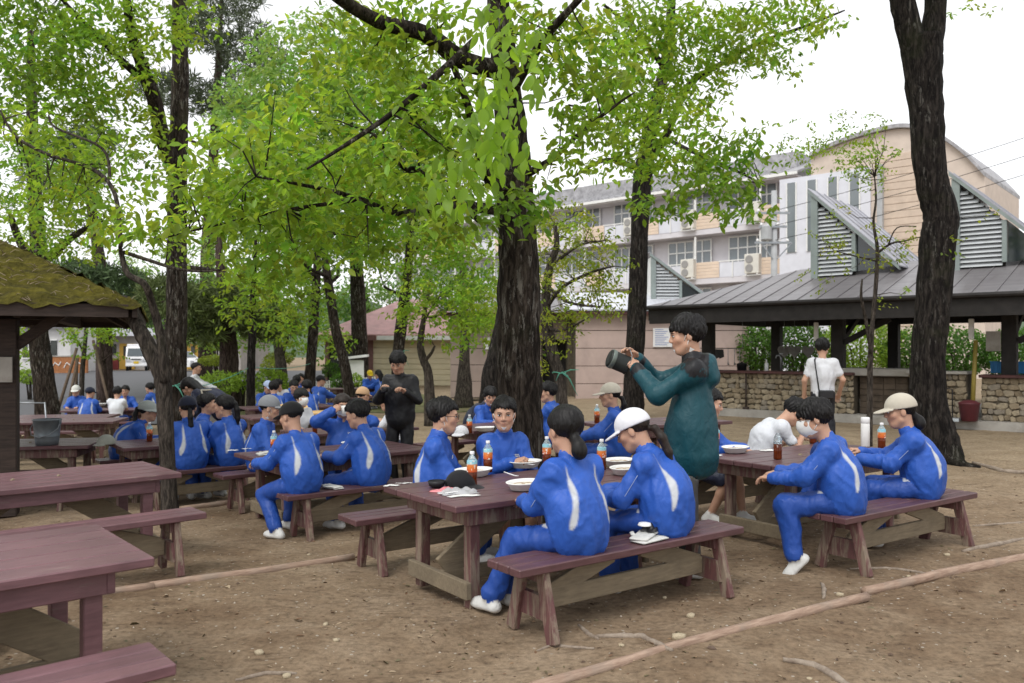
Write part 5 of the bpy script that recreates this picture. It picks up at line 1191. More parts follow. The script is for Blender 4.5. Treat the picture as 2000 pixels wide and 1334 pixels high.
# ================================================================ trees
lr = np.random.default_rng(11)
def unit(v): return v / (np.linalg.norm(v, axis=-1, keepdims=True) + 1e-9)
GREENS = {'bright': ((.215, .335, .040), .24), 'near': ((.25, .39, .05), .2), 'mid': ((.150, .265, .034), .26), 'pale': ((.22, .36, .085), .22), 'yellow': ((.24, .30, .04), .28), 'deep': ((.07, .165, .024), .3), 'far': ((.13, .24, .055), .25), 'hedge': ((.075, .165, .022), .35)}  # 'near' is a lightened green, painted to offset shade from upper leaves
def leaf_arrays(P, A, N, ln, wd, colr, fold=.16):
    """P base points, A leaf axes, N rough normals"""
    n = len(P); A = unit(A); S = unit(np.cross(A, N)); U = np.cross(S, A)
    ln = np.broadcast_to(ln, (n,))[:, None]; wd = np.broadcast_to(wd, (n,))[:, None]
    v = np.empty((n, 6, 3)); v[:, 0] = P; v[:, 1] = P + A * ln * .28 - S * wd * .40 + U * wd * fold; v[:, 2] = P + A * ln * .66 - S * wd * .46 + U * wd * fold * .6
    v[:, 3] = P + A * ln - U * ln * .10; v[:, 4] = P + A * ln * .66 + S * wd * .46 + U * wd * fold * .6; v[:, 5] = P + A * ln * .28 + S * wd * .40 + U * wd * fold
    b = (np.arange(n) * 6)[:, None]; F = np.concatenate([b + np.array([[0, 1, 2, 3]]), b + np.array([[0, 3, 4, 5]])], 0)
    return v.reshape(-1, 3), F, np.repeat(colr, 6, axis=0)
def blob_leaves(px, py, rx, ry, d, thick, leaf, tone='bright', cover=2.0, spray=9, wr=.48, droop=.45, flat=.5):
    (c, var) = GREENS[tone]; lpx = leaf * F_PX / d; n = max(6, int(cover * math.pi * rx * ry / (.36 * lpx * lpx * wr))); ns = max(1, n // spray)
    th = lr.random(ns) * 2 * np.pi; rr = np.sqrt(lr.random(ns)); w = lr.uniform(-1, 1, ns)
    X = px + rx * rr * np.cos(th) * (1 + .15 * lr.standard_normal(ns)); Y = py + ry * rr * np.sin(th) * (1 + .15 * lr.standard_normal(ns)); Dp = d + thick * w
    Cn = np.stack([(X - CX) * Dp / F_PX, Dp, CAM_H + (YH - Y) * Dp / F_PX], 1)
    dr = unit(lr.standard_normal((ns, 3)) * np.array((1, 1, .4)) + np.array((0, 0, -.15)))
    k_ = spray; t = np.linspace(-.5, .7, k_)[None, :, None]; L = leaf * 2.6
    P = Cn[:, None] + dr[:, None] * t * L + lr.standard_normal((ns, k_, 3)) * leaf * .38
    sd = unit(np.cross(dr, np.array((0, 0, 1.)))); sg = np.where(np.arange(k_) % 2, 1, -1)[None, :, None]
    A = dr[:, None] * .55 + sd[:, None] * sg * .75 + lr.standard_normal((ns, k_, 3)) * .35 + np.array((0, 0, -droop))
    N = np.array((0, 0, 1.)) + lr.standard_normal((ns, k_, 3)) * flat
    tone_s = 1 + var * lr.standard_normal((ns, 1, 1)) * .6; hue = lr.standard_normal((ns, 1)) * .12
    colr = np.array(c)[None, None] * np.clip(tone_s, .5, 1.7) * (1 + .12 * lr.standard_normal((ns, k_, 1))); colr = np.clip(colr, .004, .6); colr[..., 0] *= (1 + hue); 
    sz = leaf * lr.uniform(.7, 1.2, (ns, k_))
    return (P.reshape(-1, 3), A.reshape(-1, 3), N.reshape(-1, 3), sz.ravel(), (sz * wr).ravel(), colr.reshape(-1, 3)), Cn
def crown(root, blobs, leaf, tone, d, name='crown', mat='leaf', cover=2.0, boughs=(), twig_mat=None, skip_first=0, **kw):
    out = []; cs = []
    for b in blobs:
        px, py, rx, ry = b[:4]; dd = b[4] if len(b) > 4 else d; th = b[5] if len(b) > 5 else max(.35, rx * dd / F_PX * .7); cv = b[6] if len(b) > 6 else cover; tn = b[7] if len(b) > 7 else tone
        a, c_ = blob_leaves(px, py, rx, ry, dd, th, leaf, tn, cv, **kw); out.append(a); cs.append(c_)
    P, A, N, sz, wd, cl = [np.concatenate([o[i] for o in out]) for i in range(6)]
    V, F, Cc = leaf_arrays(P, A, N, sz, wd, cl)
    o = link(name, npmesh(name, V, F, MT[mat], False, Cc), root, kind='stuff')
    cs = np.concatenate(cs)
    if len(boughs):
        bp = np.array([q for bl in boughs for q in bl]); m = MB(); sel = lr.permutation(len(cs))[:min(len(cs) // 5, 110)]
        for i in sel:
            dd = np.linalg.norm(bp - cs[i], axis=1); j = dd.argmin()
            if dd[j] > max(.9, d * .07) or dd[j] < .12: continue
            a, b = Vector(bp[j]), Vector(cs[i]); mid = a.lerp(b, .5) + Vector(lr.standard_normal(3) * dd[j] * .08)
            m.tube([a, mid, b], [.0075 + .002 * dd[j], .006, .0025], 4, False)
        if m.v: mk('twigs', m, MT[twig_mat or 'bark_black'], root, kind='stuff', fix=False)
    return o
def limb(root, name, pts, mat, n=12, rough=.06, seed=0, sub=5):
    """pts: (px,py,d,r); smooth tapered limb with bark lumps"""
    P = [at(*p[:3]) for p in pts]; r = [p[3] for p in pts]; Q, q = [], []
    for i in range(len(P) - 1):
        p0, p1, p2, p3 = P[max(i - 1, 0)], P[i], P[i + 1], P[min(i + 2, len(P) - 1)]
        for k_ in range(sub):
            t = k_ / sub; t2, t3 = t * t, t * t * t
            Q.append(.5 * ((2 * p1) + (p2 - p0) * t + (2 * p0 - 5 * p1 + 4 * p2 - p3) * t2 + (3 * p1 - p0 - 3 * p2 + p3) * t3)); q.append(r[i] + (r[i + 1] - r[i]) * t)
    Q.append(P[-1]); q.append(r[-1]); rs_ = random.Random(seed + len(Q) * 13)
    m = MB().tube(Q, q, n, True, rough, rs_); loc = root.location
    m.v = [tuple(Vector(v) - loc) for v in m.v]
    mk(name, m, MT[mat], root, smooth=True, fix=False); return [tuple(v - loc) for v in Q]
def tree(name, label, trunk, boughs, blobs, leaf, tone, mat='bark_dark', leafmat='leaf', cover=2.0, base=None, n=14, group='trees around the eating yard', stems=(), **kw):
    px, py, d, r = trunk[0]; p = on_ground(px, d); root = empty(name, p, 0, label=label, cat='tree', group=group)
    y0 = YH + (CAM_H - p.z + .05) * F_PX / d; tk = [(px, y0, d, r)] + [t for t in trunk[1:] if t[1] < y0 - 8]
    B = [limb(root, 'trunk', tk, mat, n, seed=int(px))]
    for s_ in stems: limb(root, 'trunk_fork', s_, mat, n, seed=int(s_[0][0]))
    for i, b in enumerate(boughs): B.append(limb(root, 'bough', b, mat, 8, seed=i))
    if blobs:
        c_ = crown(root, blobs, leaf, tone, d, mat=leafmat, cover=cover, boughs=[[tuple(Vector(q) + p) for q in bl[len(bl) // 3:]] for bl in B], twig_mat=mat, **kw)
        for ch in root.children:
            if ch.name.startswith(('crown', 'twigs')): ch.location = -p
    return root
LF = .098
t1 = tree('broadleaf_tree', 'thickest straight dark trunk in the middle with big drooping bright leaves',
    [(1015, 960, 7.9, .29), (1014, 880, 7.9, .245), (1013, 780, 7.9, .225), (1013, 690, 7.9, .215), (1013, 560, 7.9, .20), (1010, 450, 7.9, .185), (1006, 370, 7.9, .18), (998, 250, 7.9, .15), (985, 120, 7.9, .125), (968, -60, 7.9, .10), (960, -250, 7.9, .06)],
    [[(985, 140, 7.85, .10), (905, 118, 7.5, .088), (830, 66, 7.2, .075), (740, 42, 6.9, .062), (650, -12, 6.5, .05), (560, -80, 6.2, .03)],
     [(925, 80, 7.3, .032), (850, 150, 6.8, .028), (765, 222, 6.5, .022), (680, 280, 6.2, .016), (600, 330, 6.0, .008)],
     [(1005, 415, 7.9, .065), (890, 402, 7.5, .042), (780, 416, 7.2, .032), (700, 388, 6.9, .024), (615, 366, 6.7, .016), (500, 345, 6.6, .008)],
     [(1004, 335, 7.85, .09), (960, 352, 7.5, .07), (905, 180, 7.0, .03), (880, 120, 6.8, .02)],
     [(1012, 350, 7.9, .045), (1080, 310, 7.6, .028), (1110, 280, 7.4, .022), (1190, 215, 7.2, .014), (1240, 180, 7.1, .006)],
     [(993, 190, 7.8, .06), (1060, 80, 7.3, .042), (1130, 0, 6.9, .03), (1200, -80, 6.6, .02)],
     [(935, 430, 7.7, .03), (820, 335, 7.2, .022), (790, 330, 7.1, .018), (730, 262, 6.9, .012)],
     [(700, 390, 6.9, .02), (560, 410, 6.8, .014), (420, 440, 6.9, .01), (300, 470, 7.0, .006)]],
    [(820, 320, 120, 120, 6.9, .9, 1.3, 'near'), (700, 260, 150, 110, 7.1, .9, 1.3, 'near'), (570, 280, 140, 100, 7.2, .9, 1.3, 'near'), (450, 320, 110, 60, 7.1, .7, 1.3, 'near'), (350, 400, 110, 50, 7.0, .7, 1.3), (250, 440, 80, 34, 7.0, .4, 1.6), (600, 390, 180, 80, 7.2, .9, 1.3, 'near'), (520, 470, 110, 70, 7.2, .7, 1.5, 'near'), (450, 400, 80, 60, 7.1, .7, 1.3, 'near'),  # 'near' leaf masses coloured lighter because the leaves above shade them
     (760, 130, 150, 80, 7.4, .6, 1.5), (885, 230, 80, 100, 6.8), (860, 30, 120, 40, 7.2, .6, 1.2), (700, 50, 110, 50, 7.6, .6, 1.1), (540, 545, 70, 40, 7.2, .4, 1.2), (700, 440, 120, 50, 7.3, .5, 1.3), (860, 440, 70, 30, 7.2, .4, 1.4), (980, 430, 60, 16, 6.6, .3, 2.0, 'mid'),
     (1120, 80, 100, 80, 7.5, .6, 1.5), (1130, 220, 70, 90, 7.5, .5, 1.3), (1190, 140, 70, 80, 7.3, .5, 1.2), (1090, 330, 40, 50, 7.4, .4, .9), (1030, 60, 60, 60, 7, .5, 1.2), (800, -120, 420, 90, 7.6, 1.2, .35), (1150, -120, 200, 80, 7.6, 1, .35), (1010, 395, 65, 28, 6.7, .3, 2.2, 'mid')],
    LF, 'bright', cover=1.75)
# the largest drooping leaves in front of the trunk, one by one
lm = []
for q in range(4):
    cshift = (1 + .16 * (q - 1.5)); cl = np.array([[.23 * cshift, .385 * cshift, .045]])
    m = []; L = 1.0; W = (.46, .52, .56, .42)[q]
    # ovate blade with midrib fold, 10 outline points each side sharing the rib
    t = np.linspace(0, 1, 7); hw = W * .5 * np.sin(np.pi * np.clip(t, 0, 1) ** .85) ** .8; hw[0] = hw[-1] = .012
    rib = np.stack([np.zeros(7), t, -.22 * t ** 2], 1); Lft = rib + np.stack([-hw, 0 * t, .22 * hw], 1); Rgt = rib + np.stack([hw, 0 * t, .22 * hw], 1)
    V = np.concatenate([rib, Lft, Rgt]); F = [(i, i + 1, 8 + i, 7 + i) for i in range(6)] + [(i + 1, i, 14 + i, 15 + i) for i in range(6)]
    lm.append(npmesh('leaf', V, np.array(F), MT['leaf'], True, np.repeat(cl, len(V), 0)))
clumps = [(985, 60, 70, 60, 5.6, 44), (1005, 150, 62, 70, 5.5, 50), (970, 215, 60, 60, 5.5, 40), (985, 290, 55, 50, 5.5, 40), (905, 340, 80, 60, 5.6, 60), (870, 390, 55, 30, 5.7, 26), (940, 250, 60, 60, 5.6, 40)]
for (px, py, rx, ry, d, n_) in clumps:
    for i in range(n_):
        a = lr.random() * 6.28; r_ = math.sqrt(lr.random()); p = at(px + rx * r_ * math.cos(a), py + ry * r_ * math.sin(a), d + lr.uniform(-.35, .35))
        ax = Vector((lr.standard_normal() * .5, lr.standard_normal() * .5, -.9 + .5 * lr.standard_normal())).normalized(); nn = Vector((lr.standard_normal() * .6, -.7 + lr.standard_normal() * .4, .5)); s_ = ax.cross(nn).normalized(); u_ = s_.cross(ax)
        o = bpy.data.objects.new('leaf', lm[int(lr.integers(4))]); C.objects.link(o); o.parent = t1
        sz = float(lr.uniform(.085, .135)); M = Matrix((s_ * sz, ax * sz, u_ * sz)).transposed().to_4x4(); M.translation = p - t1.location; o.matrix_basis = M
t2 = tree('broadleaf_tree', 'forked slimmer trunk rising in front of the school balconies',
    [(1233, 815, 19, 0.306), (1238, 760, 19, 0.243), (1240, 690, 19, 0.221), (1246, 560, 19, 0.211), (1250, 430, 19, 0.211), (1256, 335, 19, 0.225), (1262, 300, 19, 0.180), (1280, 210, 19, 0.153), (1302, 110, 19, 0.126), (1312, 0, 19, 0.099), (1320, -120, 19, 0.063)],
    [[(1270, 305, 18.9, .14), (1300, 265, 18.5, .10), (1345, 168, 18, .08), (1400, 130, 17.5, .06), (1480, 85, 17, .045), (1570, 52, 16.5, .03), (1650, 20, 16, .015)],
     [(1248, 330, 18.9, .08), (1185, 312, 18, .05), (1120, 345, 17.4, .03)], [(1296, 130, 18.8, .08), (1240, 60, 18, .05), (1180, 10, 17, .03)], [(1300, 270, 18.5, .05), (1360, 300, 16.5, .04), (1430, 330, 14, .025), (1490, 360, 12.5, .012)], [(1285, 200, 18.9, .06), (1180, 215, 17.6, .04), (1110, 205, 17, .02)]],
    [(1330, 120, 120, 100, 14), (1260, 50, 110, 55, 14, 1, 1.5), (1420, 70, 110, 60, 14, 1, 1.4), (1330, 260, 80, 70, 12.5, 1, 1.7), (1420, 320, 80, 50, 11.5, .7, 1.7, 'mid'), (1460, 385, 60, 38, 11.2, .5, 1.5, 'mid'), (1310, 395, 50, 30, 11.5, .5, 1.6, 'mid'), (1190, 300, 70, 50, 12.5, .8, 1.3), (1560, 40, 90, 50, 14, .8, 1.3), (1500, 110, 80, 40, 14.5, .8, .8), (1470, 260, 50, 30, 12.5, .6, .8), (1190, 190, 60, 70, 13, .8, 1.2), (1250, 200, 60, 60, 13, .8, 1.6), (1250, 310, 40, 40, 12, .5, 1.6), (1400, -100, 260, 90, 14, 1.5, .6), (1250, 400, 30, 20, 12, .4, 1.0), (1390, 390, 60, 36, 11.4, .6, 1.0), (1340, 330, 70, 40, 12, .6, 1.2)],
    .125, 'bright', cover=1.6, mat='bark_black')
tree('broadleaf_tree', 'massive dark forked trunk standing between the tables and the kitchen',
    [(1834, 915, 11.6, 0.34), (1828, 860, 11.6, 0.292), (1814, 790, 11.6, 0.245), (1812, 700, 11.6, 0.228), (1822, 600, 11.6, 0.228), (1832, 470, 11.6, 0.237), (1838, 420, 11.6, 0.232), (1818, 345, 11.6, 0.211), (1810, 230, 11.6, 0.224), (1802, 130, 11.6, 0.258), (1798, 75, 11.6, 0.275)],
    [[(1828, 885, 11.5, .12), (1872, 906, 11.2, .07), (1915, 914, 11.0, .03)], [(1805, 890, 11.5, .10), (1785, 915, 11.2, .04)]],
    [(1700, -90, 160, 60, 11.5, 1.2, .8), (1860, -100, 160, 60, 11.5, 1.2, .8), (1880, 20, 60, 18, 12.5, .6, .25), (1870, 455, 40, 40, 11.0, .4, .10, 'yellow'), (1930, 430, 40, 20, 11.0, .4, .07, 'yellow')], .085, 'bright', mat='bark_black', n=18,
    stems=[[(1790, 110, 11.6, .18), (1768, 30, 11.55, .165), (1752, -60, 11.5, .15), (1740, -200, 11.4, .1)], [(1815, 110, 11.65, .17), (1826, 20, 11.7, .145), (1828, -70, 11.75, .14), (1835, -200, 11.8, .1)]])
tree('broadleaf_tree', 'tall straight trunk on the left with a green cord tied round it',
    [(338, 868, 17, 0.274), (338, 800, 17, 0.255), (342, 700, 17, 0.222), (345, 600, 17, 0.204), (346, 450, 17, 0.196), (348, 300, 17, 0.185), (352, 160, 17, 0.167), (350, 0, 17, 0.141), (350, -150, 17, 0.089)],
    [[(340, 320, 16.9, .19), (318, 270, 16.7, .17), (302, 200, 16.4, .15), (282, 140, 16, .13), (258, 70, 15.6, .10), (245, -20, 15.2, .07)], [(290, 160, 16.2, .09), (250, 130, 15.8, .075), (200, 80, 15.3, .055), (140, 20, 14.8, .04), (90, -40, 14.3, .02)], [(345, 520, 16.8, .05), (400, 525, 16, .035), (430, 528, 15.4, .02)]],
    [(60, 70, 110, 90, 14, 1.4, 2.1, 'mid'), (180, 110, 120, 100, 15, 1.4, 1.6), (90, 200, 110, 70, 14, 1.4, 1.7, 'mid'), (230, 240, 90, 80, 15, 1, 1.0), (270, 60, 60, 70, 15, 1, 1.3), (370, 40, 60, 50, 16, 1, 1.0), (180, -90, 240, 80, 14.5, 1.5, 1), (350, 470, 40, 40, 14, .6, .8), (290, 340, 60, 40, 14, .7, 1.2)], .13, 'bright', cover=1.4, mat='bark_dark')
tree('slim_tree', 'slim forked trunk growing up beside the empty table and leaning left',
    [(332, 1003, 8.5, .10), (330, 950, 8.5, .078), (326, 880, 8.5, .074), (322, 800, 8.5, .080), (316, 735, 8.5, .085), (296, 690, 8.5, .085), (276, 650, 8.5, .075), (258, 618, 8.55, .07), (240, 585, 8.7, .06)],
    [[(322, 745, 8.45, .055), (318, 690, 8.4, .05), (310, 640, 8.4, .045), (296, 590, 8.3, .04), (282, 555, 8.2, .036), (250, 535, 8.2, .03), (238, 500, 8.2, .026), (234, 480, 8.1, .015)], [(240, 492, 8.2, .02), (290, 508, 8.2, .018), (345, 525, 8.1, .015), (400, 530, 8.0, .012), (432, 526, 8.0, .006)], [(236, 482, 8.1, .022), (225, 380, 8.2, .022), (180, 330, 8.3, .02), (90, 300, 8.4, .018), (30, 265, 8.5, .014), (0, 215, 8.5, .01)], [(215, 350, 8.2, .016), (200, 290, 8.3, .014), (110, 250, 8.4, .012), (95, 225, 8.4, .008)]],
    [(120, 330, 110, 60, 8.6, .5, .8), (60, 250, 70, 50, 8.8, .5, .8), (200, 290, 70, 50, 8.6, .4, .6), (300, 450, 60, 30, 8.3, .4, .8), (190, 400, 90, 40, 8.5, .4, 1.0), (60, 390, 70, 40, 8.8, .5, .7)], .085, 'bright', mat='bark_grey', cover=1.0, n=12)
tree('broadleaf_tree', 'mossy trunk standing behind the metal bucket and gazebo brace',
    [(96, 818, 22, 0.323), (88, 760, 22, 0.281), (80, 700, 22, 0.264), (74, 640, 22, 0.246), (72, 560, 22, 0.230), (76, 505, 22, 0.221), (72, 440, 22, 0.187), (66, 340, 22, 0.170), (62, 200, 22, 0.136), (60, 60, 22, 0.085)],
    [[(80, 515, 21.8, .15), (108, 492, 21.4, .12), (145, 460, 21, .09), (200, 430, 20, .05)], [(74, 520, 22, .14), (42, 478, 21.8, .11), (20, 420, 21.5, .08)]],
    [(60, 440, 90, 60, 20, 1.5, 1.0), (150, 460, 90, 50, 20, 1.4, 1.1), (40, 330, 90, 70, 20, 1.6, 1.1, 'mid'), (150, 360, 80, 60, 20, 1.4, .9), (30, 640, 40, 25, 22, 1, 1.4), (40, 690, 30, 20, 23, 1, 1.3)], .14, 'bright', mat='bark_dark', cover=1.2)
tree('broadleaf_tree', 'leaning trunk in front of the white picket fence', [(688, 785, 25, 0.192), (674, 715, 25, 0.160), (657, 650, 25, 0.152), (647, 590, 25, 0.144), (637, 520, 25, 0.120), (630, 430, 25, 0.096), (632, 360, 25, 0.064)],
    [[(640, 540, 24.9, .07), (600, 520, 24, .05), (560, 470, 23, .03)], [(634, 470, 24.9, .07), (690, 430, 24, .05), (740, 400, 23, .03)]], [(600, 450, 100, 60, 22, 1.5, 1.3), (700, 455, 100, 55, 22, 1.5, 1.2), (640, 380, 120, 60, 22, 1.5, 1.2), (545, 540, 60, 40, 21, 1, 1.2)], .15, 'mid', cover=1.3)
tree('broadleaf_tree', 'upright dark trunk left of the leaning one by the fence', [(602, 775, 27, 0.240), (607, 710, 27, 0.168), (613, 630, 27, 0.160), (617, 560, 27, 0.144), (622, 470, 27, 0.104), (625, 380, 27, 0.064)],
    [[(616, 580, 26.9, .08), (660, 540, 26, .05)], [(618, 540, 26.9, .08), (560, 500, 26, .05)]], [(570, 590, 80, 40, 25, 1.5, 1.2), (520, 520, 70, 50, 25, 1.5, 1.2), (590, 420, 110, 70, 26, 1.5, 1.1, 'far')], .16, 'bright', cover=1.2)
tree('broadleaf_tree', 'trunk rising directly behind the man in black', [(774, 775, 23, 0.180), (778, 690, 23, 0.168), (788, 600, 23, 0.156), (796, 530, 23, 0.131), (802, 430, 23, 0.098), (792, 340, 23, 0.074), (785, 280, 23, 0.049)],
    [[(797, 500, 22.9, .08), (850, 450, 22, .06), (880, 420, 21.5, .03)], [(790, 590, 22.9, .05), (840, 620, 22, .035), (880, 600, 21, .02)], [(790, 580, 22.9, .05), (750, 560, 22, .03)]], [(800, 470, 110, 60, 21, 1.4, 1.3), (880, 540, 90, 50, 20, 1.3, 1.5, 'mid'), (860, 610, 80, 40, 19.5, 1, 1.3, 'bright'), (930, 610, 50, 60, 19, 1, 1.5), (920, 480, 60, 40, 20, 1, 1.2), (800, 370, 100, 60, 21, 1.4, 1.0)], .14, 'bright', cover=1.3)
tree('small_tree', 'small crooked bare-stemmed tree in front of the cream bungalow wall', [(840, 795, 20, .16), (837, 735, 20, .11), (826, 700, 20, .095), (821, 670, 20, .085), (828, 620, 20, .06), (836, 570, 20, .045), (842, 540, 20, .03)], [[(830, 705, 20, .05), (842, 690, 19.8, .04), (849, 676, 19.6, .025)], [(828, 630, 20, .03), (850, 590, 19.6, .02), (870, 570, 19.2, .012)]], [(850, 560, 60, 30, 19, .8, .9), (800, 610, 40, 20, 19.5, .6, .7), (830, 650, 30, 14, 19.6, .4, .5)], .12, 'bright', mat='bark_grey')
tree('small_tree', 'trunk close to the pale wall corner left of the thick trunk', [(905, 770, 26, .36), (907, 710, 26, .17), (908, 640, 26, .13), (905, 560, 26, .1), (900, 480, 26, .06)], [[(906, 600, 26, .05), (935, 560, 25, .03)]], [(940, 570, 50, 50, 24, 1.2, 1.4), (900, 660, 35, 30, 24.5, .8, .9), (960, 640, 30, 40, 24, .8, .9)], .15, 'bright', mat='bark_grey')
tree('broadleaf_tree', 'second dark trunk leaning against the left side of the thickest trunk', [(958, 790, 15.5, .30), (966, 740, 15.5, .24), (976, 680, 15.5, .2), (990, 600, 15.5, .17), (1005, 500, 15.5, .14), (1010, 400, 15.5, .1)], [], [(1060, 430, 60, 30, 15, 1, .8)], .13, 'bright', mat='bark_black')
tree('small_tree', 'thin bent trunk with green tape right of the thickest trunk', [(1105, 812, 13, .11), (1094, 745, 13, .092), (1082, 700, 13, .088), (1070, 645, 13, .10), (1066, 590, 13, .075), (1072, 530, 13, .065), (1087, 480, 13, .05), (1084, 440, 13, .03)],
    [[(1068, 600, 13, .04), (1100, 560, 12.7, .03), (1160, 530, 12.4, .02), (1200, 520, 12, .01)], [(1070, 560, 13, .035), (1110, 590, 12.6, .025), (1170, 600, 12.2, .012)], [(1076, 520, 13, .03), (1130, 480, 12.6, .02), (1180, 470, 12.3, .01)], [(1068, 640, 13, .03), (1100, 645, 12.6, .02), (1150, 620, 12.2, .01)]],
    [(1120, 480, 90, 45, 12.8, .8, .75), (1100, 560, 90, 60, 12.6, .8, .75), (1160, 590, 60, 45, 12.4, .7, .7), (1080, 640, 60, 40, 12.6, .6, .55), (1180, 510, 60, 40, 12.4, .6, .6), (1090, 420, 80, 30, 13, .8, .7), (1050, 730, 14, 45, 12.8, .2, .5), (1090, 690, 30, 10, 12.8, .2, .5)], .07, 'yellow', mat='bark_grey', cover=.9)
tree('sapling', 'thin twin-stemmed sapling with sparse leaves in front of the kitchen roof', [(1698, 805, 13.5, .055), (1699, 740, 13.5, .046), (1701, 680, 13.5, .045), (1703, 640, 13.5, .04), (1708, 590, 13.5, .034), (1713, 520, 13.5, .034), (1713, 480, 13.5, .03), (1706, 435, 13.5, .022), (1711, 390, 13.5, .018), (1708, 345, 13.5, .010)],
    [[(1701, 690, 13.45, .03), (1690, 620, 13.3, .028), (1682, 580, 13.2, .024), (1684, 545, 13.2, .012)], [(1713, 495, 13.5, .022), (1740, 476, 13.3, .018), (1770, 470, 13.1, .013), (1800, 462, 12.9, .006)], [(1735, 478, 13.3, .014), (1752, 445, 13.2, .01), (1790, 442, 13, .006)], [(1712, 510, 13.5, .016), (1670, 500, 13.2, .012), (1630, 490, 13, .006)]],
    [(1640, 300, 90, 40, 13.2, .7, .5), (1700, 320, 60, 50, 13.2, .6, .5), (1710, 480, 90, 50, 13.2, .7, .22, 'yellow'), (1640, 450, 60, 50, 13.1, .6, .16, 'yellow'), (1620, 540, 70, 24, 13, .6, .10, 'yellow'), (1730, 570, 50, 30, 13.2, .5, .10, 'yellow'), (1560, 290, 60, 30, 13.4, .6, .35), (1660, 240, 90, 24, 13.6, .6, .28)], .065, 'bright', mat='bark_grey', cover=.4, n=8)
tree('young_tree', 'staked young tree beside the road, nearer the gazebo', [(158, 790, 26, .09), (160, 740, 26, .08), (164, 690, 26, .075), (168, 650, 26, .06), (170, 600, 26, .03)], [[(164, 690, 26, .03), (148, 660, 25.8, .02), (138, 645, 25.6, .01)]], [(150, 650, 40, 18, 25.5, .6, 1.0), (165, 690, 22, 14, 25.8, .4, .9), (200, 650, 40, 18, 25.8, .6, .9)], .13, 'bright', mat='bark_grey', n=8)
tree('young_tree', 'pale staked young tree beside the road, nearer the double trunk', [(204, 792, 26.5, .13), (203, 745, 26.5, .11), (200, 712, 26.5, .12), (198, 680, 26.5, .06), (197, 630, 26.5, .03)], [[(200, 705, 26.4, .03), (220, 690, 26.2, .02)]], [(215, 650, 36, 16, 26, .6, .7), (215, 695, 22, 8, 26, .4, .6)], .13, 'bright', mat='bark_pine', n=8)
tree('slim_tree', 'thin black upright trunk between the round garden bushes', [(489, 812, 19, .13), (490, 750, 19, .10), (491, 690, 19, .095), (493, 640, 19, .085), (495, 560, 19, .06), (500, 460, 19, .03)], [], [(500, 600, 60, 40, 18.6, 1, .8), (470, 560, 60, 40, 18.8, 1, .9), (560, 640, 40, 30, 19, 1, .9)], .13, 'bright', mat='bark_black', n=10)
tree('broadleaf_tree', 'tall pale green tree far behind the central leaves', [(705, 740, 38, .4), (700, 600, 38, .35), (690, 400, 38, .28), (680, 200, 38, .18), (670, 80, 38, .08)], [[(690, 400, 37.8, .12), (600, 280, 36, .06)], [(690, 380, 37.8, .12), (780, 270, 36, .06)]], [(650, 120, 170, 90, 36, 3, 2.4), (560, 240, 140, 100, 36, 3, 2.4), (760, 230, 150, 110, 36, 3, 2.2), (520, 370, 130, 90, 35, 3, 2.2), (680, 350, 180, 90, 36, 3, 2.2), (470, 200, 60, 70, 36, 2, 1.0), (560, 480, 160, 80, 36, 3, 1.6), (860, 380, 110, 110, 36, 3, 1.8), (800, 480, 130, 50, 36, 3, 1.2)], 0.24, 'pale', leafmat='leaf_far', cover=1.0, mat='bark_dark')
tree('broadleaf_tree', 'leafy tree beyond the round bushes with forked grey trunk', [(550, 760, 34, .28), (549, 720, 34, .24), (545, 690, 34, .2), (538, 640, 34, .14), (535, 560, 34, .1)], [[(547, 700, 34, .12), (560, 660, 33.8, .1), (568, 610, 33.5, .06)]], [(520, 640, 60, 40, 32, 1.6, 1.2), (590, 650, 50, 40, 32, 1.6, 1.2, 'bright'), (450, 650, 50, 40, 32, 1.6, 1.0), (560, 570, 90, 40, 33, 2, 1.1), (645, 660, 40, 40, 31, 1.4, 1.1, 'bright')], .19, 'mid', leafmat='leaf_far', mat='bark_grey', cover=1.1)
tree('broadleaf_tree', 'distant tree crown behind the pink roof', [(720, 700, 62, .5), (715, 620, 62, .4), (710, 560, 62, .2)], [], [(720, 590, 70, 50, 58, 4, 1.6, 'far'), (660, 600, 50, 40, 58, 3, 1.4, 'deep'), (790, 560, 60, 30, 60, 3, 1.2, 'far'), (900, 560, 70, 40, 60, 3, 1.2, 'far')], .34, 'far', leafmat='leaf_far', cover=1.5)
tree('broadleaf_tree', 'distant leafy tree seen past the left garage roof', [(300, 700, 80, .5), (300, 600, 80, .3)], [], [(270, 600, 90, 40, 76, 5, 1.4, 'far'), (420, 590, 110, 50, 78, 5, 1.4, 'deep'), (120, 600, 90, 40, 80, 5, 1.2, 'far'), (560, 600, 90, 50, 80, 5, 1.3, 'far')], .42, 'far', leafmat='leaf_far', cover=1.4)
tree('broadleaf_tree', 'light green tree filling the gap behind the gazebo corner and pine', [(330, 745, 42, .26), (328, 660, 42, .22), (325, 560, 42, .12)], [], [(320, 600, 90, 50, 40, 2.5, 1.0), (420, 560, 90, 50, 41, 2.5, 1.0), (250, 560, 80, 50, 41, 2.5, .9), (400, 660, 60, 30, 40, 2, .8), (480, 600, 70, 50, 40, 2, .9), (300, 500, 80, 40, 41, 2, .7)], .22, 'pale', leafmat='leaf_far', cover=1.0, mat='bark_grey')
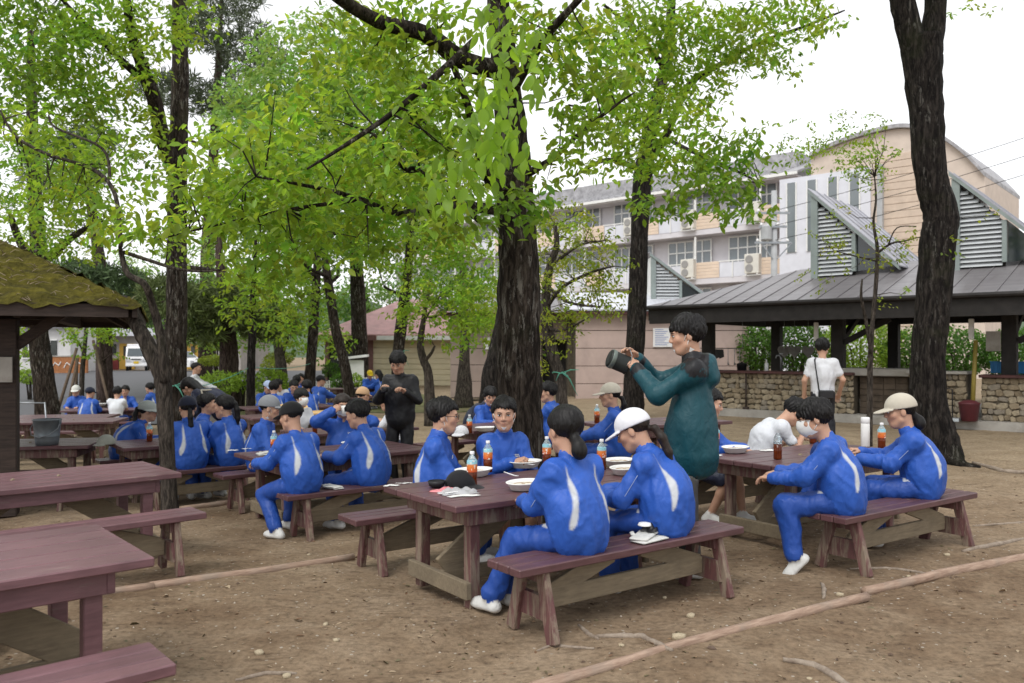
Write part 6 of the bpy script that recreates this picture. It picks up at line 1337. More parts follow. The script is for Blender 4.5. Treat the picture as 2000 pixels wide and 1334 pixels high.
# pines
def needles(root, blobs, d, tone=(.030, .055, .022), ln=.16):
    out = []
    for (px, py, rx, ry, dd, th, n) in blobs:
        a = lr.random(n) * 6.28; r_ = np.sqrt(lr.random(n)); w = lr.uniform(-1, 1, n); Dp = dd + th * w
        Cn = np.stack([(px + rx * r_ * np.cos(a) - CX) * Dp / F_PX, Dp, CAM_H + (YH - py - ry * r_ * np.sin(a)) * Dp / F_PX], 1)
        k_ = 12; P = np.repeat(Cn, k_, 0); A = unit(lr.standard_normal((n * k_, 3)) + np.array((0, 0, .35))); sz = ln * lr.uniform(.7, 1.3, n * k_)
        cl = np.array(tone)[None] * (1 + .3 * lr.standard_normal((n * k_, 1))).clip(.4, 1.8); out.append((P, A, lr.standard_normal((n * k_, 3)), sz, sz * .10, cl))
    P, A, N, sz, wd, cl = [np.concatenate([o[i] for o in out]) for i in range(6)]; V, F, Cc = leaf_arrays(P, A, N, sz, wd, cl)
    o = link('crown', npmesh('crown', V, F, MT['needle'], False, Cc), root, kind='stuff'); o.location = -root.location
pt = tree('pine_tree', 'grey-trunked pine standing in the garden behind the leaning adult', [(449, 772, 28, .36), (448, 720, 28, .32), (446, 660, 28, .28), (440, 600, 28, .22), (430, 520, 28, .15), (425, 440, 28, .08)], [[(446, 640, 27.8, .08), (500, 620, 27, .05), (560, 640, 26.5, .03)], [(440, 600, 27.9, .08), (380, 590, 27, .05), (300, 590, 26, .03)]], [], .1, 'deep', mat='bark_pine')
needles(pt, [(420, 590, 70, 36, 27, 1.6, 230), (520, 630, 60, 28, 27, 1.4, 190), (330, 580, 60, 36, 27, 1.4, 150), (400, 650, 40, 22, 27, 1, 70)], 28, (.105, .14, .04), .34)
pt = tree('pine_tree', 'reddish pine half hidden behind the mossy gazebo roof', [(205, 760, 34, .34), (203, 640, 34, .3), (200, 560, 34, .26), (190, 480, 34, .22), (175, 380, 34, .18), (165, 250, 34, .1)], [], [], .1, 'deep', mat='bark_pine')
needles(pt, [(210, 560, 80, 36, 33, 2, 260), (140, 540, 50, 30, 33, 2, 120), (260, 610, 50, 26, 33, 1.6, 120), (120, 330, 90, 60, 33, 2, 150), (170, 280, 60, 40, 33, 2, 110)], 34, (.075, .12, .045), .40)
pt = tree('pine_tree', 'tall dark pine at the top left behind the straight trunk', [(400, 740, 44, .4), (405, 500, 44, .34), (420, 250, 44, .24), (430, 50, 44, .12), (435, -60, 44, .06)], [[(418, 260, 44, .1), (500, 230, 43, .05)], [(415, 290, 44, .1), (330, 260, 43, .05)]], [], .1, 'deep', mat='bark_pine')
needles(pt, [(430, 60, 90, 40, 43, 3, 150), (490, 120, 70, 40, 43, 3, 110), (400, 190, 90, 40, 43, 3, 140), (480, 210, 70, 24, 43, 2, 80), (310, 170, 50, 30, 43, 2, 70), (440, 0, 80, 30, 43, 2, 90)], 44, (.09, .115, .06), .5)
# ---------------------------------------------------------------- bushes and hedges
def bush(name, label, px, py, rx, ry, d, leaf, tone, cat='bush', group='shrubs in the garden', depth=None, n_cover=3.0, cat2=None):
    c = at(px, py, d); a, b = rx * d / F_PX, ry * d / F_PX; dp = depth or a; root = empty(name, (c.x, d, g(c.x, d)), 0, label=label, cat=cat, group=group)
    n = int(n_cover * 4 * math.pi * ((a * b + a * dp + b * dp) / 3) / (.5 * leaf * leaf)); v = unit(lr.standard_normal((n, 3))); rad = lr.uniform(.78, 1.04, (n, 1)); P = v * rad * np.array((a, dp, b))
    P *= 1 + .10 * np.sin(5 * v[:, :1] * 2 + 3 * v[:, 2:] * 2 + px) + .07 * np.sin(11 * v[:, :1] + 9 * v[:, 2:])
    A = unit(v * .5 + lr.standard_normal((n, 3)) * .6); col0, var = GREENS[tone]; cl = np.clip(np.array(col0)[None] * (1 + var * lr.standard_normal((n, 1)) * .8), .004, .5); sz = leaf * lr.uniform(.7, 1.25, n)
    V, F, Cc = leaf_arrays(P, A, v + lr.standard_normal((n, 3)) * .4, sz, sz * .55, cl)
    f = link('foliage', npmesh('foliage', V, F, MT['leaf_far'], False, Cc), root, kind='stuff'); f.location = (0, 0, c.z - root.location.z)
    m = MB(); rs_ = random.Random(int(px))
    for q in range(5):
        an = q * 1.256; m.tube([(0.1 * math.cos(an), .1 * math.sin(an), -.05), (a * .35 * math.cos(an), dp * .35 * math.sin(an), (c.z - root.location.z) * .9), (a * .6 * math.cos(an), dp * .6 * math.sin(an), c.z - root.location.z + b * .3)], [.05, .035, .012], 6)
    mk('stem', m, MT['bark_grey'], root, smooth=True, fix=False); return root
BU = [('round clipped bush nearest the leaning adult in the garden', 430, 748, 40, 20, 26, 'bright'), ('round clipped bush right of the thin black trunk', 528, 745, 36, 22, 27, 'bright'), ('round clipped bush between pine trunk and black trunk', 470, 745, 22, 20, 28, 'bright'), ('tall light green clipped bush behind the far students', 530, 718, 20, 14, 36, 'yellow'),
      ('clipped ball bush above the white picket fence', 646, 722, 17, 13, 38, 'hedge'), ('dark bush in front of the white picket fence', 662, 750, 14, 20, 31, 'hedge'), ('leafy bush below the white notice stand', 692, 748, 18, 18, 31, 'bright'), ('low orange tinged azalea behind the pine trunk', 545, 700, 26, 12, 40, 'yellow'), ('tiered garden shrub beside the white car', 425, 704, 34, 9, 36, 'yellow'), ('upper tier garden shrub beside the pine trunk', 425, 672, 22, 12, 37, 'yellow'), ('roadside bush behind the gazebo post', 62, 735, 26, 14, 34, 'bright')]
for lab, px, py, rx, ry, d, tn in BU: bush('garden_bush', lab, px, py, rx, ry, d, .10, tn, n_cover=1.6)
HE = [('clipped hedge behind the kitchen beside the utility pole', 1478, 680, 40, 44, 27, 'hedge'), ('tall rounded hedge behind the kitchen post', 1556, 672, 46, 52, 26.5, 'hedge'), ('wide pale hedge behind the standing man in white', 1680, 675, 80, 50, 27, 'bright'), ('leafy shrub seen through the kitchen right of the big trunk', 1870, 688, 60, 44, 25, 'deep'), ('leafy shrub seen through the kitchen at the right edge', 1985, 690, 60, 46, 24, 'deep'), ('hedge filling the gap behind the sapling stems', 1780, 690, 60, 44, 27, 'hedge')]
for lab, px, py, rx, ry, d, tn in HE: bush('hedge_bush', lab, px, py, rx, ry, d, .10, tn, 'hedge', 'hedge behind the kitchen', 1.0, 1.8)
print('trees', time.time() - T0)
# ================================================================ things on the tables
def on_top(key, px, py):
    """point of the table top seen at that pixel"""
    c = TABLES[key][0]; z = c.z + TH_ + .001; d = F_PX * (CAM_H - z) / (py - YH); return Vector((atx(px, d), d, z))
k = Nt('tea'); k.set((.16, .030, .006), .04, 0, .6); k.p.inputs['Transmission Weight'].default_value = .35; k.p.inputs['IOR'].default_value = 1.33
v = k.coord(); k.set(k.ramp(k.noise(v, 12, 3), [(.3, (.10, .018, .004)), (.7, (.22, .042, .008))])); MT['tea'] = k.m
k = Nt('clear_plastic'); v = k.coord(); k.set(k.ramp(k.noise(v, 15, 3), [(.3, (.62, .74, .80)), (.7, (.80, .88, .92))]), .08, 0, .6); k.p.inputs['Transmission Weight'].default_value = .75; k.p.inputs['IOR'].default_value = 1.2; MT['clear_plastic'] = k.m
k = Nt('bottle_label'); v = k.coord(); sx3 = k.n('ShaderNodeSeparateXYZ'); k.l(v, sx3.inputs[0]); mr = k.n('ShaderNodeMapRange'); mr.inputs[1].default_value = .095; mr.inputs[2].default_value = .165; k.l(sx3.outputs[2], mr.inputs[0])
cc = k.ramp(mr.outputs[0], [(.0, (.58, .10, .03)), (.30, (.68, .17, .03)), (.62, (.70, .22, .05)), (.72, (.30, .58, .62)), (1, (.25, .56, .66))])
blob = k.ramp(k.noise(k.coord((55, 55, 40)), 1.0, 2, .4), [(.60, 0), (.66, 1)]); cc = k.mix(blob, cc, (.80, .74, .66)); dk = k.ramp(k.noise(k.coord((90, 90, 60), rot=(1, 0, 0)), 1.0, 2), [(.66, 0), (.7, .8)]); cc = k.mix(dk, cc, (.30, .03, .03)); k.set(cc, .35); MT['bottle_label'] = k.m
prof_l = [(.026, 0), (.0315, .004), (.0325, .02), (.0315, .045), (.0325, .06), (.0325, .12)]
prof_u = [(.0325, .121), (.0330, .150), (.029, .170), (.018, .190), (.0125, .196), (.0125, .203)]
b_low = MB().lathe(prof_l, 16).mesh('tea', MT['tea'], True); b_up = MB().lathe(prof_u, 16).mesh('neck', MT['clear_plastic'], True)
b_lab = MB().lathe([(.0333, .092), (.0336, .095), (.0336, .162), (.0330, .165)], 16).mesh('label_band', MT['bottle_label'], True); b_cap = MB().lathe([(.0145, .203), (.0148, .205), (.0148, .220), (.013, .222)], 14).mesh('cap', MT['white_plastic'], True)
def bottle(p, label, cap=True, rz=0, s=1.0, lab=True):
    o = empty('tea_bottle', p, rz, label=label, cat='bottle', group='bottles of tea'); o.scale = (s, s, s)
    link('tea', b_low, o); link('neck', b_up, o)
    if lab: link('label_band', b_lab, o)
    if cap: link('cap', b_cap, o)
    return o
BOT = [('T1', 922, 950, 'tea bottle beside the black cap on the central table', 1), ('T1', 953, 922, 'tea bottle just left of the white spoon hand', 1), ('T1', 1068, 911, 'tea bottle in front of the thick trunk base', 1), ('T1', 1175, 918, 'tea bottle between the two students seen from behind', 1),
       ('TM', 535, 886, 'tea bottle on the corner beside folded paper and grey-capped student', 1), ('TR', 1519, 897, 'label-less tea bottle with pale blue top on the thermos table', 0), ('TR', 1398, 878, 'tea bottle half empty beside the food bowl and coat of teal', 1), ('TR', 1588, 866, 'tea bottle in front of the masked student face', 1),
       ('TR', 1722, 876, 'tea bottle held by the beige-capped student beside the thermos', 1), ('TC2', 917, 846, 'tea bottle beside the white cap behind the central table', 1), ('TB', 1166, 826, 'tea bottle in front of the beige cap brim near the pale wall', 1), ('TP', 431, 862, 'tea bottle under the leaning adult\'s hand', 1), ('TP', 446, 860, 'second tea bottle right of the one under the leaning adult', 1), ('TM2', 760, 846, 'tea bottle before the bare-headed white-shirt student', 1), ('TM2', 615, 846, 'tea bottle right of the masked white-shirt student', 1), ('TP', 292, 862, 'tea bottle in the grey sun-capped student\'s hand', 1)]
for q, (t_, px, py, lab, cp) in enumerate(BOT): bottle(on_top(t_, px, py), lab, cp == 1, q * 1.3, 1.06, cp == 1)
# oval foam trays
tray_m = MB()
tray_m.lathe([(.02, .004), (.070, .003), (.078, .006), (.092, .040), (.104, .046), (.106, .051), (.100, .052), (.088, .046), (.076, .012), (.02, .010)], 48, None, 1.18, .86); tray_m.v = [tuple((x * (1 + .035 * math.cos(16 * math.atan2(y, x)) * (.008 < z < .042)), y * (1 + .035 * math.cos(16 * math.atan2(y, x)) * (.008 < z < .042)), z)) for x, y, z in tray_m.v]; tray_me = tray_m.mesh('tray', MT['foam_white'], True)
k = Nt('rice_curry'); v = k.coord(); nn = k.noise(v, 16, 4); k.set(k.mix(k.ramp(nn, [(.45, 0), (.55, 1)]), (.72, .68, .58), (.34, .17, .05)), .5); k.bump(k.noise(v, 120, 2), .8, .01); MT['rice_curry'] = k.m
food_me = MB().lathe([(.0865, .030), (.070, .036), (.04, .040), (.005, .042)], 20, None, 1.16, .84).mesh('food', MT['rice_curry'], True)
sp_m = MB(); sp_m.tube([(-.005, 0, 0), (.05, 0, .006), (.10, 0, .012)], [.0045, .004, .004], 6); sp_m.lathe([(.004, 0), (.016, .002), (.021, .006)], 12, Matrix.Translation((-.024, 0, -.004)), 1.35, .8); spoon_me = sp_m.mesh('spoon', MT['white_plastic'], True)
def tray(p, label, rz, food=True, group='white foam meal trays'):
    o = empty('meal_tray', p, rz, label=label, cat='tray', group=group); o.scale = (1.22, 1.22, 1.05); link('bowl', tray_me, o)
    if food: link('food', food_me, o)
    return o
TRY = [('T1', 925, 930, 'foam tray behind the bottle next to the black cap', .3), ('T1', 1026, 913, 'foam tray in front of the student holding a spoon', .4), ('T1', 1026, 956, 'foam tray with spoon at the elbow of the bun-haired student', .5), ('T1', 1208, 910, 'foam tray in front of the white cap, further from the bench', .6), ('T1', 1222, 926, 'foam tray under the white-capped student\'s hands', .6),
       ('TR', 1436, 884, 'foam tray heaped with rice on the thermos table corner', .5), ('TM', 556, 868, 'foam tray before the grey-capped student', .4), ('TC2', 948, 842, 'foam tray beside the white cap on the table behind', .3), ('TP', 416, 868, 'foam tray under the leaning adult', .5), ('TM', 690, 872, 'foam tray between the two blue backs at the glove bench', .6), ('TF1', 196, 792, 'foam tray on the roadside table', .2), ('T5', 560, 786, 'foam tray on the crowded far table', .2)]
for (t_, px, py, lab, rz) in TRY: tray(on_top(t_, px, py), lab, rz + .4)
for (t_, px, py, rz, lab) in (('T1', 1003, 941, 2.3, 'white spoon resting in the tray beside the bun-haired student'), ('T1', 870, 966, .2, 'white spoon lying at the table corner beside the plastic bag')):
    p = on_top(t_, px, py); o = link('spoon', spoon_me, None, p + Vector((0, 0, .045 if rz > 1 else .008)), rz, label=lab, cat='spoon')
h4 = PE['P4'][1]; hp = h4['wr']; o = link('spoon', spoon_me, None, hp + Vector((.105, -.05, -.012)), 2.75, label='white spoon held by the student facing the camera', cat='spoon')
# black cap, small bowl, bag, papers on the central table
p = on_top('T1', 903, 950); cp = link('peaked_hat', cap_mesh('baseball', BLACK), None, p + Vector((0, 0, -.018)), R(-120), label='black cap lying on the central table', cat='cap')
p = on_top('T1', 853, 952); o = empty('black_bowl', p, 0, label='small black bowl beside the black cap', cat='bowl'); mk('bowl', MB().lathe([(.03, 0), (.052, .012), (.060, .045), (.056, .046), (.046, .014), (.02, .010)], 20), MT['black_plastic'], o, smooth=True)
k = Nt('thin_bag'); v = k.coord(); k.set(k.ramp(k.noise(v, 9, 3), [(.3, (.55, .55, .57)), (.7, (.72, .72, .74))]), .25); k.p.inputs['Transmission Weight'].default_value = .4; MT['thin_bag'] = k.m
plain('pink_plastic', (.66, .22, .24), .4, .1, 6); plain('paper', (.70, .70, .68), .7, .05, 8)
def crumple(w, d, h, seed, n=14):
    r_ = np.random.default_rng(seed); ph = r_.random(8) * 6
    def f(u, v):
        x, y = (u - .5) * w, (v - .5) * d; e = max(0, 1 - (2 * abs(u - .5)) ** 3) * max(0, 1 - (2 * abs(v - .5)) ** 3)
        return (x + .012 * math.sin(9 * v + ph[0]), y + .012 * math.sin(8 * u + ph[1]), h * e * (.55 + .3 * math.sin(11 * u + 7 * v + ph[2]) + .25 * math.sin(17 * v - 13 * u + ph[3])) + .002)
    return MB().sheet(f, n, n)
mk('plastic_bag', crumple(.24, .16, .035, 1), MT['thin_bag'], smooth=True, loc=on_top('T1', 896, 962), rz=.4, fix=False, label='crumpled clear plastic bag in front of the black cap', cat='bag')
mk('pink_bag', crumple(.20, .07, .030, 2), MT['pink_plastic'], smooth=True, loc=on_top('T1', 872, 960), rz=.2, fix=False, label='flat pink packet sticking out from the plastic bag', cat='packet')
for (t_, px, py, w_, d_, rz, lab) in (('T1', 764, 949, .10, .05, .5, 'small paper napkin on the far corner of the central table'), ('T1', 789, 945, .10, .018, .2, 'paper chopstick sleeve on the far corner of the central table'), ('T1', 905, 969, .20, .06, .35, 'flattened white paper under the plastic bag'), ('TM', 455, 880, .10, .05, .4, 'white paper scrap on the left table corner'), ('TM', 482, 877, .09, .03, .4, 'narrow paper scrap on the left table corner'), ('TR', 1500, 880, .16, .10, .5, 'white paper plate before the student in white'), ('TB', 1362, 823, .30, .14, .3, 'white sheet of paper on the table behind the man in teal'), ('TR', 1390, 890, .18, .12, .5, 'napkin beside the half empty tea bottle')):
    m = crumple(w_, d_, .006, int(px), 8); m.v = [(x, y, z + .002) for x, y, z in m.v]; mk('paper_napkin', m, MT['paper'], smooth=True, loc=on_top(t_, px, py), rz=rz, fix=False, label=lab, cat='paper', group='paper scraps')
plain('glove_white', (.58, .58, .55), .9, .12, 30, .4)
def work_gloves(p, rz, label, s=1.0):
    o = empty('work_gloves', p, rz, label=label, cat='gloves', group='white cotton work gloves'); o.scale = (s, s, s * .6)
    for q in range(2):
        m = MB(); m.bbox((0, 0, .012), (.13, .085, .022), .009)
        for i in range(4): m.tube([(.06, -.03 + i * .021, .012), (.095, -.034 + i * .023, .014), (.125 - .01 * abs(i - 1.5), -.038 + i * .025, .010)], [.011, .011, .007], 6)
        m.tube([(.0, .04, .012), (.035, .062, .014), (.06, .066, .010)], [.012, .011, .008], 6); c_ = mk('glove', m, MT['glove_white'], o, smooth=True); c_.location = (0, .02 * q, .022 * q); c_.rotation_euler = (0, -.06 * q, .35 * q)
    return o
def on_bench(key, side, px, dy=0):
    p, a = seat_at(key, side, px); return Vector((p.x, p.y, p.z + BH_ + .002)), a
p, a = on_bench('TM', -1, 652); work_gloves(p - TABLES['TM'][3] * .05, 2.2, 'white cotton gloves on the bench between the two blue backs', 1.15)
p, a = on_bench('T1', -1, 1243); work_gloves(p - TABLES['T1'][3] * .08, a + .1, 'white cotton gloves on the bench beside the white-capped student', 1.35)
o = empty('black_pouch', p - TABLES['T1'][3] * .02 + TABLES['T1'][2] * .12 + Vector((0, 0, .045)), a, label='small black pouch on top of the gloves on the central bench', cat='pouch'); m = crumple(.14, .09, .045, 9); mk('fabric', m, MT['black_plastic'], o, smooth=True, fix=False); mk('white_lid', MB().lathe([(.005, .02), (.035, .016), (.042, .004), (.042, 0)], 16), MT['foam_white'], o, smooth=True, loc=(-.05, .02, .03))
work_gloves(on_top('TM', 515, 889), .8, 'folded white gloves beside the tea bottle on the corner', 1.0)
p = on_top('TP', 205, 868); link('peaked_hat', cap_mesh('round', (.30, .31, .27)), None, p + Vector((0, 0, -.02)), R(150), label='grey-green cloth cap lying beside the sun-capped student', cat='cap')
p = on_top('TC2', 900, 848); link('peaked_hat', cap_mesh('baseball', (.70, .70, .72)), None, p + Vector((0, 0, -.018)), R(160), label='white cap lying on the table behind the central one', cat='cap')
mk('white_cloth', crumple(.22, .2, .11, 4), MT['foam_white'], smooth=True, loc=on_top('TB', 1368, 818), fix=False, label='bundled white cloth on the table behind the man in teal', cat='cloth')
p = on_top('TR', 1690, 872); o = empty('thermos', p, 0, label='plain white cylindrical thermos bottle on the table by the kitchen', cat='thermos'); o.scale = (1.0, 1.0, 1.05); mk('body', MB().lathe([(.036, 0), (.039, .004), (.039, .20), (.037, .205)], 20), MT['foam_white'], o, smooth=True); mk('lid', MB().lathe([(.0375, .206), (.0395, .208), (.0395, .255), (.036, .26)], 20), MT['white_plastic'], o, smooth=True)
plain('cardboard', (.55, .36, .15), .85, .1, 3, .1); p = on_top('T4', 575, 806); mk('cardboard_sheet', MB().bbox((0, 0, .02), (1.1, .7, .03), .004), MT['cardboard'], loc=TABLES['T4'][0] + Vector((.1, 0, TH_ + .002)), rz=R(28), label='yellow cardboard sheet covering a far table', cat='cardboard')
mk('folded_flap', MB().prism([(-.5, .1, .036), (.2, .1, .036), (.2, .35, .16), (-.5, .35, .16)], (0, .01, .012)), MT['cardboard'], bpy.data.objects['cardboard_sheet'])
# metal bucket
p = on_top('TGZ', 92, 869); bk = empty('metal_bucket', p, 0, label='grey metal bucket standing on the table by the gazebo', cat='bucket')
mk('body', MB().lathe([(.10, 0), (.118, .004), (.126, .06), (.131, .10), (.133, .105), (.131, .11), (.148, .285), (.154, .290), (.154, .302), (.146, .302), (.143, .285), (.112, .012), (.02, .010)], 26), MT['zinc'], bk, smooth=True)
mk('handle', MB().tube([(-.15, 0, .27), (-.16, -.06, .20), (-.10, -.145, .13), (0, -.165, .10), (.10, -.145, .13), (.16, -.06, .20), (.15, 0, .27)], .005, 6), MT['steel_grey'], bk, smooth=True)
for sx in (-1, 1): mk('handle_lug', MB().bbox((sx * .152, 0, .265), (.012, .05, .05), .004), MT['zinc'], bk)
# walking stick like rail beside the far tables
o = empty('folding_rack', on_ground(55, 15.0), R(10), label='thin grey metal rack standing beside the far empty tables', cat='rack')
for q in (-.35, .35): mk('leg', MB().tube([(q, 0, 0), (q * .8, 0, .95)], .014, 6), MT['steel_grey'], o, smooth=True)
mk('bar', MB().tube([(-.28, 0, .95), (.28, 0, .93)], .014, 6), MT['steel_grey'], o, smooth=True)

# ================================================================ things people hold and wear
h5 = PE['P5'][1]; c = (h5['wl'] + h5['wr']) / 2 + Vector((-.125, -.02, .012))
pot = empty('camping_pot', c, 0, label='dark bean-shaped camping pot held up by the man in teal', cat='pot'); pot.rotation_euler = (0, R(112), R(14)); pot.scale = (.66, .66, .66)
plain('pot_dark', (.020, .023, .021), .45, .25, 6, .1, .4); plain('pot_rim', (.16, .19, .17), .4, .2, 6, 0, .6)
mk('body', MB().lathe([(.070, -.12), (.084, -.112), (.088, -.09), (.088, .095), (.092, .10), (.092, .112), (.086, .112), (.083, .095), (.082, -.10), (.02, -.105)], 26, None, 1.12, .88), MT['pot_dark'], pot, smooth=True)
mk('lid_rim', MB().lathe([(.0905, -.10), (.0925, -.095), (.0925, -.06), (.0900, -.055)], 26, None, 1.13, .89), MT['pot_rim'], pot, smooth=True)
mk('handle', MB().tube([(.02, -.08, .07), (-.02, -.13, .085), (-.10, -.155, .06), (-.16, -.10, .03), (-.17, 0, .03), (-.12, .07, .07)], .0035, 6), MT['steel_grey'], pot, smooth=True)
h = PE['P32'][1]; c = h['wr'] + Vector((.05, -.10, .0)); o = empty('compact_camera', c, R(-10), label='small black camera held by the man in black', cat='camera'); mk('body', MB().bbox((0, 0, 0), (.11, .035, .065), .008), MT['black_plastic'], o); mk('lens', MB().lathe([(.022, 0), (.022, .03), (.016, .032)], 14, Matrix.Rotation(R(90), 4, 'X') @ Matrix.Translation((0, 0, .017))), MT['black_plastic'], o, smooth=True)
plain('bag_beige', (.34, .31, .25), .9, .12, 20, .4)
h = PE['P25'][1]; c = h['chest'] + Vector((.20, -.16, -.22)); o = empty('shoulder_bag', c, R(15), label='beige canvas shoulder bag on the leaning adult', cat='bag'); mk('pouch', crumple(.34, .12, .05, 6), MT['bag_beige'], o, smooth=True, fix=False)
m = MB(); m.bbox((0, 0, -.02), (.30, .09, .36), .03); mk('body', m, MT['bag_beige'], o, smooth=False); mk('strap', MB().tube([(-.14, 0, .15), (-.22, .02, .26), (-.24, .06, .32), (-.12, .10, .32), (.02, .06, .22), (.13, 0, .14)], .018, 6), MT['bag_beige'], o, smooth=True)
h = PE['P43'][1]; o = empty('waist_bag', h['mw'] @ Vector((.0, -.15, .93)), PE['P43'][0].rotation_euler.z, label='small dark shoulder bag worn by the man in white', cat='bag')
mk('pouch', MB().bbox((.02, 0, -.01), (.22, .07, .13), .02), MT['black_plastic'], o); mk('strap', MB().tube([(-.08, .0, .05), (-.10, .005, .20), (-.125, .01, .38), (-.13, .06, .50), (-.10, .14, .52)], .010, 6), MT['black_plastic'], o, smooth=True)
def logo(key, s=1.0):
    o, h = PE[key]; b = h['b']; c = h['shc'] - h['up2'] * .085 * h['S'] - h['sx'] * .075 * h['S'] + h['fw'] * (.150 * .70 * b + .020); M = Matrix((h['sx'], h['fw'], h['up2'])).transposed()
    m = MB()
    for r_, (n_, w_) in enumerate(((4, .007), (5, .009))):
        for i in range(n_): m.box(c + M @ Vector(((i - n_ / 2) * .0125 * s, 0, -.014 * r_ * s)), (w_ * s, .004, .009 * s), M)
    mk('chest_print', m, MT['white_paint'], o)
for q in ('P4', 'P3', 'P16'): logo(q)

# ================================================================ tapes, cords, stakes
plain('tape_green', (.10, .36, .26), .5, .1, 6)
def tape(px, py, d, r, label):
    c = at(px, py, d); o = empty('marker_tape', c, 0, label=label, cat='tape', group='green marker tapes on trunks'); mk('band', MB().tube([(r * math.cos(t), r * math.sin(t), .012 * math.sin(t * 2)) for t in np.linspace(0, 6.283, 22)], .009, 6, False), MT['tape_green'], o, smooth=True)
    mk('knot', MB().lathe([(.004, -.02), (.022, 0), (.004, .02)], 8), MT['tape_green'], o, loc=(r * .4, -r * .92, 0), smooth=True)
    for q, (dx, dz) in enumerate(((.16, -.20), (.24, -.36), (-.10, -.12), (.26, .05))): mk('tail', MB().tube([(r * .4, -r * .95, 0), (r * .4 + dx * .5, -r - .03, dz * .35 + .03), (r * .4 + dx, -r - .02, dz)], [.010, .009, .005], 5), MT['tape_green'], o, smooth=True)
tape(342, 752, 17, .255, 'green cord knotted round the tall straight trunk on the left'); tape(1092, 728, 13, .105, 'green tape with hanging tails on the thin bent trunk'); tape(778, 688, 23, .175, 'green tape on the trunk behind the man in black')
def cord(p0, p1, label): mk('guide_cord', MB().tube([p0.lerp(p1, t / 10) - Vector((0, 0, .10 * 4 * (t / 10) * (1 - t / 10))) for t in range(11)], .008, 4), MT['tape_green'], label=label, cat='cord', group='green guide cords between trunks')
cord(at(488, 716, 19), at(606, 710, 26.6), 'thin green cord between the thin black trunk and the upright dark trunk'); cord(at(350, 760, 16.6), at(488, 717, 19), 'thin green cord from the tall straight trunk to the thin black trunk')
plain('stake_wood', (.12, .085, .06), .85, .2, 6, .2)
for q, (a_, b_, lab) in enumerate((((108, 770, 25), (150, 680, 25.6), 'leaning wooden stake furthest left of the young roadside trees'), ((128, 790, 25), (152, 700, 25.6), 'steep wooden stake left of the young tree trunk'), ((148, 785, 26.6), (150, 700, 26.2), 'upright wooden stake beside the young tree trunk'), ((220, 770, 25), (182, 665, 26), 'long leaning wooden stake right of the young trees'))):
    A_, B_ = at(*a_), at(*b_); A_.z = g(A_.x, A_.y); mk('tree_stake', MB().tube([A_, B_], [.05, .045], 8), MT['stake_wood'], smooth=True, label=lab, cat='stake', group='stakes of the young trees')

# ================================================================ kitchen odds and ends
CT = .165 + .86 + .062
def pvp(px, y, z):
    """point in the kitchen, y metres behind its eave, seen at that pixel column"""
    lo, hi = 0, 14
    for _ in range(40):
        m_ = (lo + hi) / 2; w_ = pv_world(m_, y)
        if CX + F_PX * w_.x / w_.y < px: lo = m_
        else: hi = m_
    return pv_world(lo, y, z)
o = empty('cooking_pot', pvp(1449, 1.2, CT), 0, label='black cooking pot on the stone counter end', cat='pot'); mk('body', MB().lathe([(.09, 0), (.11, .01), (.125, .15), (.13, .155), (.12, .155), (.10, .02)], 18), MT['black_plastic'], o, smooth=True); mk('lid', MB().lathe([(.128, .156), (.09, .175), (.02, .185), (.02, .21), (.005, .212)], 18), MT['black_plastic'], o, smooth=True)
o = empty('detergent_bottle', pvp(1497, 1.25, CT), 0, label='white detergent bottle on the stone counter beside the pole', cat='bottle'); mk('body', MB().lathe([(.04, 0), (.045, .01), (.045, .17), (.02, .20)], 14), MT['white_plastic'], o, smooth=True); mk('cap', MB().lathe([(.018, .2), (.018, .25), (.012, .255)], 10), MT['white_plastic'], o, smooth=True)
o = empty('water_tap', pvp(1525, 1.3, CT), 0, label='bent water tap rising above the stone counter', cat='tap'); mk('pipe', MB().tube([(0, 0, 0), (0, 0, .3), (-.03, 0, .36), (-.1, 0, .36), (-.12, 0, .3)], .016, 8), MT['steel_grey'], o, smooth=True); mk('handle', MB().bbox((0, 0, .4), (.09, .02, .02), .004), MT['steel_grey'], o)
for q, (px, lab) in enumerate(((1532, 'grey heart-shaped board nearest the utility pole'), (1552, 'middle grey heart-shaped board against the hedge'), (1579, 'grey heart-shaped board beside the dark kitchen post'))):
    c = pvp(px, 3.0, 1.55); pts = []
    for t in np.linspace(0, 2 * math.pi, 29)[:-1]: pts.append(((16 * math.sin(t) ** 3) / 17 * .18, 0, (13 * math.cos(t) - 5 * math.cos(2 * t) - 2 * math.cos(3 * t) - math.cos(4 * t)) / 17 * .19))
    mk('heart_board', MB().prism(pts, (0, .02, 0)), MT['concrete'], loc=c, rz=.1 * q, label=lab, cat='board', group='heart-shaped boards in the kitchen')
    mk('hanger', MB().tube([(0, .01, .1), (0, .01, EZ - .3 - 1.55)], .004, 4), MT['steel_grey'], bpy.data.objects['heart_board' if q == 0 else 'heart_board.%03d' % q])
plain('crate_blue', (.03, .20, .46), .5, .08, 4)
o = empty('plastic_crate', pvp(1972, 2.0, CT), PVR, label='blue plastic crate on the counter at the right edge', cat='crate'); m = MB(); m.box((0, -.2, .13), (.62, .02, .22)); m.box((0, .2, .13), (.62, .02, .22)); m.box((-.3, 0, .13), (.02, .38, .22)); m.box((.3, 0, .13), (.02, .38, .22)); m.box((0, 0, .02), (.58, .38, .02)); mk('body', m, MT['crate_blue'], o)
for q in range(8): mk('rib', MB().box((-.27 + q * .077, -.215, .13), (.018, .012, .2)), MT['crate_blue'], o)
mk('rim', MB().box((0, -.215, .245), (.65, .03, .02)), MT['crate_blue'], o)
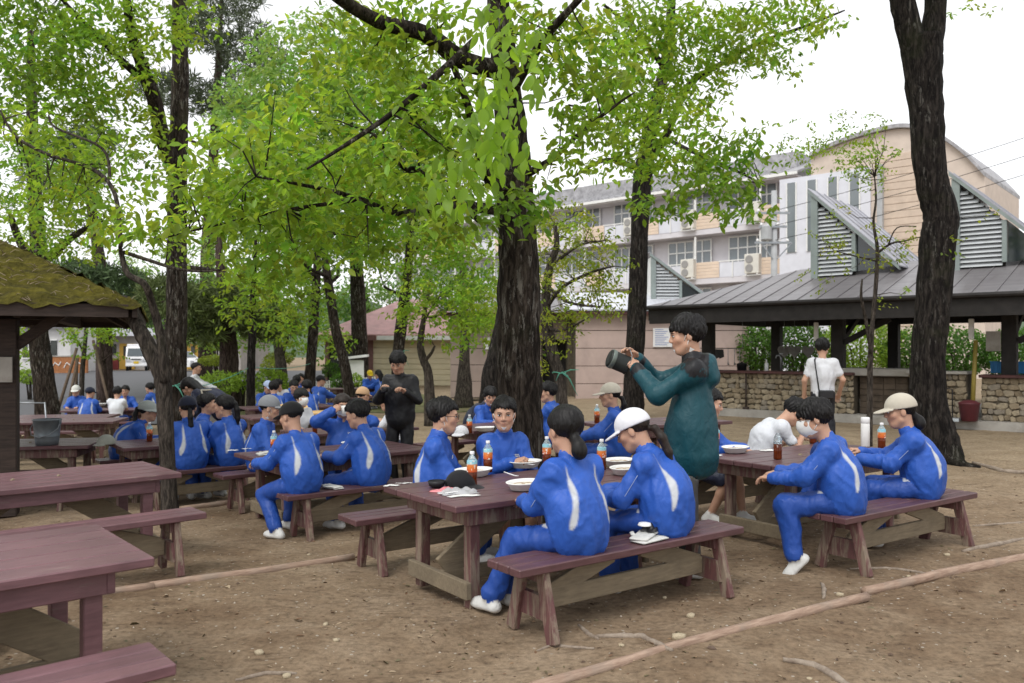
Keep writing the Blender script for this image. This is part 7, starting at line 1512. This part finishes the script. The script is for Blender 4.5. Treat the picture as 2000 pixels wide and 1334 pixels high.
plain('bamboo', (.26, .20, .04), .6, .15, 4); A_ = pvp(1898, .75, .17); mk('bamboo_pole', MB().tube([A_, A_ + Vector((.08, 0, 1.6))], [.045, .04], 8), MT['bamboo'], smooth=True, label='yellow bamboo pole leaning beside the kitchen post', cat='pole')
plain('maroon_plastic', (.10, .022, .028), .5, .15, 4); o = empty('dustpan_bin', pvp(1893, .62, .17), PVR, label='maroon plastic bin standing against the kitchen post', cat='bin'); mk('body', MB().lathe([(.12, 0), (.15, .02), (.19, .34), (.20, .36), (.18, .37), (.13, .40), (.05, .42)], 18), MT['maroon_plastic'], o, smooth=True)
o = empty('dustpan', pvp(1858, .5, .17), PVR, label='grey dustpan with upright handle on the kitchen floor', cat='dustpan'); mk('pan', MB().prism([(-.16, -.14, 0), (.16, -.14, 0), (.16, .14, .0), (-.16, .14, 0)], (0, .02, .06)), MT['steel_grey'], o); mk('handle', MB().tube([(0, .1, .04), (-.01, .12, .62), (-.1, .1, .64)], .012, 6), MT['black_plastic'], o, smooth=True)
o = empty('tool_rail', pvp(1415, 2.4, 1.62), PVR, label='hanging rail with dark gloves and ladles behind the counter', cat='rack'); mk('rail', MB().tube([(-.5, 0, 0), (.5, 0, 0)], .01, 6), MT['steel_grey'], o)
for q, xx in enumerate((-.42, -.2, -.1, .1, .28, .42)):
    if q in (1, 2): mk('glove', MB().prism([(xx - .06, 0, -.02), (xx + .06, 0, -.02), (xx + .08, 0, -.22), (xx - .05, 0, -.27)], (0, .03, 0)), MT['black_plastic'], o)
    else: mk('ladle', MB().tube([(xx, 0, 0), (xx, 0, -.36), (xx + .02, -.02, -.42)], [.008, .01, .03], 6), MT['steel_grey'], o)
for q in (-.5, .5): mk('hanger', MB().tube([(q, 0, 0), (q, 0, .75)], .006, 4), MT['steel_grey'], o)
o = empty('drain_pipe', pvp(1457, .92, .17), PVR, label='thin dark pipe running down the face of the stone counter', cat='pipe'); mk('pipe', MB().tube([(0, 0, 0), (0, 0, .86)], .022, 8), MT['dark_wood'], o, smooth=True); mk('foot', MB().bbox((0, -.01, .03), (.14, .08, .06), .01), MT['dark_wood'], o)
for px, lab in ((1594, 'white strip lamp case on the dark kitchen post behind the man in white'), (1897, 'white strip lamp case on the kitchen post near the bamboo pole')):
    mk('lamp_case', MB().bbox((0, 0, 0), (.10, .06, .42), .015), MT['foam_white'], loc=pvp(px, 1.15, 2.0), rz=PVR, label=lab, cat='lamp')
mk('notice_card', MB().box((0, 0, 0), (.26, .02, .4)), MT['concrete'], loc=pvp(1940, 1.18, 1.75), rz=PVR, label='pale card fixed to the kitchen post at the right', cat='notice')

# ================================================================ stones, roots and litter on the dirt
def gpx(px, py):
    d = F_PX * CAM_H / (py - YH); x = atx(px, d)
    for _ in range(5): d = F_PX * (CAM_H - gz(x, d)) / (py - YH); x = atx(px, d)
    return Vector((x, d, gz(x, d)))
plain('pebble', (.42, .35, .24), .8, .2, 5, .3)
ST = [(1325, 1247, .038, 'largest yellowish stone touching the log edging'), (1349, 1205, .030, 'yellowish stone lying behind the log edging'), (506, 1277, .026, 'pale rounded stone in the bare dirt in front of the pink table'), (1214, 1262, .016, 'small pale stone beside the surface root'), (1298, 1168, .016, 'small pale stone behind the bench leg'), (1615, 1096, .018, 'small stone beside the bench with the masked student'), (656, 1252, .018, 'small chalky stone right of the rounded stone'), (636, 1221, .020, 'flat tan stone in the open dirt'), (1581, 1327, .014, 'small dark stone at the bottom edge'), (560, 1322, .022, 'pale stone at the bottom edge left of centre'), (1775, 1128, .022, 'dark stone just behind the thicker log'), (1640, 1163, .024, 'grey stone behind the joint of the logs'), (603, 1084, .016, 'small whitish stone beside the bench foot'), (1888, 1050, .02, 'brown stone near the right bench leg'), (1850, 1085, .024, 'yellowish stone near the thicker log end')]
for q, (px, py, r_, lab) in enumerate(ST):
    o = link('stone', SM[q % len(SM)].copy(), None, gpx(px, py) + Vector((0, 0, r_ * .2)), q * 1.1, label=lab, cat='stone', group='loose stones on the dirt'); o.data.materials[0] = MT['pebble']; o.scale = (r_, r_ * .8, r_ * .62)
    o.data.polygons.foreach_set('use_smooth', [True] * len(o.data.polygons))
k = Nt('root_bark'); v = k.coord((1, 1, 1)); k.set(k.ramp(k.noise(v, 14, 5, .7), [(.3, (.15, .11, .08)), (.7, (.36, .30, .24))]), .9); k.bump(k.noise(v, 40, 4), .6, .01); MT['root_bark'] = k.m
RT = [([(1165, 1245), (1215, 1243), (1255, 1245), (1290, 1262), (1312, 1272)], .022, 'pale surface root running to the log edging below the central bench'), ([(1050, 1272), (1075, 1262), (1110, 1264), (1160, 1268)], .012, 'thin surface root in the dirt below the central bench'), ([(1880, 1078), (1930, 1068), (2010, 1052)], .026, 'thick surface root at the right edge above the log'), ([(1660, 1112), (1730, 1110), (1790, 1118), (1835, 1126)], .014, 'pale surface root behind the thicker log'), ([(1608, 1170), (1610, 1150), (1604, 1140)], .018, 'short forked surface root behind the log joint'), ([(1530, 1290), (1590, 1300), (1640, 1330), (1670, 1350)], .024, 'grey surface root at the bottom edge right of the log'), ([(1900, 905), (1960, 922), (2020, 926)], .04, 'root flaring from the massive trunk towards the right edge'), ([(460, 1330), (520, 1316), (580, 1316)], .014, 'pale surface root at the bottom edge below the rounded stone'), ([(1900, 1028), (1960, 1024), (2010, 1020)], .014, 'thin root across the dirt under the massive trunk'), ([(1130, 1222), (1150, 1240), (1170, 1250)], .016, 'short root emerging beside the central bench leg')]
for pts, r_, lab in [(a_, b_ * .8, c_) for a_, b_, c_ in RT]:
    P = [gpx(*q) + Vector((0, 0, r_ * .25)) for q in pts]; Q = []
    for a, b in zip(P[:-1], P[1:]): Q += [a.lerp(b, t / 5) for t in range(5)]
    Q.append(P[-1]); n = len(Q); rs_ = random.Random(n)
    o = mk('surface_root', MB().tube([q + Vector((rs_.uniform(-1, 1) * r_ * .2, 0, rs_.uniform(-.2, .2) * r_)) for q in Q], [r_ * (.35 + .65 * math.sin(math.pi * (.12 + .76 * i / (n - 1)))) for i in range(n)], 8, True, .1, rs_), MT['root_bark'], smooth=True, fix=False, label=lab, cat='root', group='surface roots')
# scattered litter: crumbs of bark, dry leaves, grit
nL = 5200; yy = 2.2 + 11 * lr.random(nL) ** 1.7; xx = (lr.random(nL) - .5) * 1.5 * yy; zz = g_np(xx, yy) + (bumps(xx, yy) - .006) * np.clip(1.2 - np.abs(yy - 5) / 25, 0, 1)
P = np.stack([xx, yy, zz + .003], 1); A = unit(lr.standard_normal((nL, 3)) * np.array((1, 1, .15))); sz = lr.uniform(.008, .034, nL) * np.where(lr.random(nL) < .12, 1.7, 1)
base = np.array([(.16, .09, .05), (.25, .16, .09), (.09, .055, .035), (.34, .26, .17), (.12, .10, .05)])[lr.integers(0, 5, nL)]
V, F, Cc = leaf_arrays(P, A, np.array((0, 0, 1.)) + lr.standard_normal((nL, 3)) * .35, sz, sz * lr.uniform(.2, .6, nL), base, .2)
link('leaf_litter', npmesh('leaf_litter', V, F, MT['cloth'], False, Cc), label='dry leaf crumbs and bark bits scattered over the dirt', cat='litter', kind='stuff')
nG = 2600; yy = 2.2 + 9 * lr.random(nG) ** 1.6; xx = (lr.random(nG) - .5) * 1.5 * yy; zz = g_np(xx, yy) + (bumps(xx, yy) - .006) * np.clip(1.2 - np.abs(yy - 5) / 25, 0, 1)
oc = np.array([(1, 0, 0), (-1, 0, 0), (0, 1, 0), (0, -1, 0), (0, 0, .8), (0, 0, -.4)]); of = np.array([(0, 2, 4), (2, 1, 4), (1, 3, 4), (3, 0, 4), (2, 0, 5), (1, 2, 5), (3, 1, 5), (0, 3, 5)])
sz = .0025 + .007 * lr.random(nG) ** 2.5; an = lr.random(nG) * 6.28; ca, sa = np.cos(an), np.sin(an); o6 = oc[None] * (1 + .35 * lr.standard_normal((nG, 6, 1))) * sz[:, None, None]
V = np.stack([o6[..., 0] * ca[:, None] - o6[..., 1] * sa[:, None], o6[..., 0] * sa[:, None] + o6[..., 1] * ca[:, None], o6[..., 2]], -1) + np.stack([xx, yy, zz], 1)[:, None]
F = (np.arange(nG) * 6)[:, None, None] + of[None]; cl = np.repeat(np.array([(.36, .28, .19), (.25, .19, .13), (.46, .40, .32)])[lr.integers(0, 3, nG)], 6, 0)
link('gravel', npmesh('gravel', V.reshape(-1, 3), F.reshape(-1, 3), MT['cloth'], False, cl), label='small grit and gravel lying on the dirt', cat='gravel', kind='stuff')
print('all', time.time() - T0, 'tris', sum(len(m.polygons) * 2 for m in bpy.data.meshes))
